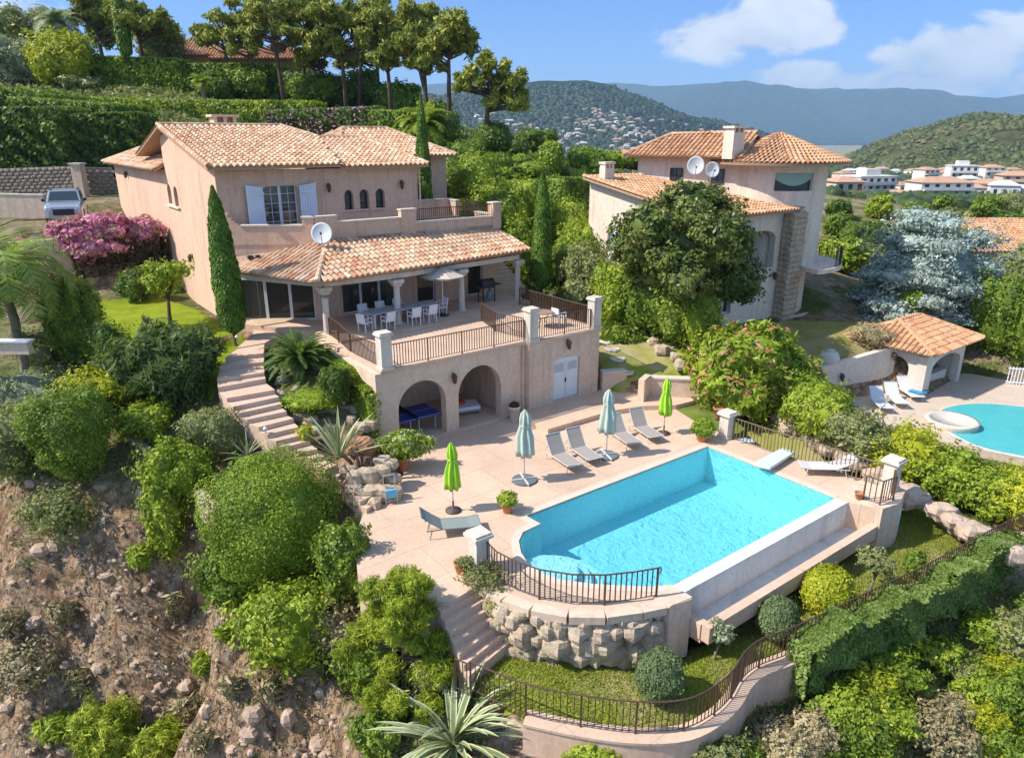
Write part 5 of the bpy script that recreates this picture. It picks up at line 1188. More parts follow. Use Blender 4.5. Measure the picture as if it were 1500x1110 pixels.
# roofs
L0,L1,L2,L3=(17.1,7.2,8.0),(25.9,7.2,8.15),(26.2,11,8.9),(23.2,9.6,8.55)
roof(nb,[[(17.1,7.1,8.05),(24.9,7.1,8.05),(24.9,10.6,8.68),(24.0,10.2,8.6),(21.7,16.5,9.72),(17.1,16.5,9.72)],[(24.9,7.1,8.04),(27.1,7.3,8.1),(26.9,8.6,8.3),(24.9,9.0,8.4)]],[((17.15,7.1,8.1),(17.15,16.5,9.77))],TILE2,.3)
def cone_roof(parent,c,r0,r1,z0,z1,a0,a1,mat,flare=1.):
    mb=MB();rows=int((r0-r1)/.38)+1
    for j in range(rows):
        ra=r0+(r1-r0)*j/rows;rb=r0+(r1-r0)*(j+1)/rows-.08;za=z0+(z1-z0)*j/rows;zb=z0+(z1-z0)*(j+1)/rows+.02
        k=max(3,int((a1-a0)*ra/.29))
        for i in range(k):
            am=a0+(a1-a0)*(i+.5)/k;hw=(a1-a0)/k*.36;vs=[]
            for rr,zz_,f in ((ra,za+.03,1.05),(rb,zb,.95)):
                for q_ in range(5):
                    t=math.pi*q_/4;an=am-hw*math.cos(t)*f;vs.append((c[0]+rr*math.cos(an),c[1]+rr*math.sin(an),zz_+.085*math.sin(t)))
            mb.add(vs,[(q_,q_+1,q_+6,q_+5) for q_ in range(4)])
            an=a0+(a1-a0)*(i)/k;vs=[(c[0]+rr*math.cos(a_),c[1]+rr*math.sin(a_),zz_) for rr,zz_,a_ in ((ra,za+.02,an-hw*.7),(ra,za+.02,an+hw*.7),(rb,zb-.02,an+hw*.7),(rb,zb-.02,an-hw*.7))];mb.add(vs,[(0,1,2,3)])
    o=mb.build('roof',mat,parent)
    b=MB();b.lathe([(r0-.05,z0-.14),(r0-.02,z0-.02),(r1,z1-.03)],(c[0],c[1],0),48);b.build('eaves_board',pm('genoise',(.5,.33,.22)),o);return o
cone_roof(nb,TC,4.15,.15,10.62,12.2,-math.pi,math.pi,TILE2)
e0,e1,e2,e3=(23.2,9.6,10.9),(21.0,17.1,10.9),(27.8,20,10.9),(30,12,10.9)
ra_,rb_=(26.0,10.8,12.25),(24.0,15.8,12.15)
roof(nb,[[e1,e0,ra_,rb_],[e2,e1,rb_],[e3,e2,rb_,ra_]],[(e1,rb_),(rb_,ra_)],TILE2,.3)
def chim(u,w,z0,z1,s,nm='chimney'):
    m=MB();m.cb((u,w,z0),s*1.5,s,z1-z0-.35);
    for x in (-.6,.0,.6): m.cb((u+x*s,w,z1-.35),.14,s*.9,.22)
    m.cb((u,w,z1-.13),s*1.7,s*1.15,.13);m.build(nm,NW,nb)
chim(23.2,10.4,10.8,12.6,.7);chim(18.2,15.6,9.2,10.6,.5)
sconce(nb,fN,24.5,4.0)
dish("neighbour's large white satellite dish on the lower roof, left one",dp(1019,243,43.5),(-.15,-1,.15),.50,'satellite dishes on the neighbouring villa')
dish("neighbour's smaller white satellite dish on the lower roof, right one",dp(1043,249,43),(.1,-1,.2),.42,'satellite dishes on the neighbouring villa')
# ---- pool house and neighbour's pool
NPZ=-1.5
site_struct(MB().prism([(21.8,-5.5),(20.8,-1.0),(NA.x,NA.y+.05),(26.6,1.0),(26.6,3.0),(34.5,3.0),(36,-1),(36,-12),(24,-12)],-3,NPZ),'neighbour_terrace',pm('neighbour_paving',(.62,.49,.38),(.54,.42,.32),1.,.85))
nw=thing('retaining_wall',"pale retaining wall with sloping top beside the neighbour's loungers",'wall',(24.5,0,NPZ))
A=NA.copy();B=NB.copy();t_=(B-A).normalized();n=Vector((-t_.y,t_.x))
m=MB();q=[A,B,B+n*.35,A+n*.35];m.add([(p.x,p.y,-3) for p in q]+[(q[0].x,q[0].y,.25),(q[1].x,q[1].y,1.05),(q[2].x,q[2].y,1.05),(q[3].x,q[3].y,.25)],[(0,3,2,1),(4,5,6,7),(0,1,5,4),(1,2,6,5),(2,3,7,6),(3,0,4,7)]);m.build('wall',NW,nw)
def fW(s_,d_,z_): p=A+t_*s_+n*d_;return (p.x,p.y,z_)
sconce(nw,fW,1.3,-.6);sconce(nw,fW,4.6,.3)
ph=thing('pool_house',"pale open pool house with arches and tiled roof beside the neighbour's pool",'pool house',(29,0,NPZ))
m=MB();fP=lambda s_,d_,z_:(26.75+d_,s_,z_);fQ=lambda s_,d_,z_:(s_,-.7+d_,z_)
archwall(m,fP,-.7,3.2,-1.6,1.15,.35,[(.85,.72,-.1,.62,-1.6)])
archwall(m,fQ,27.1,31.6,-1.6,1.0,.4,[(29.4,1.75,-.1,.62,-1.6)])
m.box(31.2,31.6,-.3,3.2,-1.6,1.0).box(26.75,31.6,3.2,3.5,-1.6,1.2).box(28.0,30.9,-.2,.2,-1.5,-.75);m.build('wall',pm('whitewash',(.70,.62,.54),(.62,.54,.46),1,.9),ph)
m=MB()
for u,w in ((26.9,-.55),): m.cb((u,w,-1.5),.5,.5,2.3)
m.build('stone_column',CREAM,ph)
pe=[(26.1,-1.3,1.12),(32.2,-1.3,1.12),(32.2,3.7,1.12),(26.1,3.7,1.12)];pr0,pr1=(28.0,1.6,2.15),(30.4,1.6,2.15)
roof(ph,[[pe[0],pe[1],pr1,pr0],[pe[1],pe[2],pr1],[pe[3],pe[0],pr0],[pe[2],pe[3],pr0,pr1]],[(pe[0],pr0),(pe[1],pr1),(pr0,pr1)],TILE2,.3)
np_=thing('swimming_pool',"neighbour's turquoise kidney pool beyond the boundary hedge",'swimming pool',(27,-4.5,NPZ))
kp=[gs(*a,NPZ+.02)[:2] for a in ((1377,603),(1400,594),(1440,591),(1500,596),(1560,606),(1600,640),(1560,680),(1500,668),(1440,655),(1405,640),(1378,622))]
kq=[Vector((a,b)) for a,b in kp];kp=[]
for i in range(len(kq)):
    a,b,c,d_=kq[i-1],kq[i],kq[(i+1)%len(kq)],kq[(i+2)%len(kq)]
    for j in range(5):
        t=j/5;q=.5*((2*b)+(c-a)*t+(2*a-5*b+4*c-d_)*t*t+(3*b-a-3*c+d_)*t**3);kp.append((q.x,q.y))
n=len(kp);m=MB();m.add([(a,b,NPZ+.02) for a,b in kp]+[(a,b,NPZ+.02) for a,b in [((x-27.)*1.06+27.,(y+4.5)*1.06-4.5) for x,y in kp]],[(i,(i+1)%n,(i+1)%n+n,i+n) for i in range(n)]);m.build('coping',CREAM,np_)
MB().add([(a,b,NPZ+.012) for a,b in kp],[tuple(range(n))]).build('water',pm('neighbour_water',(.10,.52,.54),(.08,.45,.48),1.2,.06,.3,.03,0,.6),np_)
ht=local('hot_tub',"round raised hot tub at the near end of the neighbour's pool",'hot tub',gp(1393,622,NPZ))
MB().lathe([(1.15,-.3),(1.18,.2),(1.2,.3),(.95,.3),(.93,.2)],seg=28).build('rim',CREAM,ht,True);MB().lathe([(.94,.18),(.01,.2)],seg=24).build('water',MATS['neighbour_water'] ,ht)
for i,(f,h) in enumerate((((1300,607),(1262,575)),((1322,600),(1284,570)),((1345,590),(1306,566)))):
    a=gp(*f,NPZ);b=gp(*h,NPZ);lounger(["neighbour's white lounger furthest left by the pale retaining wall","neighbour's white lounger in the middle by the pale retaining wall","neighbour's white lounger with a blue towel nearest the pool house arch"][i],a[:2],b[:2],45,flat('white_plastic',(.66,.68,.70)),flat('white_plastic',(.66,.68,.70)),"neighbour's white loungers",NPZ+.01,False)
a=gp(1338,584,NPZ);t=local('towel','bright blue towel draped over the neighbouring lounger','towel',a+Vector((0,0,.38)),.6);MB().box(-.1,.9,-.35,.35,0,.02).build('cloth',flat('blue_cloth',(.05,.28,.5),.8),t)
t=local('gate',"white slatted gate at the far right of the neighbour's terrace",'gate',gp(1472,562,NPZ),-.35);m=MB();m.bar((0,0,.95),(2.2,0,.95),.06).bar((0,0,.15),(2.2,0,.15),.06)
for k in range(14): m.bar((.08+k*.16,0,0),(.08+k*.16,0,1.05),.045)
m.build('slat_panel',WHITE,t)
p=gp(1216,515,.95);t=local('jar',"large round cream jar on the neighbour's lawn above the wall",'jar',Vector((p.x,p.y,gz(p.x,p.y))));MB().lathe([(.25,0),(.5,.35),(.55,.6),(.42,.9),(.22,1.0),(.28,1.06)],seg=20).build('body',CREAM,t,True)
# house at the right edge
rh=local('house','orange tiled roof of a house cut off by the right picture edge','house',gp(1480,440,0)+Vector((2,8,0)))
c=Vector((0,0,0));MB().box(-3.5,9,-4,6,-4,3.4).build('wall',NW,rh)
roof(rh,[[(-4.2,-4.8,3.3),(9.5,-4.8,3.3),(7,1,5.2),(-1.2,1,5.2)],[(-4.2,6.5,3.3),(-4.2,-4.8,3.3),(-1.2,1,5.2)],[(9.5,6.5,3.3),(-4.2,6.5,3.3),(-1.2,1,5.2),(7,1,5.2)]],[((-4.2,-4.8,3.3),(-1.2,1,5.2)),((-1.2,1,5.2),(7,1,5.2))],TILE2,.32)
# upper villa behind the pines
up=local('house','ochre villa with an orange roof half hidden behind the tall pines','house',dp(385,150,96))
OCH=pm('ochre_stucco',(.62,.36,.15),(.54,.30,.12),.6);MB().box(-4,6,-4,4,-3,4.6).box(-11,-4,-2,5,-3,5.2).build('wall',OCH,up)
for x in (-2,1,4): MB().box(x,x+1,-4.06,-3.98,1.5,3.3).build('window',GLASS,up)
roof(up,[[(-4.6,-4.6,4.6),(6.6,-4.6,4.6),(4,0,6.2),(-2,0,6.2)],[(6.6,-4.6,4.6),(6.6,4.6,4.6),(4,0,6.2)],[(-4.6,4.6,4.6),(-4.6,-4.6,4.6),(-2,0,6.2)]],[((-2,0,6.2),(4,0,6.2))],TILE2,.4)
roof(up,[[(-11.6,-2.6,5.2),(-3.6,-2.6,5.2),(-6,1.5,7.4),(-9,1.5,7.4)],[(-3.6,-2.6,5.2),(-3.6,5.6,5.2),(-6,1.5,7.4)],[(-11.6,5.6,5.2),(-11.6,-2.6,5.2),(-9,1.5,7.4)]],[((-9,1.5,7.4),(-6,1.5,7.4))],TILE2,.4)
# left edge: neighbour terrace with parasol
lt=local('terrace_wall','pale balustrade at the left edge below the palm','wall',dp(20,500,27))
MB().box(-4,.6,-.15,.15,-.5,.0).build('wall',STUCCO2,lt);MB().box(-4,.7,-.22,.22,.0,.06).build('coping',WHITE,lt)
wallpts('garden_wall','narrow pink garden wall running down beside the round bush on the cliff top','wall',[gp(185,640,.9),gp(215,668,.55),gp(245,690,.2)],.3,.35,STUCCO2)
wallpts('garden_wall','low pink wall along the cliff edge above the bare rock','wall',[gp(295,735,-.2),gp(330,778,-.6),gp(345,800,-.9)],.3,.5,STUCCO2)
# ================================================================== valley houses
def vhouse(label,px,py,D,wd,dp_,h,st=2,flatroof=False,col=None,group='white and cream villas in the valley'):
    b=dp(px,py,D);t=local('house',label,'house',b,random.uniform(-.3,.3),group)
    WL=col or pm('valley_white',(.74,.70,.64),(.66,.61,.54),.3,.9,0)
    m=MB();m.box(-wd/2,wd/2,-dp_/2,dp_/2,-4,h)
    m.build('wall',WL,t)
    k=max(3,int(wd/2.6))
    for s_ in range(st):
        for i in range(k):
            x=-wd/2+wd*(i+.5)/k;z=h/st*s_+h/st*.28
            MB().box(x-.6,x+.6,-dp_/2-.06,-dp_/2+.1,z,z+h/st*.52).build('window',GLASS,t)
        if s_: MB().box(-wd/2+.3,wd/2-.3,-dp_/2-1.3,-dp_/2,h/st*s_-.1,h/st*s_+.08).box(-wd/2+.3,wd/2-.3,-dp_/2-1.32,-dp_/2-1.26,h/st*s_+.08,h/st*s_+.9).build('balcony',WL,t)
    if flatroof: MB().box(-wd/2-.3,wd/2+.3,-dp_/2-.3,dp_/2+.3,h,h+.35).box(-wd*.2,wd*.2,-dp_*.2,dp_*.3,h+.35,h+2.2).build('roof',WL,t)
    else:
        m=MB();e=.5;m.add([(-wd/2-e,-dp_/2-e,h),(wd/2+e,-dp_/2-e,h),(wd/2+e,dp_/2+e,h),(-wd/2-e,dp_/2+e,h),(-wd/2+dp_*.45,0,h+dp_*.17),(wd/2-dp_*.45,0,h+dp_*.17)],[(0,1,5,4),(1,2,5),(2,3,4,5),(3,0,4),(3,2,1,0)]);m.build('roof',pm('far_tiles',(.55,.34,.22),(.44,.25,.15),.8),t)
    return t
vhouse('white modern block with stacked balconies, left of the valley villas',1268,290,230,13,9,6.5,3,True)
vhouse('cream villa with a low tiled roof right of the modern white block',1372,288,215,15,9,4.2,2)
vhouse('small grey-white villa behind and above the cream villa, left one',1355,262,330,8,7,4,2)
vhouse('white villa with a flat roof above the cream villa',1406,262,330,11,8,5.5,2,True)
vhouse('small cream villa on the scrub hill foot near the right picture edge',1450,258,350,9,8,4,2)
vhouse('low peach house right of the cream villa',1442,284,240,10,8,3.4,1,col=pm('valley_peach',(.66,.5,.38),(.58,.43,.32),.4))
vhouse('peach terraced house at the right picture edge in the valley',1488,274,260,12,9,4,2,col=pm('valley_peach',(.66,.5,.38)))
vhouse('small house with tiled roof right behind the tower of the neighbouring villa',1232,282,200,8,8,3,1,col=pm('valley_peach',(.66,.5,.38)))
vhouse('beige house with tiled roof below the white modern block',1312,300,190,9,7,2.6,1)
vhouse('house partly seen above the laurel hedge left of the neighbouring villa',905,252,150,8,6,3.2,1,col=pm('valley_peach',(.66,.5,.38)))
vhouse('pale villa beyond the topiary, left of the dark valley hedge',876,236,400,16,8,4,1,True)
# distant village on the wooded hill
bv=BVHTree.FromPolygons([tuple(v) for v in v2],[tuple(f) for f in f2_.tolist()])
def wm(nm,c): return flat(nm,c,.9,0,.1)
protos=[]
for i,(c1,c2) in enumerate((((.70,.66,.58),(.50,.33,.23)),((.66,.54,.42),(.46,.28,.18)),((.74,.72,.68),(.62,.58,.52)))):
    m=MB();m.box(-5,5,-4,4,-3,4.6);m.cm=1;m.add([(-5.5,-4.5,4.6),(5.5,-4.5,4.6),(5.5,4.5,4.6),(-5.5,4.5,4.6),(-2,0,6.4),(2,0,6.4)],[(0,1,5,4),(1,2,5),(2,3,4,5),(3,0,4)]);m.cm=2
    for x in (-3.2,0,3.2): m.add([(x-.6,-4.03,1.2),(x+.6,-4.03,1.2),(x+.6,-4.03,3.2),(x-.6,-4.03,3.2)],[(0,1,2,3)])
    me=mkmesh('village_house',np.array(m.v),m.f,[wm('far_wall%d'%i,c1),wm('far_roof%d'%i,c2),DARK],False,m.mi);protos.append(me)
r3=random.Random(12);cnt=0;tries=0
while cnt<298 and tries<6000:
    tries+=1;px=r3.choice([r3.uniform(640,1060),r3.uniform(740,960)]);top=np.interp(px,[640,740,850,960,1060,1110],[180,158,160,172,190,205]);py=r3.uniform(top,232)
    if fbm(px*.012,py*.03,3.3,3)<-.22: continue
    dr_=Vector(ray(px,py)).normalized();h=bv.ray_cast(Vector((0,0,H)),dr_)[0]
    if not h: continue
    o=bpy.data.objects.new('village_house',protos[r3.randrange(3)]);COL.objects.link(o);o.location=h;o.rotation_euler.z=r3.uniform(-.6,.6);s_=r3.uniform(.75,1.35);o.scale=(s_*r3.uniform(.8,1.3),s_,s_)
    tag(o,'small pale house in the village spread over the distant dark hillside','house','village houses on the distant hillside');cnt+=1
# wooded scrub clumps on the nearer hill and on the valley floor
def clumps(name,pts,mat,kind='stuff'):
    P=np.array(pts);n_=len(P);g=np.random.default_rng(4)
    a=np.linspace(0,2*np.pi,6,endpoint=False);base_=np.array([[math.cos(x)*math.cos(e),math.sin(x)*math.cos(e),math.sin(e)] for e in (0,.7) for x in a]+[[0,0,1]])
    V=P[:,None,:3]+base_[None]*P[:,None,3:4]*g.uniform(.6,1.4,(n_,13,1))*np.array([1,1,.85])
    f=[(i,(i+1)%6,6+(i+1)%6,6+i) for i in range(6)]+[(6+i,6+(i+1)%6,12,12) for i in range(6)]
    F3=[]
    tri=[(a_,b_,c_) for (a_,b_,c_,d_) in f[:6]]+[(a_,c_,d_) for (a_,b_,c_,d_) in f[:6]]+[(6+i,6+(i+1)%6,12) for i in range(6)]
    Fq=(np.arange(n_)[:,None,None]*13+np.array(tri)[None]).reshape(-1,3)
    o=link(name,mkmesh(name,V.reshape(-1,3),Fq,mat,False));tag(o,kind=kind);return o
pts=[];bv3=BVHTree.FromPolygons([tuple(v) for v in v3],[tuple(f) for f in f3_.tolist()])
for i in range(9000):
    x=r3.uniform(130,560);y=r3.uniform(430,800);h=bv3.ray_cast(Vector((x,y,500)),Vector((0,0,-1)))[0]
    if h and fbm(x*.02,y*.02,1,3)>-.25: pts.append((h.x,h.y,h.z,r3.uniform(1.2,3.2)))
clumps('hill_scrub',pts,leafm('far_scrub',(.03,.045,.012),(.09,.105,.03),(.16,.14,.06),clump=.02,tr=0))
pts=[];
for i in range(7000):
    x=r3.uniform(620,1120);dr_=None
    py=r3.uniform(125,234);dr_=Vector(ray(x,py)).normalized();h=bv.ray_cast(Vector((0,0,H)),dr_)[0]
    if h: pts.append((h.x,h.y,h.z,r3.uniform(4,9)))
clumps('hill_woods',pts,leafm('far_woods',(.012,.022,.010),(.03,.05,.018),(.05,.075,.025),clump=.004,tr=0))
pts=[]
for i in range(16000):
    D=math.exp(r3.uniform(math.log(120),math.log(1900)));x=D*r3.uniform(-.15,.85);z=gz(x,D)
    pts.append((x,D,z,r3.uniform(.7,1.6)*(1+D/420)))
clumps('valley_woods',pts,leafm('valley_woods',(.02,.035,.012),(.06,.09,.025),(.11,.13,.04),clump=.03,tr=0))
for i in range(40):
    px=r3.uniform(860,1500);D=r3.uniform(900,2300);p=dp(px,300,D);z=gz(p.x,D)
    o=bpy.data.objects.new('village_house',protos[i%3]);COL.objects.link(o);o.location=(p.x,D,z);o.scale=(2,2,1.6);tag(o,'small pale building far out on the valley floor below the blue hills','house','far buildings on the valley floor')

r4=random.Random(41);sp_=[]
for i in range(300):
    px=r4.uniform(1225,1510);py=r4.uniform(248,300)
    if any(abs(px-a)<20 and abs(py-b)<7 for a,b in sp_) or len(sp_)>26: continue
    sp_.append((px,py));D=230+(300-py)*5.5;p=dp(px,py,D);p.z=gz(p.x,p.y)+.3
    o=bpy.data.objects.new('village_house',protos[r4.randrange(3)]);COL.objects.link(o);o.location=p;o.rotation_euler.z=r4.uniform(-.5,.5);s_=r4.uniform(.55,.85);o.scale=(s_,s_,s_)
    tag(o,'small pale house scattered among trees in the near valley','house','small houses in the near valley')
# ================================================================== planting
def gh(px,py,zt=None):
    """where the sight line meets the ground"""
    d_=Vector(ray(px,py)).normalized();h=GB.ray_cast(Vector((0,0,H)),d_,600)[0]
    return h if h else Vector((d_[0]*60,d_[1]*60,10))
def ppm(p): return F/(p.y*cP-(p.z-H)*sP)      # pixels per metre there
def bush(name,label,px,py,wpx,hpx,mat,n,leaf,nb=5,group=None,cat='shrub',loc=None,sq=1.,seed=None,hi=None,main=.8,**k):
    """px,py = foot of the plant; width and height as seen"""
    p=loc or gh(px,py);q=ppm(p);R_=wpx/q/2;Hh_=hpx/q*(hi or 1.08);r=random.Random(seed or int(px*7+py));b=[]
    b.append((0,0,Hh_*.5,R_*main,R_*main*sq,Hh_*.5));f_=.72 if p.y<36 else .8;leaf=leaf*f_;n=int(n*1.45)
    for i in range(nb):
        a=2*math.pi*(i+r.random()*.6)/nb;rr=R_*r.uniform(.42,.60);s_=r.uniform(.34,.52)
        b.append((math.cos(a)*rr,math.sin(a)*rr*sq,Hh_*r.uniform(.32,.72),R_*s_,R_*s_,Hh_*r.uniform(.26,.36)))
    return plant(name,label,cat,p,b,n,leaf,mat,group,**k)
YPN=leafm('young_pine_needles',(.14,.18,.012),(.34,.40,.03),(.52,.55,.06),tr=.25)
# ---- big foreground shrubs
bush('dome_shrub','large clipped dark green dome shrub in front of the curving steps',410,850,186,188,G_BOX,46000,.062,0,hi=1.08,bumpy=.09,seed=5,main=1.0)
bush('round_shrub','round glossy green shrub on the cliff top left of the curving steps',118,700,128,128,G_GREEN,13000,.08,5,bumpy=.1)
bush('weeping_shrub','weeping feathery green shrub between the gable lawn and the curving steps',250,582,150,95,leafm('leaf_weeping',(.04,.07,.02),(.12,.17,.05),(.2,.25,.08)),9000,.13,6,aspect=4,rnd=1.3,bumpy=.2)
bush('hedge_shrub','clipped dark green shrub left of the weeping shrub on the lawn edge',168,560,75,85,G_DARK,5500,.08,3)
bush('shrub','grey green bush beside the lower curving steps',322,672,95,75,G_OLIVE,5000,.08,5)
bush('shrub','leafy light green vine shrub left of the large dome shrub',268,740,95,95,G_LIME,4200,.12,6,bumpy=.3)
bush('shrub','light green creeper hanging over the bare pink rock face',248,810,55,120,G_LIME,2200,.12,5,bumpy=.35)
bush('shrub','mid green bush just below the left side of the large dome shrub',345,880,110,80,G_GREEN,5200,.11,6,bumpy=.3)
bush('shrub','bright leafy bush on the cliff below the large dome shrub',420,965,140,105,G_LIME,6500,.12,7,bumpy=.3)
bush('shrub','dry pale shrub at the cliff edge right of the bright leafy bush',500,960,90,90,G_DRY,2600,.09,5,bumpy=.4,core=.6)
bush('shrub','dark green bush at the right foot of the large dome shrub by the deck',508,868,85,100,G_GREEN,4600,.10,5,bumpy=.25)
bush('shrub','bushy green shrub at the deck edge above the young pine',572,895,80,60,G_GREEN,3400,.11,5,bumpy=.3)
bush('shrub','round mid green shrub at the bottom left of the deck edge',470,905,80,70,G_GREEN,3600,.11,5,bumpy=.3)
# left edge
bush('shrub','olive grey shrub below the palm at the left edge',55,612,130,70,G_GREY,6000,.09,6,bumpy=.3)
bush('shrub','pale olive shrub at the left edge above the cliff',25,690,110,90,G_OLIVE,5200,.1,5,bumpy=.3)
bush('shrub','yellow green climbing bush between the weeping shrub and the round shrub',150,600,110,60,G_YEL,2400,.11,6,bumpy=.45,core=.5,extra=())
bush('shrub','low light green bush beside the round glossy shrub',215,640,75,48,G_LIME,2200,.11,5,bumpy=.35)
bush('hedge_column','tall ivy covered hedge column beside the palm',118,535,90,125,G_GREEN,10000,.10,5,seed=8,bumpy=.16)
bush('shrub','olive bush at the foot of the palm',62,540,90,60,G_OLIVE,3500,.1,5,bumpy=.3)
bush('shrub','olive scrub bush high on the cliff face at the left',95,780,110,65,G_OLIVE,2800,.10,6,bumpy=.45,core=.4)
bush('shrub','small dry bush low on the cliff at the left edge',40,1000,90,60,G_DRY,1800,.10,5,bumpy=.45,core=.4)
bush('shrub','bright yellow green bush at the bottom edge of the cliff, left one',165,1112,85,85,YPN,16000,.05,8,aspect=5,rnd=1.5,shell=.7,bumpy=.35,core=.5)
bush('shrub','bright yellow green bush at the bottom edge of the cliff, right one',232,1118,70,58,YPN,11000,.05,7,aspect=5,rnd=1.5,shell=.7,bumpy=.35,core=.5)
for i,(px,py,w,h) in enumerate(((300,985,40,30),(340,1015,35,25),(262,905,30,40),(330,935,28,20),(95,910,50,30),(120,1010,50,32),(210,830,40,34),(15,930,50,40),(275,1050,40,30),(80,1080,60,34),(400,1020,34,30),(300,1095,40,24))):
    bush('dry_tuft',['small dry tuft on the streaked pink cliff face','dry grass clump on the brown slope of the cliff'][i%2],px,py,w,h,G_DRY if i%3 else G_LIME,420,.11,3,'small dry tufts scattered over the cliff',core=0,shell=.9,aspect=4,rnd=1.5)
# ---- garden bed by the steps
def blades(label,name,px,py,n,L,wd,mats,up=.5,loc=None,seed=1,droop=.5,cat='plant',trunkh=0,spread=1.):
    p=loc or gh(px,py);t=local(name,label,cat,p);r=random.Random(seed)
    for mi_,(mname,mat) in enumerate(mats):
        m=MB();r=random.Random(seed)
        for i in range(n):
            a=r.random()*6.283;el=r.uniform(.12,1.0)*up+ (1-up)*.15;l=L*r.uniform(.7,1.1);el=min(1.45,el*1.5);k=7;wv=wd*r.uniform(.8,1.15);dr__=droop*r.uniform(.3,1.3)
            pts_=[]
            x=0;z=trunkh;e=el
            for j in range(k+1):
                f=j/k;pts_.append((x,z));x+=l/k*math.cos(e);z+=l/k*math.sin(e);e-=dr__/k*(1.1+f)
            side=Vector((-math.sin(a),math.cos(a),0));dirv=Vector((math.cos(a),math.sin(a),0))
            for s0,s1,mm in ((-1,-.62,1),(-.62,0,0),(0,.62,0),(.62,1,1)):
                if mm!=mi_ and len(mats)>1: continue
                vs=[]
                for j,(xx,zz_) in enumerate(pts_):
                    f=j/k;ww=wv*(.55+.9*f if f<.35 else (.865*(1-((f-.35)/.65)**2.2)+.02))
                    for s_ in (s0,s1): vs.append(dirv*xx*spread+side*ww*s_+Vector((0,0,zz_+abs(s_)*ww*.35)))
                m.add(vs,[(2*j,2*j+1,2*j+3,2*j+2) for j in range(k)])
        m.build(mname,mat,t,False)
    return t
AG1=leafm('agave_green',(.14,.19,.08),(.27,.33,.15),(.36,.41,.22),tr=.05);AG2=leafm('agave_cream',(.50,.48,.24),(.66,.62,.36),(.7,.67,.42),tr=.05)
blades('huge striped agave with cream margined leaves at the bottom centre','agave',665,1078,64,2.25,.10,[('blade',AG1),('blade_margin',AG2)],.85,seed=3,droop=.75,loc=gp(664,1092,-2.9))
blades('striped yucca fan in the bed beside the orange rock slab','yucca',497,672,34,2.0,.075,[('blade',AG1),('blade_margin',AG2)],1.0,seed=6,droop=.25,loc=gp(497,672,.95))
blades('tall strappy pale green plant beside the lower curving steps','flax_plant',362,662,20,1.1,.03,[('blade',AG1),('blade_margin',AG2)],1.05,seed=9,droop=.3,loc=gp(362,668,1.0))
blades('small spiky agave on the left bank of the round shrub','agave',300,640,14,.6,.04,[('blade',AG1)],.8,seed=12,loc=gp(300,652,1.2))
def fronds(name,label,loc,n,L,lift,droop,mat,trunk_h=0,tr_r=.15,leafL=.45,cat='palm',seed=2,up0=.2,up1=1.2,tmat=GREYBARK,nl=34,lw=.03):
    t=local(name,label,cat,loc);r=random.Random(seed);m=MB();rc=MB()
    for i in range(n):
        a=2.4*i+r.uniform(-.2,.2);e=up0+(up1-up0)*(i/n)+r.uniform(-.1,.1);l=L*r.uniform(.85,1.1);k=10;x=0;z=trunk_h;pts_=[]
        for j in range(k+1):
            pts_.append((x,z,e));x+=l/k*math.cos(e);z+=l/k*math.sin(e);e-=droop/k*(.6+1.3*j/k)
        dv_=Vector((math.cos(a),math.sin(a),0));sd_=Vector((-math.sin(a),math.cos(a),0))
        rc.tube([dv_*x+Vector((0,0,z)) for x,z,_ in pts_],[.03*(1-.8*j/k) for j in range(k+1)],4,False)
        for q_ in range(nl):
            f=.12+.88*q_/nl;jj=min(k-1,int(f*k));ff=f*k-jj;x=pts_[jj][0]*(1-ff)+pts_[jj+1][0]*ff;z=pts_[jj][1]*(1-ff)+pts_[jj+1][1]*ff;e=pts_[jj][2]
            c=dv_*x+Vector((0,0,z));fw=dv_*math.cos(e)+Vector((0,0,math.sin(e)));ll=leafL*math.sin(math.pi*min(1,.15+f*.85))**.6
            for s_ in (-1,1):
                tip=c+sd_*s_*ll*.85+fw*ll*.55+Vector((0,0,-ll*r.uniform(.1,.4)+.1*ll));m.add([c-fw*lw*.5,c+fw*lw*.5+sd_*s_*.0,tip,c+(tip-c)*.5-fw*lw],[(0,1,2,3)])
    m.build('frond_leaves',mat,t);rc.build('frond_stems',mat,t)
    if trunk_h>.05:
        tm=MB();kk=int(trunk_h/.18)+2;tm.tube([(0.04*math.sin(i*.7),0,-.3+(trunk_h+.35)*i/kk) for i in range(kk+1)],[tr_r*(1+.12*(i%2)) for i in range(kk+1)],9);tm.build('trunk',tmat,t,True)
    return t
fronds('sago_palm','dark green sago palm on the grey boulders beside the first porch column',gp(440,540,2.75),84,1.75,0,1.2,leafm('sago',(.04,.08,.015),(.12,.20,.035),(.22,.30,.06)),.35,.2,.2,'cycad',3,.05,1.35,nl=34,lw=.035)
fronds('palm_tree','palm tree with drooping light green fronds at the left edge',gh(46,580),36,3.3,0,2.4,leafm('palm_light',(.14,.20,.035),(.32,.40,.08),(.48,.52,.16)),5.4,.17,.9,seed=5,up0=-.1,up1=1.25,nl=38,lw=.05)
fronds('palm_tree','grey green palm on the hilltop at the upper left behind the yellow tree',dp(95,88,88),34,3.4,0,1.8,G_GREY,3.6,.35,.8,seed=6,up0=-.2,up1=1.4,nl=26,lw=.10)
fronds('palm_tree','pale feathery palm behind the middle cypress at the foot of the pines',dp(622,226,64),36,3.0,0,1.7,G_LIME,2.4,.3,.7,seed=7,up0=-.3,up1=1.35,nl=26,lw=.09)
fronds('palm_tree','small palm on the hedge line above the villa roof',dp(300,150,76),18,1.5,0,1.6,G_LIME,1.8,.2,.5,seed=8,nl=20,lw=.08)
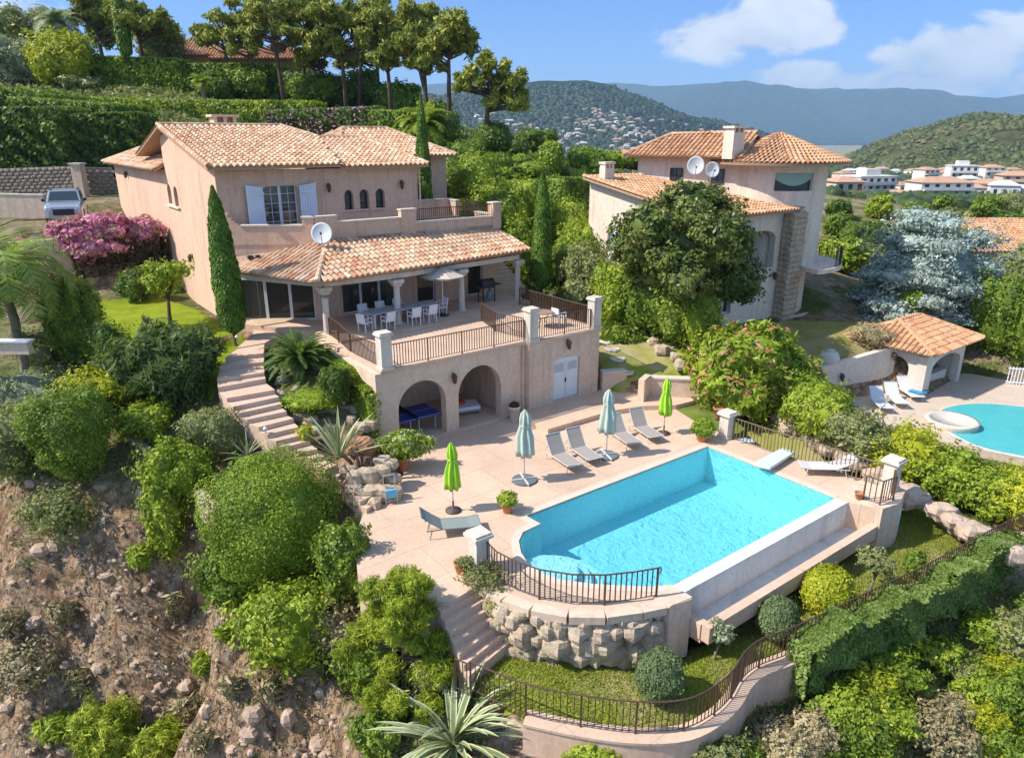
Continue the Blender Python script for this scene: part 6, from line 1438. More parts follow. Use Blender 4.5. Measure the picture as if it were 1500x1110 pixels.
# small rock-bed greenery
bush('ground_plants','green perennials between the grey boulders and the pale stones',462,600,85,26,G_LIME,2600,.07,6,loc=gp(455,598,1.75),bumpy=.3)
bush('shrub','small yellow leaved plant beside the middle of the curving steps',448,648,30,26,G_YEL,500,.07,3,loc=gp(448,648,1.15))
bush('shrub','dark cascading shrub between the sago palm and the ivy wall',490,580,50,52,G_DARK,2600,.08,4,loc=gp(494,590,2.0))
# ivy on the terrace side wall and the corner
def sheet_leaves(name,label,path,z0,z1,th,n,leaf,mat,cat='climbing plant',site=True,seed=3,wav=.25,group=None,extra=None):
    """leafy mass along a path: path pts (x,y), bottom z0(t), top z1(t)"""
    g_=np.random.default_rng(seed);P=[S(a,b) if site else Vector((a,b,0)) for a,b in path];o=P[0].copy();o.z=z0[0]
    t=local(name,label,cat,o,0,group);L=[0]
    for a,b in zip(P[:-1],P[1:]): L.append(L[-1]+(b-a).length)
    def mk(n,leaf,sh,sd):
        g_=np.random.default_rng(sd);s_=g_.random(n)*L[-1];i=np.clip(np.searchsorted(L,s_)-1,0,len(P)-2);Pa=np.array([p[:] for p in P]);La=np.array(L)
        f=(s_-La[i])/(La[i+1]-La[i]);c=Pa[i]*(1-f[:,None])+Pa[i+1]*f[:,None];tt=Pa[i+1]-Pa[i];tt/=np.linalg.norm(tt,axis=1)[:,None];nn=np.stack([tt[:,1],-tt[:,0],np.zeros(n)],1)
        zz0=np.interp(s_,L,z0);zz1=np.interp(s_,L,z1);wv=np.sin(s_*2.3+sd)*.5+np.sin(s_*5.1)*.3
        ang=g_.random(n)*np.pi            # over the top: half round section
        zc=g_.random(n);zw=zz0+(zz1-zz0)*zc
        bulge=1+wav*(.35*wv+.7*np.sin(zw*2.6+s_*1.9+sd)*np.sin(s_*1.3-zw*1.1)+.5*np.sin(zw*5.3+s_*4.1))
        side=g_.choice([-1,1,1],n);top=g_.random(n)<.3
        off=np.where(top,g_.uniform(-1,1,n),side)*th*bulge*(sh+.25*g_.random(n)-.12)
        z=np.where(top,zz1+wav*.5*wv+.0,zz0+(zz1-zz0)*zc+.0)
        z=z+np.where(top,0,wav*.3*wv*zc)
        en=(g_.random(n)<min(.25,1.6*th/max(L[-1],.5)))&~top;se=np.where(g_.random(n)<.5,0,len(P)-1);c=np.where(en[:,None],Pa[se],c);ou=np.where(se==0,-1.,1.)[:,None]*np.where(se[:,None]==0,(Pa[1]-Pa[0])/np.linalg.norm(Pa[1]-Pa[0]),(Pa[-1]-Pa[-2])/np.linalg.norm(Pa[-1]-Pa[-2]))
        off=np.where(en,g_.uniform(-1,1,n)*th,off);c=c+np.where(en[:,None],ou*(.12+.15*g_.random(n))[:,None],0);z=np.where(en,np.where(se==0,z0[0]+(z1[0]-z0[0])*zc,z0[-1]+(z1[-1]-z0[-1])*zc),z)
        p=c+nn*off[:,None];p[:,2]=z;no=np.where(en[:,None],ou,nn*np.sign(off)[:,None]*np.where(top,.2,1)[:,None]);no[:,2]+=np.where(top,1,.35);no+=g_.normal(size=(n,3))*.5;no/=np.linalg.norm(no,axis=1)[:,None]
        a_=np.cross(no,g_.normal(size=(n,3)));a_/=np.linalg.norm(a_,axis=1)[:,None];b_=np.cross(no,a_);sz=leaf*g_.uniform(.6,1.3,n)[:,None]
        p=p-np.array(o);return np.stack([p-a_*sz*.7,p-b_*sz*.5,p+a_*sz*.7,p+b_*sz*.5],1).reshape(-1,3),np.arange(4*n).reshape(-1,4)
    V,Fq=mk(n,leaf,.9,seed)
    co_=MB();ORG[t.name]=tuple(o)
    for i in range(len(P)-1):
        a,b=P[i],P[i+1];tt=(b-a).normalized();nn=Vector((tt.y,-tt.x,0))*th*(.72 if wav<.3 else .38)
        co_.add([(a-nn).to_2d()[:]+(z0[i],),(b-nn).to_2d()[:]+(z0[i+1],),(b+nn).to_2d()[:]+(z0[i+1],),(a+nn).to_2d()[:]+(z0[i],),(a-nn).to_2d()[:]+(z1[i]-(.08 if wav<.3 else .3),),(b-nn).to_2d()[:]+(z1[i+1]-(.08 if wav<.3 else .32),),(b+nn).to_2d()[:]+(z1[i+1]-(.08 if wav<.3 else .32),),(a+nn).to_2d()[:]+(z1[i]-(.08 if wav<.3 else .32),)],[(0,3,2,1),(4,5,6,7),(0,1,5,4),(1,2,6,5),(2,3,7,6),(3,0,4,7)])
    vv=np.array(co_.v)-np.array(o);Fq=np.vstack([Fq,np.array(co_.f)+len(V)]);V=np.vstack([V,vv])
    link('foliage',mkmesh('foliage',V,Fq,mat),t)
    if extra:
        for pn,m2,c2,l2 in extra:
            V,Fq=mk(c2,l2,1.05,seed+9);link(pn,mkmesh(pn,V,Fq,m2),t)
    ORG[t.name]=(0,0,0);MB().tube([(0,0,-.2),(0,0,.5)],.04).build('stem',BARK,t);return t
sheet_leaves('ivy','ivy sheet covering the terrace side wall left of the left arch',[(-1.75,7.7),(-1.85,9.5),(-1.8,11.5),(-1.75,13.0)],[.1,1.4,2.0,2.4],[2.6,3.1,3.2,3.2],.28,9500,.085,G_LIME)
iv=[offs(WS,.34)[i] for i in range(len(WS))];i0=min(range(len(WS)),key=lambda i:(WS[i]-gp(1165,965,-1.7)).length);i1=len(iv)-5
sheet_leaves('ivy','thick mass of ivy smothering the garden fence at the right',[tuple(p[:2]) for p in iv[i0:i1:2]],[-2.45+.45*math.sin(i*1.9) for i in range(len(iv[i0:i1:2]))],[-.86+.12*math.sin(i*1.3) for i in range(len(iv[i0:i1:2]))],.34,40000,.085,leafm('leaf_ivy',(.07,.12,.025),(.21,.29,.06),(.34,.42,.12)),site=False,seed=5,wav=.6)
# clipped balls and shrubs of the lower lawn
def ball(label,px,py,w,h,mat,leaf=.045,n=9000,**k):
    p=gh(px,py);q=ppm(p);r=w/q/2;hh=h/q*1.0
    return plant('ball_shrub',label,'shrub',p,[(0,0,hh*.5,r,r,hh*.5),(r*.15,r*.1,hh*.52,r*.93,r*.93,hh*.49)],n,leaf,mat,'clipped ball shrubs on the lower lawn',shell=.08,bumpy=.035,core=.93,rnd=.9,**k)
ball('clipped grey green ball shrub nearest the curved fence on the lower lawn',962,1022,68,78,leafm('leaf_ball',(.08,.12,.05),(.19,.25,.10),(.28,.33,.15)),.04,12000)
ball('clipped grey green ball shrub in the middle below the overflow trough',1134,935,58,66,MATS['leaf_ball'],.04,9000)
ball('clipped bright yellow green ball shrub right of the grey green balls',1206,900,70,76,G_YEL,.05,11000)
def smalltree(name,label,px,py,h,crown,mat,n,leaf,tm=GREYBARK,lean=.1,nb=6,cat='tree',loc=None,seed=1,**k):
    p=loc or gh(px,py);q=ppm(p);Hm=h/q*1.05;C_=crown/q/2;r=random.Random(seed);tr_=[]
    fork=Hm*.42;tr_.append(([(0,0,-.2),(lean*.3,0,fork*.5),(lean,0,fork)],[.035*Hm,.028*Hm,.022*Hm]));bl=[]
    for i in range(nb):
        a=2*math.pi*i/nb+r.random();rr=C_*r.uniform(.3,.62);z=Hm*r.uniform(.6,.9);e=(math.cos(a)*rr+lean,math.sin(a)*rr,z)
        tr_.append(([(lean,0,fork),((lean+e[0])/2,e[1]/2,(fork+z)/2+.05*Hm),e],[.02*Hm,.013*Hm,.005*Hm]));s_=r.uniform(.32,.48)
        bl.append((e[0],e[1],e[2],C_*s_,C_*s_,Hm*.13))
    bl.append((lean,0,Hm*.84,C_*.45,C_*.45,Hm*.14))
    return plant(name,label,cat,p,bl,n,leaf,mat,None,tr_,tm,**k)
smalltree('small_tree','small olive with bare grey trunk on the lawn right of the yellow green ball',1272,872,72,62,G_OLIVE,1500,.07,seed=2,core=.4,bumpy=.3)
smalltree('small_tree','thin grey young tree between the boulder wall and the middle ball shrub',1045,968,66,46,G_GREY,700,.06,seed=3,core=0,bumpy=.4,shell=.8)
bush('shrub','small green bush on the lawn corner near the right end of the fence',1338,846,38,38,G_GREEN,900,.08,4)
smalltree('lemon_tree','small leafy tree on the lawn beside the gable wall',250,478,92,72,G_LIME,2600,.10,BARK,seed=5,core=.4,bumpy=.3,loc=gh(250,478))
bush('shrub','trailing rose with pale leaves beside the straight lower steps',715,870,75,44,G_OLIVE,1500,.06,5,loc=gp(712,868,-.45),extra=(('blossom',REDF,40,.06),),bumpy=.35,core=.4)
bush('shrub','leafy climber at the top of the boulder wall right of the steps',735,905,55,60,G_LIME,1100,.07,4,loc=gp(738,915,-1.2),bumpy=.4,core=.4)
# cypresses
def cypress(label,p,h,r,n=15000,leaf=.07,lean=(0,0)):
    g_=np.random.default_rng(int(h*10));t=local('cypress_tree',label,'tree',p,0);m_=n;z=g_.random(m_)**.85
    def prof(z): return np.interp(z,[0,.03,.12,.35,.7,.9,1],[.25,.7,.95,1,.72,.38,.04])
    a=g_.random(m_)*2*np.pi;rr=r*prof(z)*(1+.10*np.sin(a*5+z*30)*np.sin(z*60+a*2))*(1-.18*g_.random(m_)**2)
    p_=np.stack([rr*np.cos(a)+lean[0]*z,rr*np.sin(a)+lean[1]*z,.35+z*(h-.35)],1);nn=np.stack([np.cos(a),np.sin(a),.25+0*a],1)+g_.normal(size=(m_,3))*.35;nn/=np.linalg.norm(nn,axis=1)[:,None]
    up=np.array([0,0,1.])+g_.normal(size=(m_,3))*.25;b=np.cross(nn,up);b/=np.linalg.norm(b,axis=1)[:,None];u_=np.cross(b,nn);s_=leaf*g_.uniform(.6,1.3,m_)[:,None]
    V=np.stack([p_-u_*s_*1.1,p_-b*s_*.45,p_+u_*s_*1.1,p_+b*s_*.45],1).reshape(-1,3);Fq=np.arange(4*m_).reshape(-1,4)
    link('foliage',mkmesh('foliage',V,Fq,G_CYP),t)
    co_=MB();zz=np.linspace(0,.97,14);co_.tube([(lean[0]*q_,lean[1]*q_,.38+q_*(h-.4)) for q_ in zz],[float(r*.84*prof(q_)) for q_ in zz],12);co_.build('inner_foliage',G_CYP,t)
    MB().tube([(0,0,-.3),(0,0,.6)],.09).build('trunk',BARK,t);return t
cypress('tall cypress against the villa corner left of the glass doors',gp(345,497,3.25),6.75,.62,20000,.075,(-.15,0))
c_=dp(622,298,44);cypress('cypress behind the right end of the villa and its balcony',Vector((c_.x,c_.y,gz(c_.x,c_.y))),c_.z-gz(c_.x,c_.y)+6.1,.55,12000,.09)
c_=dp(793,425,42);cypress('slim cypress standing at the right end of the porch',Vector((c_.x,c_.y,c_.z-.2)),7.0,.60,15000,.08)
cypress('small dark cypress at the upper left edge of the picture',dp(8,88,86),4.2,.6,2500,.2)
cypress('small cypress on the hilltop left of the round crowned pine',dp(186,88,86),7.5,.8,3000,.2)
# bougainvillea
sheet_leaves('bougainvillea','pink bougainvillea tumbling over the drive retaining wall',[tuple(p[:2]) for p in (Vector(bwall[0]),Vector((-23.2,42.2,0)),Vector(bwall[1]))],[4.6,4.4,4.2],[6.6,6.9,6.7],.75,7500,.15,leafm('bougainvillea_leaf',(.06,.05,.025),(.16,.10,.06),(.3,.16,.14)),site=False,seed=8,wav=.35)
VC[0]+=1;bo=S(0,0);b0_=Vector((-24.3,41.4,6.6))
plant('bougainvillea','mass of bright pink bougainvillea blossom on top of the retaining wall','climbing plant',b0_,[(-.6,-.4,.2,1.3,.9,.8),(.6,.2,.4,1.5,1.0,.8),(2.4,1.2,.2,1.2,.9,.7),(.0,-.6,-.5,1.6,.7,.6)],8500,.16,PINKF,None,extra=(('leaf_sprigs',G_OLIVE,1100,.14),),bumpy=.25)
bush('shrub','dark leafy bush at the foot of the bougainvillea wall',205,440,60,45,G_DARK,2000,.12,4)
# oleander and hedges on the right boundary
p=gh(1095,600);plant('oleander','large oleander with red blossom right of the back retaining wall','shrub',p,[(0,.4,1.9,1.9,1.7,1.7),(-1.0,-.2,2.6,1.25,1.2,1.2),(1.1,0,1.6,1.4,1.2,1.4),(.2,-.3,3.1,1.2,1.1,1.0),(-.6,-.7,1.2,1.5,1.2,1.2),(2.0,.4,1.1,1.2,1.1,1.1),(-1.6,.6,2.0,1.1,1,1.3),(1.2,.2,2.7,.9,.9,.8)],22000,.13,G_LIME,aspect=2.6,extra=(('blossom',REDF,1100,.11),),bumpy=.22)
HD=[((1195,660,110,100),'yellow green hedge shrub just right of the red oleander'),((1250,690,100,90),'hedge shrub above the fence, second to the right of the oleander'),((1310,720,120,95),"hedge shrub opposite the neighbour's hot tub"),((1375,745,120,85),"hedge shrub below the neighbour's pool edge, left one"),((1435,765,120,85),"hedge shrub below the neighbour's pool edge, middle one"),((1495,785,120,90),'boundary hedge shrub cut by the right picture edge'),((1160,615,90,90),'hedge shrub filling the corner behind the oleander')]
for i,((px,py,w,h),lb) in enumerate(HD):
    bush('hedge_shrub',lb,px,py-22,w,h*.66,[G_LIME,G_LIME,G_YEL][i%3] if i!=1 else G_OLIVE,7500,.11,7,'shrubs of the boundary hedge',bumpy=.28,hi=1.15)
rocks('rough pink stone bank under the boundary hedge behind the fence',[(1140+i*15,612+i*8.6+(i%2)*4,-.15-.045*i+.15,.30+.1*((i*5)%3)) for i in range(24)],pm('pink_rock',(.56,.42,.32),(.40,.28,.20),1.5,.95,.6,.05))
rocks('line of pale boulders along the outer edge of the right lawn',[(1385+i*14,762+i*6.5,-1.2,.32+.08*(i%3)) for i in range(10)],ROCKP)
# magnolia, blue cedar, shrubs by the neighbour
p=Vector((9.0,36.3,gz(9.0,36.3)));r=random.Random(4);bl=[(0,0,5.0,2.9,2.5,2.4)];tr_=[([(0,0,-.3),(.1,0,1.6),(0,0,4.5)],[.3,.24,.12])]
for i in range(17):
    a=2*math.pi*i/8.5;rr=r.uniform(1.7,2.7);z=r.uniform(3.0,6.8);s_=r.uniform(.95,1.35);rr*=1-.4*abs((z-4.9)/3)**2;bl.append((math.cos(a)*rr*1.1,math.sin(a)*rr,z,s_,s_,s_*.85));tr_.append(([(0,0,1.8),(math.cos(a)*rr*.5,math.sin(a)*rr*.5,z*.7+.3),(math.cos(a)*rr,math.sin(a)*rr,z)],[.12,.08,.03]))
bl.append((0,0,7.2,1.7,1.6,.9))
plant('magnolia_tree',"large dark glossy tree in front of the neighbour's villa",'tree',p,bl,56000,.13,leafm('leaf_magnolia',(.035,.058,.010),(.135,.17,.03),(.30,.28,.08),clump=.8,tr=.12,rough=.4),None,tr_,BARK,bumpy=.2,shell=.35)
p=gh(1345,470);r=random.Random(9);bl=[];tr_=[([(0,0,-.3),(0,0,4)],[.35,.15])]
q=ppm(p)
for i in range(46):
    a=r.random()*6.283;z=r.uniform(.3,6.6);rr=4.9*math.sqrt(max(.05,1-(z/8.2)**1.6))*r.uniform(.35,.95);s_=r.uniform(.7,1.15);bl.append((math.cos(a)*rr,math.sin(a)*rr*.8,z,s_*1.25,s_*1.25,s_*.55))
bl.append((0,0,3,3.6,3.2,3.0))
plant('blue_cedar',"wide silvery blue cedar behind the neighbour's pool house",'tree',p,bl,60000,.11,G_BLUE,None,tr_,BARK,bumpy=.25,shell=.5,aspect=2.2,rnd=1.1)
bush('shrub',"green shrub between the blue cedar and the neighbour's pool house",1322,478,110,60,G_GREEN,6000,.12,6,loc=gh(1322,476))
bush('shrub',"dry yellowish bush on the neighbour's lawn edge beside the round jar",1275,508,70,34,G_DRY,1500,.08,5,core=.5)
RB=[((1455,520,100,110),'dark green hedge behind the white slatted gate'),((1500,540,80,150),'tall shrub at the right picture edge behind the white gate'),((1420,480,70,50),'dark shrub right of the pool house roof'),((1490,470,70,50),'shrub below the orange roof at the right edge')]
for (px,py,w,h),lb in RB: bush('shrub',lb,px,py,w,h,G_GREEN,4500,.13,5,bumpy=.25)
# hedge between the two gardens, left of the magnolia
BH=[((905,470,85,70),'boundary hedge shrub above the stepping stones',G_LIME),((945,488,80,75),'boundary hedge shrub in front of the magnolia, left one',G_GREEN),((985,505,80,80),'boundary hedge shrub in front of the magnolia, middle one',G_GREEN),((1020,520,70,85),'boundary hedge shrub in front of the magnolia, right one',G_LIME),
    ((858,440,70,70),'grey green shrub right of the slim cypress',G_OLIVE),((845,400,70,60),'leafy bush behind the right terrace pillar',G_LIME),((880,415,60,60),"bush at the left corner of the neighbour's wall",G_GREEN),((765,405,50,70),'bush left of the slim cypress behind the porch end',G_LIME),((835,365,70,60),'bush above the slim cypress foot towards the neighbour',G_LIME),((730,345,90,60),'light green laurel behind the right end of the balcony',G_LIME),((765,330,80,55),'laurel just left of the slim cypress top',G_LIME),
    ((700,300,80,60),'bright laurel above the balcony corner',G_LIME),((660,290,60,50),'dark shrub right of the middle cypress',G_GREEN),((680,265,60,45),'green shrub below the topiary slope, left one',G_GREEN),((640,275,40,45),'small shrub beside the middle cypress',G_DARK),((850,455,50,40),'low olive bush behind the far terrace pillar',G_OLIVE),((820,420,50,50),'green bush between the slim cypress and the terrace pillar',G_GREEN)]
for (px,py,w,h),lb,mt in BH: bush('shrub',lb,px,py,w,h*1.15,mt,int(w*h*.75),.13,5,'shrubs between the two villas',bumpy=.25)
def boxhedge(label,px0,py0,px1,py1,hpx,thick,mat,n,leaf=.13,group=None,D0=None,D1=None,name='hedge',extra=None,wav=.12):
    a=dp(px0,py0,D0) if D0 else gh(px0,py0);b=dp(px1,py1,D1) if D1 else gh(px1,py1);ha=hpx/ppm(a);hb=hpx/ppm(b)
    k=6;pt=[a.lerp(b,i/k) for i in range(k+1)]
    return sheet_leaves(name,label,[tuple(p[:2]) for p in pt],[min(p.z,gz(p.x,p.y))-.2 for p in pt],[p.z+ha+(hb-ha)*i/k for i,p in enumerate(pt)],thick,n,leaf,mat,'hedge',False,int(px0+py0),wav,group,extra)
boxhedge('squarely clipped tall hedge right of the slim cypress',812,328,866,330,66,1.0,G_GREEN,5500,.12)
# topiary garden on the slope
TB=[((722,226,58,44),'largest round topiary under the isolated pine',G_DARK),((806,256,40,46),'tall square topiary at the right end of the topiary slope',G_BOX),((700,232,40,28),'clipped mound left of the largest topiary',G_DARK),((678,248,40,30),'clipped mound at the left edge of the topiary slope',G_GREEN),((757,228,34,20),'low round topiary right of the largest one',G_DARK),((733,252,38,26),'clipped mound in the middle of the slope',G_GREEN),((765,245,34,18),'flat clipped mound above the path',G_BOX),((781,262,50,24),'wide low clipped mound near the tall square topiary',G_BOX),((740,262,28,16),'small clipped ball on the slope path',G_BOX),((713,248,20,16),'small ball above the slope path',G_BOX),((832,262,30,16),'small mound right of the tall square topiary',G_GREEN),((760,260,26,14),'tiny clipped ball beside the wide mound',G_BOX),((846,270,34,20),'rounded shrub right below the tall topiary',G_LIME),((702,262,40,26),'rounded shrub at the lower left of the slope',G_GREEN)]
for (px,py,w,h),lb,mt in TB:
    p=gh(px,py);q=ppm(p);r=w/q/2;hh=h/q
    plant('topiary',lb,'topiary',p,[(0,0,hh*.5,r,r,hh*.55),(0,0,hh*.4,r*.98,r*.98,hh*.42)],int(w*h*1.2)+400,.14,mt,'clipped topiary on the slope',shell=.1,bumpy=.04,core=.92)
# hedges on the hillside
boxhedge('massive dark clipped hedge above the brown stone wall, left part',-60,252,125,250,85,3.2,G_DARK,16000,.24,D0=63,D1=64)
boxhedge('massive dark clipped hedge above the brown stone wall behind the gate pillar',120,250,225,246,75,3.0,G_DARK,12000,.24,D0=65,D1=66)
boxhedge('rounded green hedge bank behind the left wing roof',60,190,200,200,42,3.2,G_GREEN,9000,.24,D0=71,D1=70)
boxhedge('long flat topped hedge with bright top, behind the villa roof',110,175,330,182,30,2.2,G_LIME,9000,.2,D0=78,D1=78)
boxhedge('long flat topped hedge behind the villa chimney running to the pines',215,184,470,186,34,2.4,G_LIME,12000,.2,D0=76,D1=76)
boxhedge('dark hedge row with pale pink oleander bloom behind the villa roof',400,206,560,200,40,2.0,G_DARK,8000,.2,D0=72,D1=72,extra=(('blossom',PALEPINKF,900,.16),))
boxhedge('dark green hedge behind the rear hip roof',560,212,660,214,46,2.,G_GREEN,6000,.2,D0=68,D1=66)
boxhedge('tall bright hedge on the upper terrace of the hill, left part',132,140,285,146,52,2.,G_LIME,9000,.24,D0=88,D1=88)
boxhedge('tall bright hedge on the upper terrace of the hill, right part',285,150,420,150,50,2.,G_GREEN,8000,.24,D0=88,D1=88)
boxhedge('hedge at the foot of the tall pines',415,152,560,162,36,2.,G_DARK,7000,.24,D0=88,D1=86)
HB=[((30,126,100,60),'silvery olive tree at the left of the hilltop',G_GREY,86),((100,130,95,72),'golden yellow round tree on the hilltop at the left',G_YEL,85),((45,75,110,50),'olive green tree behind the silvery olive at the far left',G_OLIVE,100),((240,92,75,44),'rounded grey olive right of the small hilltop cypress',G_OLIVE,92),((160,70,60,60),'dark tree between the hilltop palm and the small cypress',G_DARK,98),((320,152,60,40),'dark bush under the pines, left',G_DARK,84),((370,150,70,40),'green bush in front of the ochre villa',G_GREEN,86),((470,158,80,45),'bush between the pine trunks',G_GREEN,84),((590,178,60,50),'bush at the right of the pine trunks',G_GREEN,80),((640,200,60,45),'bush below the two right pines',G_LIME,72),((345,100,50,22),'small tawny bush by the ochre villa roof',G_DRY,94),
    ((440,150,60,40),'dark bush under the middle pines',G_DARK,86),((530,160,60,50),'dark bush under the right group of pines',G_DARK,84),((200,150,80,20),'low brown shrub on the upper terrace',G_OLIVE,86),((120,135,60,20),'low ground shrub below the golden tree',G_OLIVE,83),((5,200,80,60),'dark bush at the left edge above the stone wall',G_DARK,70),((60,178,120,42),'light green rounded mound at the left above the dark hedge',G_GREEN,74),((860,245,60,26),'round shrub on the skyline right of the topiary',G_GREEN,80),((900,246,60,22),"laurel on the skyline left of the neighbour's roof",G_LIME,84),((935,250,60,20),"hedge bush touching the left of the neighbour's upper roof",G_GREEN,86),((785,225,70,30),'dark round tree on the skyline by the tall topiary',G_DARK,78)]
for (px,py,w,h),lb,mt,D in HB: bush('shrub' if w<90 else 'round_tree',lb,px,py,w,h,mt,int(w*h*.8)+900,.26,6,'bushes on the hillside above the villa',cat='shrub' if w<90 else 'tree',loc=dp(px,py,D),bumpy=.22)
# pines
def pine(label,px,py,D,lean,crown,seed,group='tall pines on the hilltop',n=7500,leaf=.34):
    n=int(n*2.6);leaf*=.55
    """crown: list of (px,py,wpx,hpx) clumps"""
    b=dp(px,py,D);b.z-=.5;q=ppm(b);r=random.Random(seed);bl=[];top=min(c[1] for c in crown);tx=sum(c[0] for c in crown)/len(crown);zt=dp(px,top+14,D).z-b.z
    tr_=[([(0,0,-1),((tx-px)/q*.3,0,zt*.45),((tx-px)/q*.8,0,zt)],[.26,.2,.07])]
    for cx,cy,w,h in crown:
        c=dp(cx,cy,D)-b
        for i in range(12):
            a=r.random()*6.283;rr=w/q/2*r.uniform(.2,.95);s_=w/q/2*r.uniform(.2,.36);zc=c.z+h/q*(r.uniform(-.36,.42)-.25*(rr/(w/q/2))**2)
            e=(c.x+math.cos(a)*rr,c.y+math.sin(a)*rr,zc);bl.append((*e,s_,s_,h/q*.17))
            zz=min(zt*.95,max(zt*.3,zc-.25*w/q));f=zz/zt;st=((tx-px)/q*(.6*f),0,zz);tr_.append(([st,((st[0]+e[0])/2,(st[1]+e[1])/2,(zz+zc)/2-.1),e],[.09,.06,.025]))
    return plant('pine_tree',label,'tree',b,bl,n,leaf,G_PINE,group,tr_,BARK,bumpy=.35,shell=.85,aspect=3.2,rnd=1.4,core=.3,keep=.5)
pine('round crowned bright pine left of the group on the hilltop',211,92,88,0,[(205,22,80,44),(180,10,50,30),(232,26,44,34)],1)
pine('airy grey pine with see-through crown left of the tall group',342,128,88,0,[(330,40,70,40),(300,50,40,26),(352,22,40,26)],2,n=4200)
pine('dark pine rising out of the top of the picture above the olive',150,80,96,0,[(140,5,60,40),(170,30,50,40),(120,20,40,30)],3,n=5000)
PN=[(417,138,[(400,20,90,50),(430,50,60,34),(380,52,50,30)],'tall pine at the left end of the dense group'),(446,142,[(445,12,80,44),(470,40,50,34)],'tall pine second from the left in the dense group'),(508,150,[(500,28,84,44),(480,60,60,30),(530,55,50,28)],'thick pine in the middle of the dense group'),(525,152,[(540,14,80,40),(552,44,50,30)],'pine just right of the thick middle pine'),(574,158,[(560,40,60,44),(585,70,56,34),(560,90,46,24)],'dark trunked pine standing before the gap'),(556,156,[(515,80,60,30),(600,20,50,36)],'pine with low hanging branches before the gap'),
    (625,150,[(610,30,70,50),(632,64,50,34)],'tall pine third from the right'),(658,172,[(660,35,66,60),(645,70,56,34),(680,48,40,30)],'tall pine with billowing crown second from the right'),(632,168,[(590,58,60,36),(622,88,50,30)],'slender pine left of the billowing pine'),(710,185,[(752,112,50,40),(706,98,46,40),(730,140,40,34),(680,118,40,26),(760,140,26,40)],'isolated two headed pine at the right end of the row'),(495,148,[(470,78,60,34),(450,90,40,26)],'low branched dark pine in the dense group'),(385,135,[(360,20,60,40),(352,60,40,30)],'slanting pine at the left rim of the dense group')]
for i,(px,py,cr,lb) in enumerate(PN): pine(lb,px,py+8,[80,84,78,82,76,88,80,68,72,64,84,86][i],0,cr,20+i,n=7000 if i!=9 else 7000,leaf=.30)
# young pine in the foreground
p=gp(592,1015,-2.9);r=random.Random(2);bl=[];tr_=[([(0,0,-.3),(.05,0,1.6),(.1,.1,3.3)],[.07,.05,.02])]
for i in range(44):
    z=r.uniform(.2,3.5);a=r.random()*6.283;rr=(2.1-.42*z)*r.uniform(.4,1.15);e=(math.cos(a)*rr,math.sin(a)*rr*.8,z+.2);bl.append((*e,.30,.30,.26));tr_.append(([(.05,0,max(.1,z-.2)),(e[0]*.5,e[1]*.5,z-.05),e],[.03,.02,.01]))
bl.append((.1,.1,3.4,.22,.22,.35))
plant('young_pine','bright green young pine beside the straight lower steps','tree',p,bl,105000,.024,leafm('young_pine_needles',(.12,.17,.012),(.32,.40,.03),(.50,.54,.06),tr=.25),None,tr_,GREYBARK,shell=.9,aspect=7,rnd=1.6,core=.35,bumpy=.3)
bush('shrub','green bush under the young pine on the left',545,1010,90,90,G_GREEN,4200,.10,6,bumpy=.35)
bush('shrub','olive green bush at the bottom edge left of the striped agave',560,1100,90,70,G_GREEN,3600,.11,6,bumpy=.35)
bush('shrub','low green bush at the bottom edge right of the striped agave',870,1112,80,34,G_LIME,1600,.09,5,bumpy=.35)
bush('shrub','dry bush below the fence start behind the striped agave',640,1010,60,50,G_OLIVE,1500,.08,4,bumpy=.4,core=.4)
rocks('rough boulders under the fence right of the striped agave',[(745+i*17,1060+(i%3)*7,-2.3,.26+.08*(i%2)) for i in range(9)],ROCKP)
# scrub below the garden wall at the lower right
r=random.Random(31);names=['leafy green scrub bush','yellow green scrub bush','olive scrub bush','dry straw coloured scrub bush']
SCR=[];k=0
for i in range(420):
    px=r.uniform(880,1560);py=r.uniform(850,1160)
    lim=np.interp(px,[880,1000,1080,1160,1260,1350,1500],[1125,1150,1085,1030,985,945,880])
    if py<lim+30: continue
    if any((px-a)**2+(py-b)**2<(30)**2 for a,b in SCR): continue
    SCR.append((px,py))
for i,(px,py) in enumerate(SCR):
    w=r.uniform(55,95);h=w*r.uniform(.5,.8);bare=(1290<px<1420 and py>1010) or (1100<px<1200 and py>1070)
    kk=r.choice([0,1,2,1,2,0]) if not bare else 3
    if bare and r.random()<.5: continue
    side='on the slope below the ivy fence' if px>1250 else 'below the curved garden wall'
    bush('scrub_bush',names[kk]+' '+side,px,py,w,h,[G_GREEN,G_YEL if i%2 else G_LIME,G_OLIVE,G_DRY][kk],int(w*60),.078,5,'scrub bushes on the slope below the garden wall',bumpy=.38,core=.6 if kk!=3 else .3,aspect=1.9)
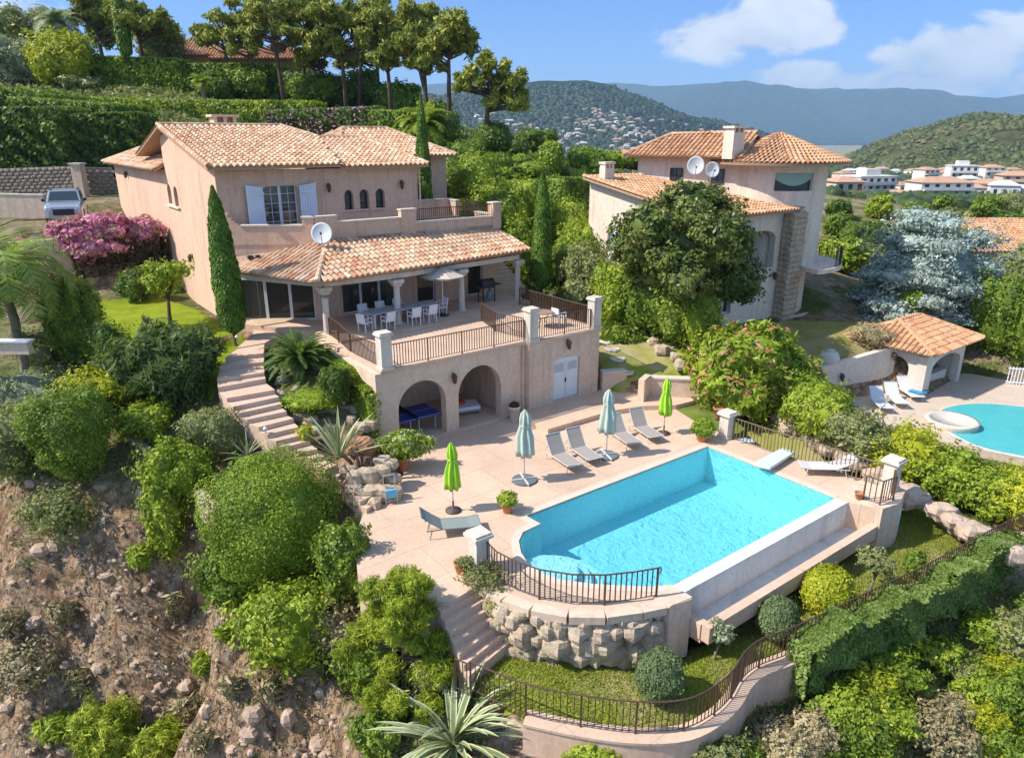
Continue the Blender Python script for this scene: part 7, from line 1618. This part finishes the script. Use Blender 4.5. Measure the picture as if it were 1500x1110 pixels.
# scrub filling the left bank and the ground between shrubs
STP=[gp(a,b,z) for a,b,z in ((353,500,3.1),(348,530,2.9),(355,555,2.5),(372,577,2.3),(388,598,2.0),(413,630,1.6),(440,660,1.1),(467,674,.85),(490,692,.6),(520,716,.3),(550,745,-.05))]
def scatter(name,label,boxes,n,leaf,mat,hmax,seed,cond=None,aspect=2.4):
    g_=random.Random(seed);P=[];
    tries=0
    while len(P)<n and tries<n*6:
        tries+=1;x0,x1,y0,y1=boxes[g_.randrange(len(boxes))];px=g_.uniform(x0,x1);py=g_.uniform(y0,y1)
        d_=ray(px,py);
        if not P or tries%6==1:
            c=gh(px,py)
        x=c.x+g_.gauss(0,.28);y=c.y+g_.gauss(0,.28);z=gz(x,y)
        if (cond and not cond(x,y,z)) or any((x-q.x)**2+(y-q.y)**2<1.1 for q in STP): continue
        P.append((x,y,z+g_.random()**1.5*hmax))
    P=np.array(P);m_=len(P);gg=np.random.default_rng(seed);nn=gg.normal(size=(m_,3));nn[:,2]=abs(nn[:,2])*.6+.1;nn/=np.linalg.norm(nn,axis=1)[:,None];t=np.cross(nn,gg.normal(size=(m_,3)));t[:,2]+=.5;t/=np.linalg.norm(t,axis=1)[:,None];b=np.cross(nn,t);s_=leaf*gg.uniform(.5,1.4,m_)[:,None]
    V=np.stack([P-t*s_*aspect*.5,P-b*s_*.5,P+t*s_*aspect*.5,P+b*s_*.5],1).reshape(-1,3);o=link(name,mkmesh(name,V,np.arange(4*m_).reshape(-1,4),mat));tag(o,label,'undergrowth',None,'stuff')
scatter('undergrowth','low tangled green undergrowth along the cliff top and the slopes',[(0,300,580,700),(380,560,760,960),(0,130,560,700),(560,700,930,1110)],34000,.06,G_OLIVE,.22,3)
scatter('undergrowth','dry tangled grass over the cliff face at the left',[(0,300,740,1110),(250,520,880,1110)],7000,.05,G_DRY,.18,5)
scatter('undergrowth','tangled scrub and grass below the garden wall',[(880,1500,980,1110),(1150,1500,930,1110),(1350,1500,860,1000)],36000,.06,G_OLIVE,.22,7,lambda x,y,z:z<-2.2)
scatter('undergrowth','ground cover filling the garden slope between the two villas',[(630,900,240,440),(850,1060,420,530),(640,900,220,300)],22000,.16,G_GREEN,.3,9,lambda x,y,z:z>1.8 and not(toS(x,y)[0]<11 and toS(x,y)[1]>7))
scatter('undergrowth','ground cover over the hillside terraces above the villa',[(0,700,80,200),(0,260,130,260),(560,700,180,260)],16000,.3,G_OLIVE,.5,11,lambda x,y,z:y>55 and z>7.8)
# lawns -------------------------------------------------------------------
def drape(name,poly,mat,dz=.02,st=.22,kind='structure'):
    xs=[p[0] for p in poly];ys=[p[1] for p in poly];nx=int((max(xs)-min(xs))/st)+2;ny=int((max(ys)-min(ys))/st)+2;idx={};V=[];Fs=[]
    def v(i,j):
        if (i,j) not in idx:
            x=min(xs)+i*st;y=min(ys)+j*st;idx[(i,j)]=len(V);V.append((x,y,gz(x,y)+dz))
        return idx[(i,j)]
    for i in range(nx):
        for j in range(ny):
            if inpoly((min(xs)+(i+.5)*st,min(ys)+(j+.5)*st),poly): Fs.append((v(i,j),v(i+1,j),v(i+1,j+1),v(i,j+1)))
    o=link(name,mkmesh(name,V,Fs,mat,True));tag(o,kind=kind);return o
def turf(name,a,b,c,sc=1.2,dry=.5):
    m,nt,p=base(name);w=wpos(nt);f=nz(nt,sc,5,w,.6);f2=nz(nt,24,5,w,.7);f3=nz(nt,.35,4,w,.6)
    col=mixc(nt,.45,ramp(nt,f,[(.35,a),(.6,b)]),ramp(nt,f2,[(.3,tuple(x*.5 for x in a)),(.7,tuple(min(1,x*1.25) for x in b))]))
    col=mixc(nt,ramp(nt,f3,[(dry,(0,0,0)),(dry+.16,(.85,.85,.85))]),col,c);lk(nt,col,p.inputs['Base Color']);p.inputs['Roughness'].default_value=1;p.inputs['Specular IOR Level'].default_value=.05
    bump(nt,p,f2,.8,.04);return m
TF=turf('lawn_grass',(.17,.20,.025),(.29,.32,.045),(.46,.36,.19),dry=.46);TF2=turf('lush_grass',(.14,.19,.014),(.26,.32,.025),(.20,.22,.05),dry=.7);TF3=turf('dry_grass',(.18,.19,.04),(.32,.30,.08),(.38,.29,.16),dry=.48)
WI3=offs(WS,-.2);lw=[tuple(p[:2]) for p in WI3]+[tuple(gp(*a)[:2]) for a in ((1480,780,-1.6),(1330,745,-1.5),(1262,800,-1.7),(1010,920,-1.7))]+[tuple(S(a,b)[:2]) for a,b in ((.5,-5.6),(-1,-4.9),(-2.2,-4.2),(-2.9,-3.2))]+[tuple(gp(690,1000,-1.7)[:2])]
drape('lower_lawn',lw,TF,.03)
drape('gable_lawn',[tuple(gp(*a)[:2]) for a in ((145,445,3.1),(235,436,3.2),(275,448,3.2),(355,487,3.2),(372,498,3.2),(345,520,3.1),(310,560,2.7),(170,540,2.7),(120,480,3))],TF2,.03)
drape('back_lawn',[tuple(gp(*a)[:2]) for a in ((880,470,2.4),(905,462,2.5),(1010,512,1.6),(1045,545,1.2),(960,547,1.25),(925,540,1.3),(878,560,1.3))],TF,.03)
drape('fence_lawn',[tuple(gp(*a)[:2]) for a in ((1000,590,.1),(1060,590,.15),(1150,625,-.1),(1250,685,-.4),(1330,730,-1.0),(1420,790,-1.4),(1310,790,-1.3),(1300,745,-1),(1200,690,-.4),(1085,640,0),(1040,615,.1))],TF3,.03)
drape('neighbour_lawn',[tuple(gp(*a)[:2]) for a in ((1140,470,1.5),(1290,470,1.4),(1300,492,1.3),(1205,530,.9),(1130,520,1.))],TF3,.03)
# grass tufts that break the lawn edges
def tufts(poly,n,leaf,label,mat,seed=3):
    g_=random.Random(seed);xs=[p[0] for p in poly];ys=[p[1] for p in poly];P=[];n0=0
    while len(P)<n and n0<n*8:
        n0+=1;x=g_.uniform(min(xs),max(xs));y=g_.uniform(min(ys),max(ys))
        if inpoly((x,y),poly): P.append((x,y,gz(x,y)+.05))
    P=np.array(P);m_=len(P);gg=np.random.default_rng(seed);t=gg.normal(size=(m_,3))*.5+np.array([0,0,1.]);t/=np.linalg.norm(t,axis=1)[:,None];b=np.cross(t,gg.normal(size=(m_,3)));b/=np.linalg.norm(b,axis=1)[:,None];s_=leaf*gg.uniform(.5,1.4,m_)[:,None]
    V=np.stack([P-b*s_*.3-t*s_*.2,P+b*s_*.3-t*s_*.2,P+t*s_+b*s_*.05,P+t*s_-b*s_*.05],1).reshape(-1,3);o=link('grass',mkmesh('grass',V,np.arange(4*m_).reshape(-1,4),mat));tag(o,label,'grass',None,'stuff')
GBL=leafm('grass_blades',(.20,.235,.025),(.32,.36,.05),(.48,.42,.18),clump=.9,tr=.2)
tufts(lw,60000,.045,'short mown grass of the lower lawn inside the curved fence',GBL)

r=random.Random(77);k=0
kinds=[('broad green tree',G_GREEN),('dark green tree',G_DARK),('light green tree',G_LIME),('olive green tree',G_OLIVE)]
spots=[]
for i in range(400):
    px=r.uniform(1225,1540);py=r.uniform(308,440);Y=None
    if any(abs(px-a)<34 and abs(py-b)<16 for a,b in spots): continue
    if 1225<px<1480 and py>400: continue
    spots.append((px,py))
spots.sort(key=lambda a:a[1])
for i,(px,py) in enumerate(spots[:44]):
    w=r.uniform(46,80)*(.6+.5*(py-300)/130);kk=r.randrange(4)
    bush('broad_tree',kinds[kk][0]+' in the belt of trees beyond the blue cedar and the far villa',px,py,w,w*r.uniform(.55,.75),kinds[kk][1],2600,.22,5,'trees beyond the far villa and the blue cedar',cat='tree',bumpy=.25)
for i,(px,py) in enumerate([(1105,255),(1060,250),(860,262),(885,285),(868,300)]):
    bush('broad_tree',['tree showing behind the right part of the far villa','tree showing above the far villa roof dip','bushy tree just left of the far villa roof','low tree left of the far villa wall','rounded tree below the skyline left of the far villa'][i],px,py,60,34,G_GREEN,2500,.2,5,None,cat='tree',bumpy=.2)

# loose fractured stones on the cliff
g_=random.Random(8);m=MB();o0=gh(250,900);cr=local('cliff_rocks','broken angular stones lying over the pale cliff face at the left','rocks',o0)
for i in range(520):
    px=g_.uniform(0,520);py=g_.uniform(700,1110)
    if px>np.interp(py,[700,800,900,1000,1110],[240,320,380,460,540]): continue
    p=gh(px,py)-o0;r_=g_.uniform(.05,.12)*(2.6 if g_.random()<.10 else 1)
    m.rock((p.x,p.y,p.z),(r_*g_.uniform(.8,1.5),r_*g_.uniform(.8,1.4),r_*g_.uniform(.5,1.1)),i*1.3,0)
cro=m.build('stones',pm('cliff_stone',(.55,.40,.29),(.32,.22,.15),1.1,.95,.7,.05),None);cro.name='rock_rubble';tag(cro,'broken angular stones lying over the pale cliff face','rubble',None,'stuff');bpy.data.objects.remove(cr)
cro.location=o0
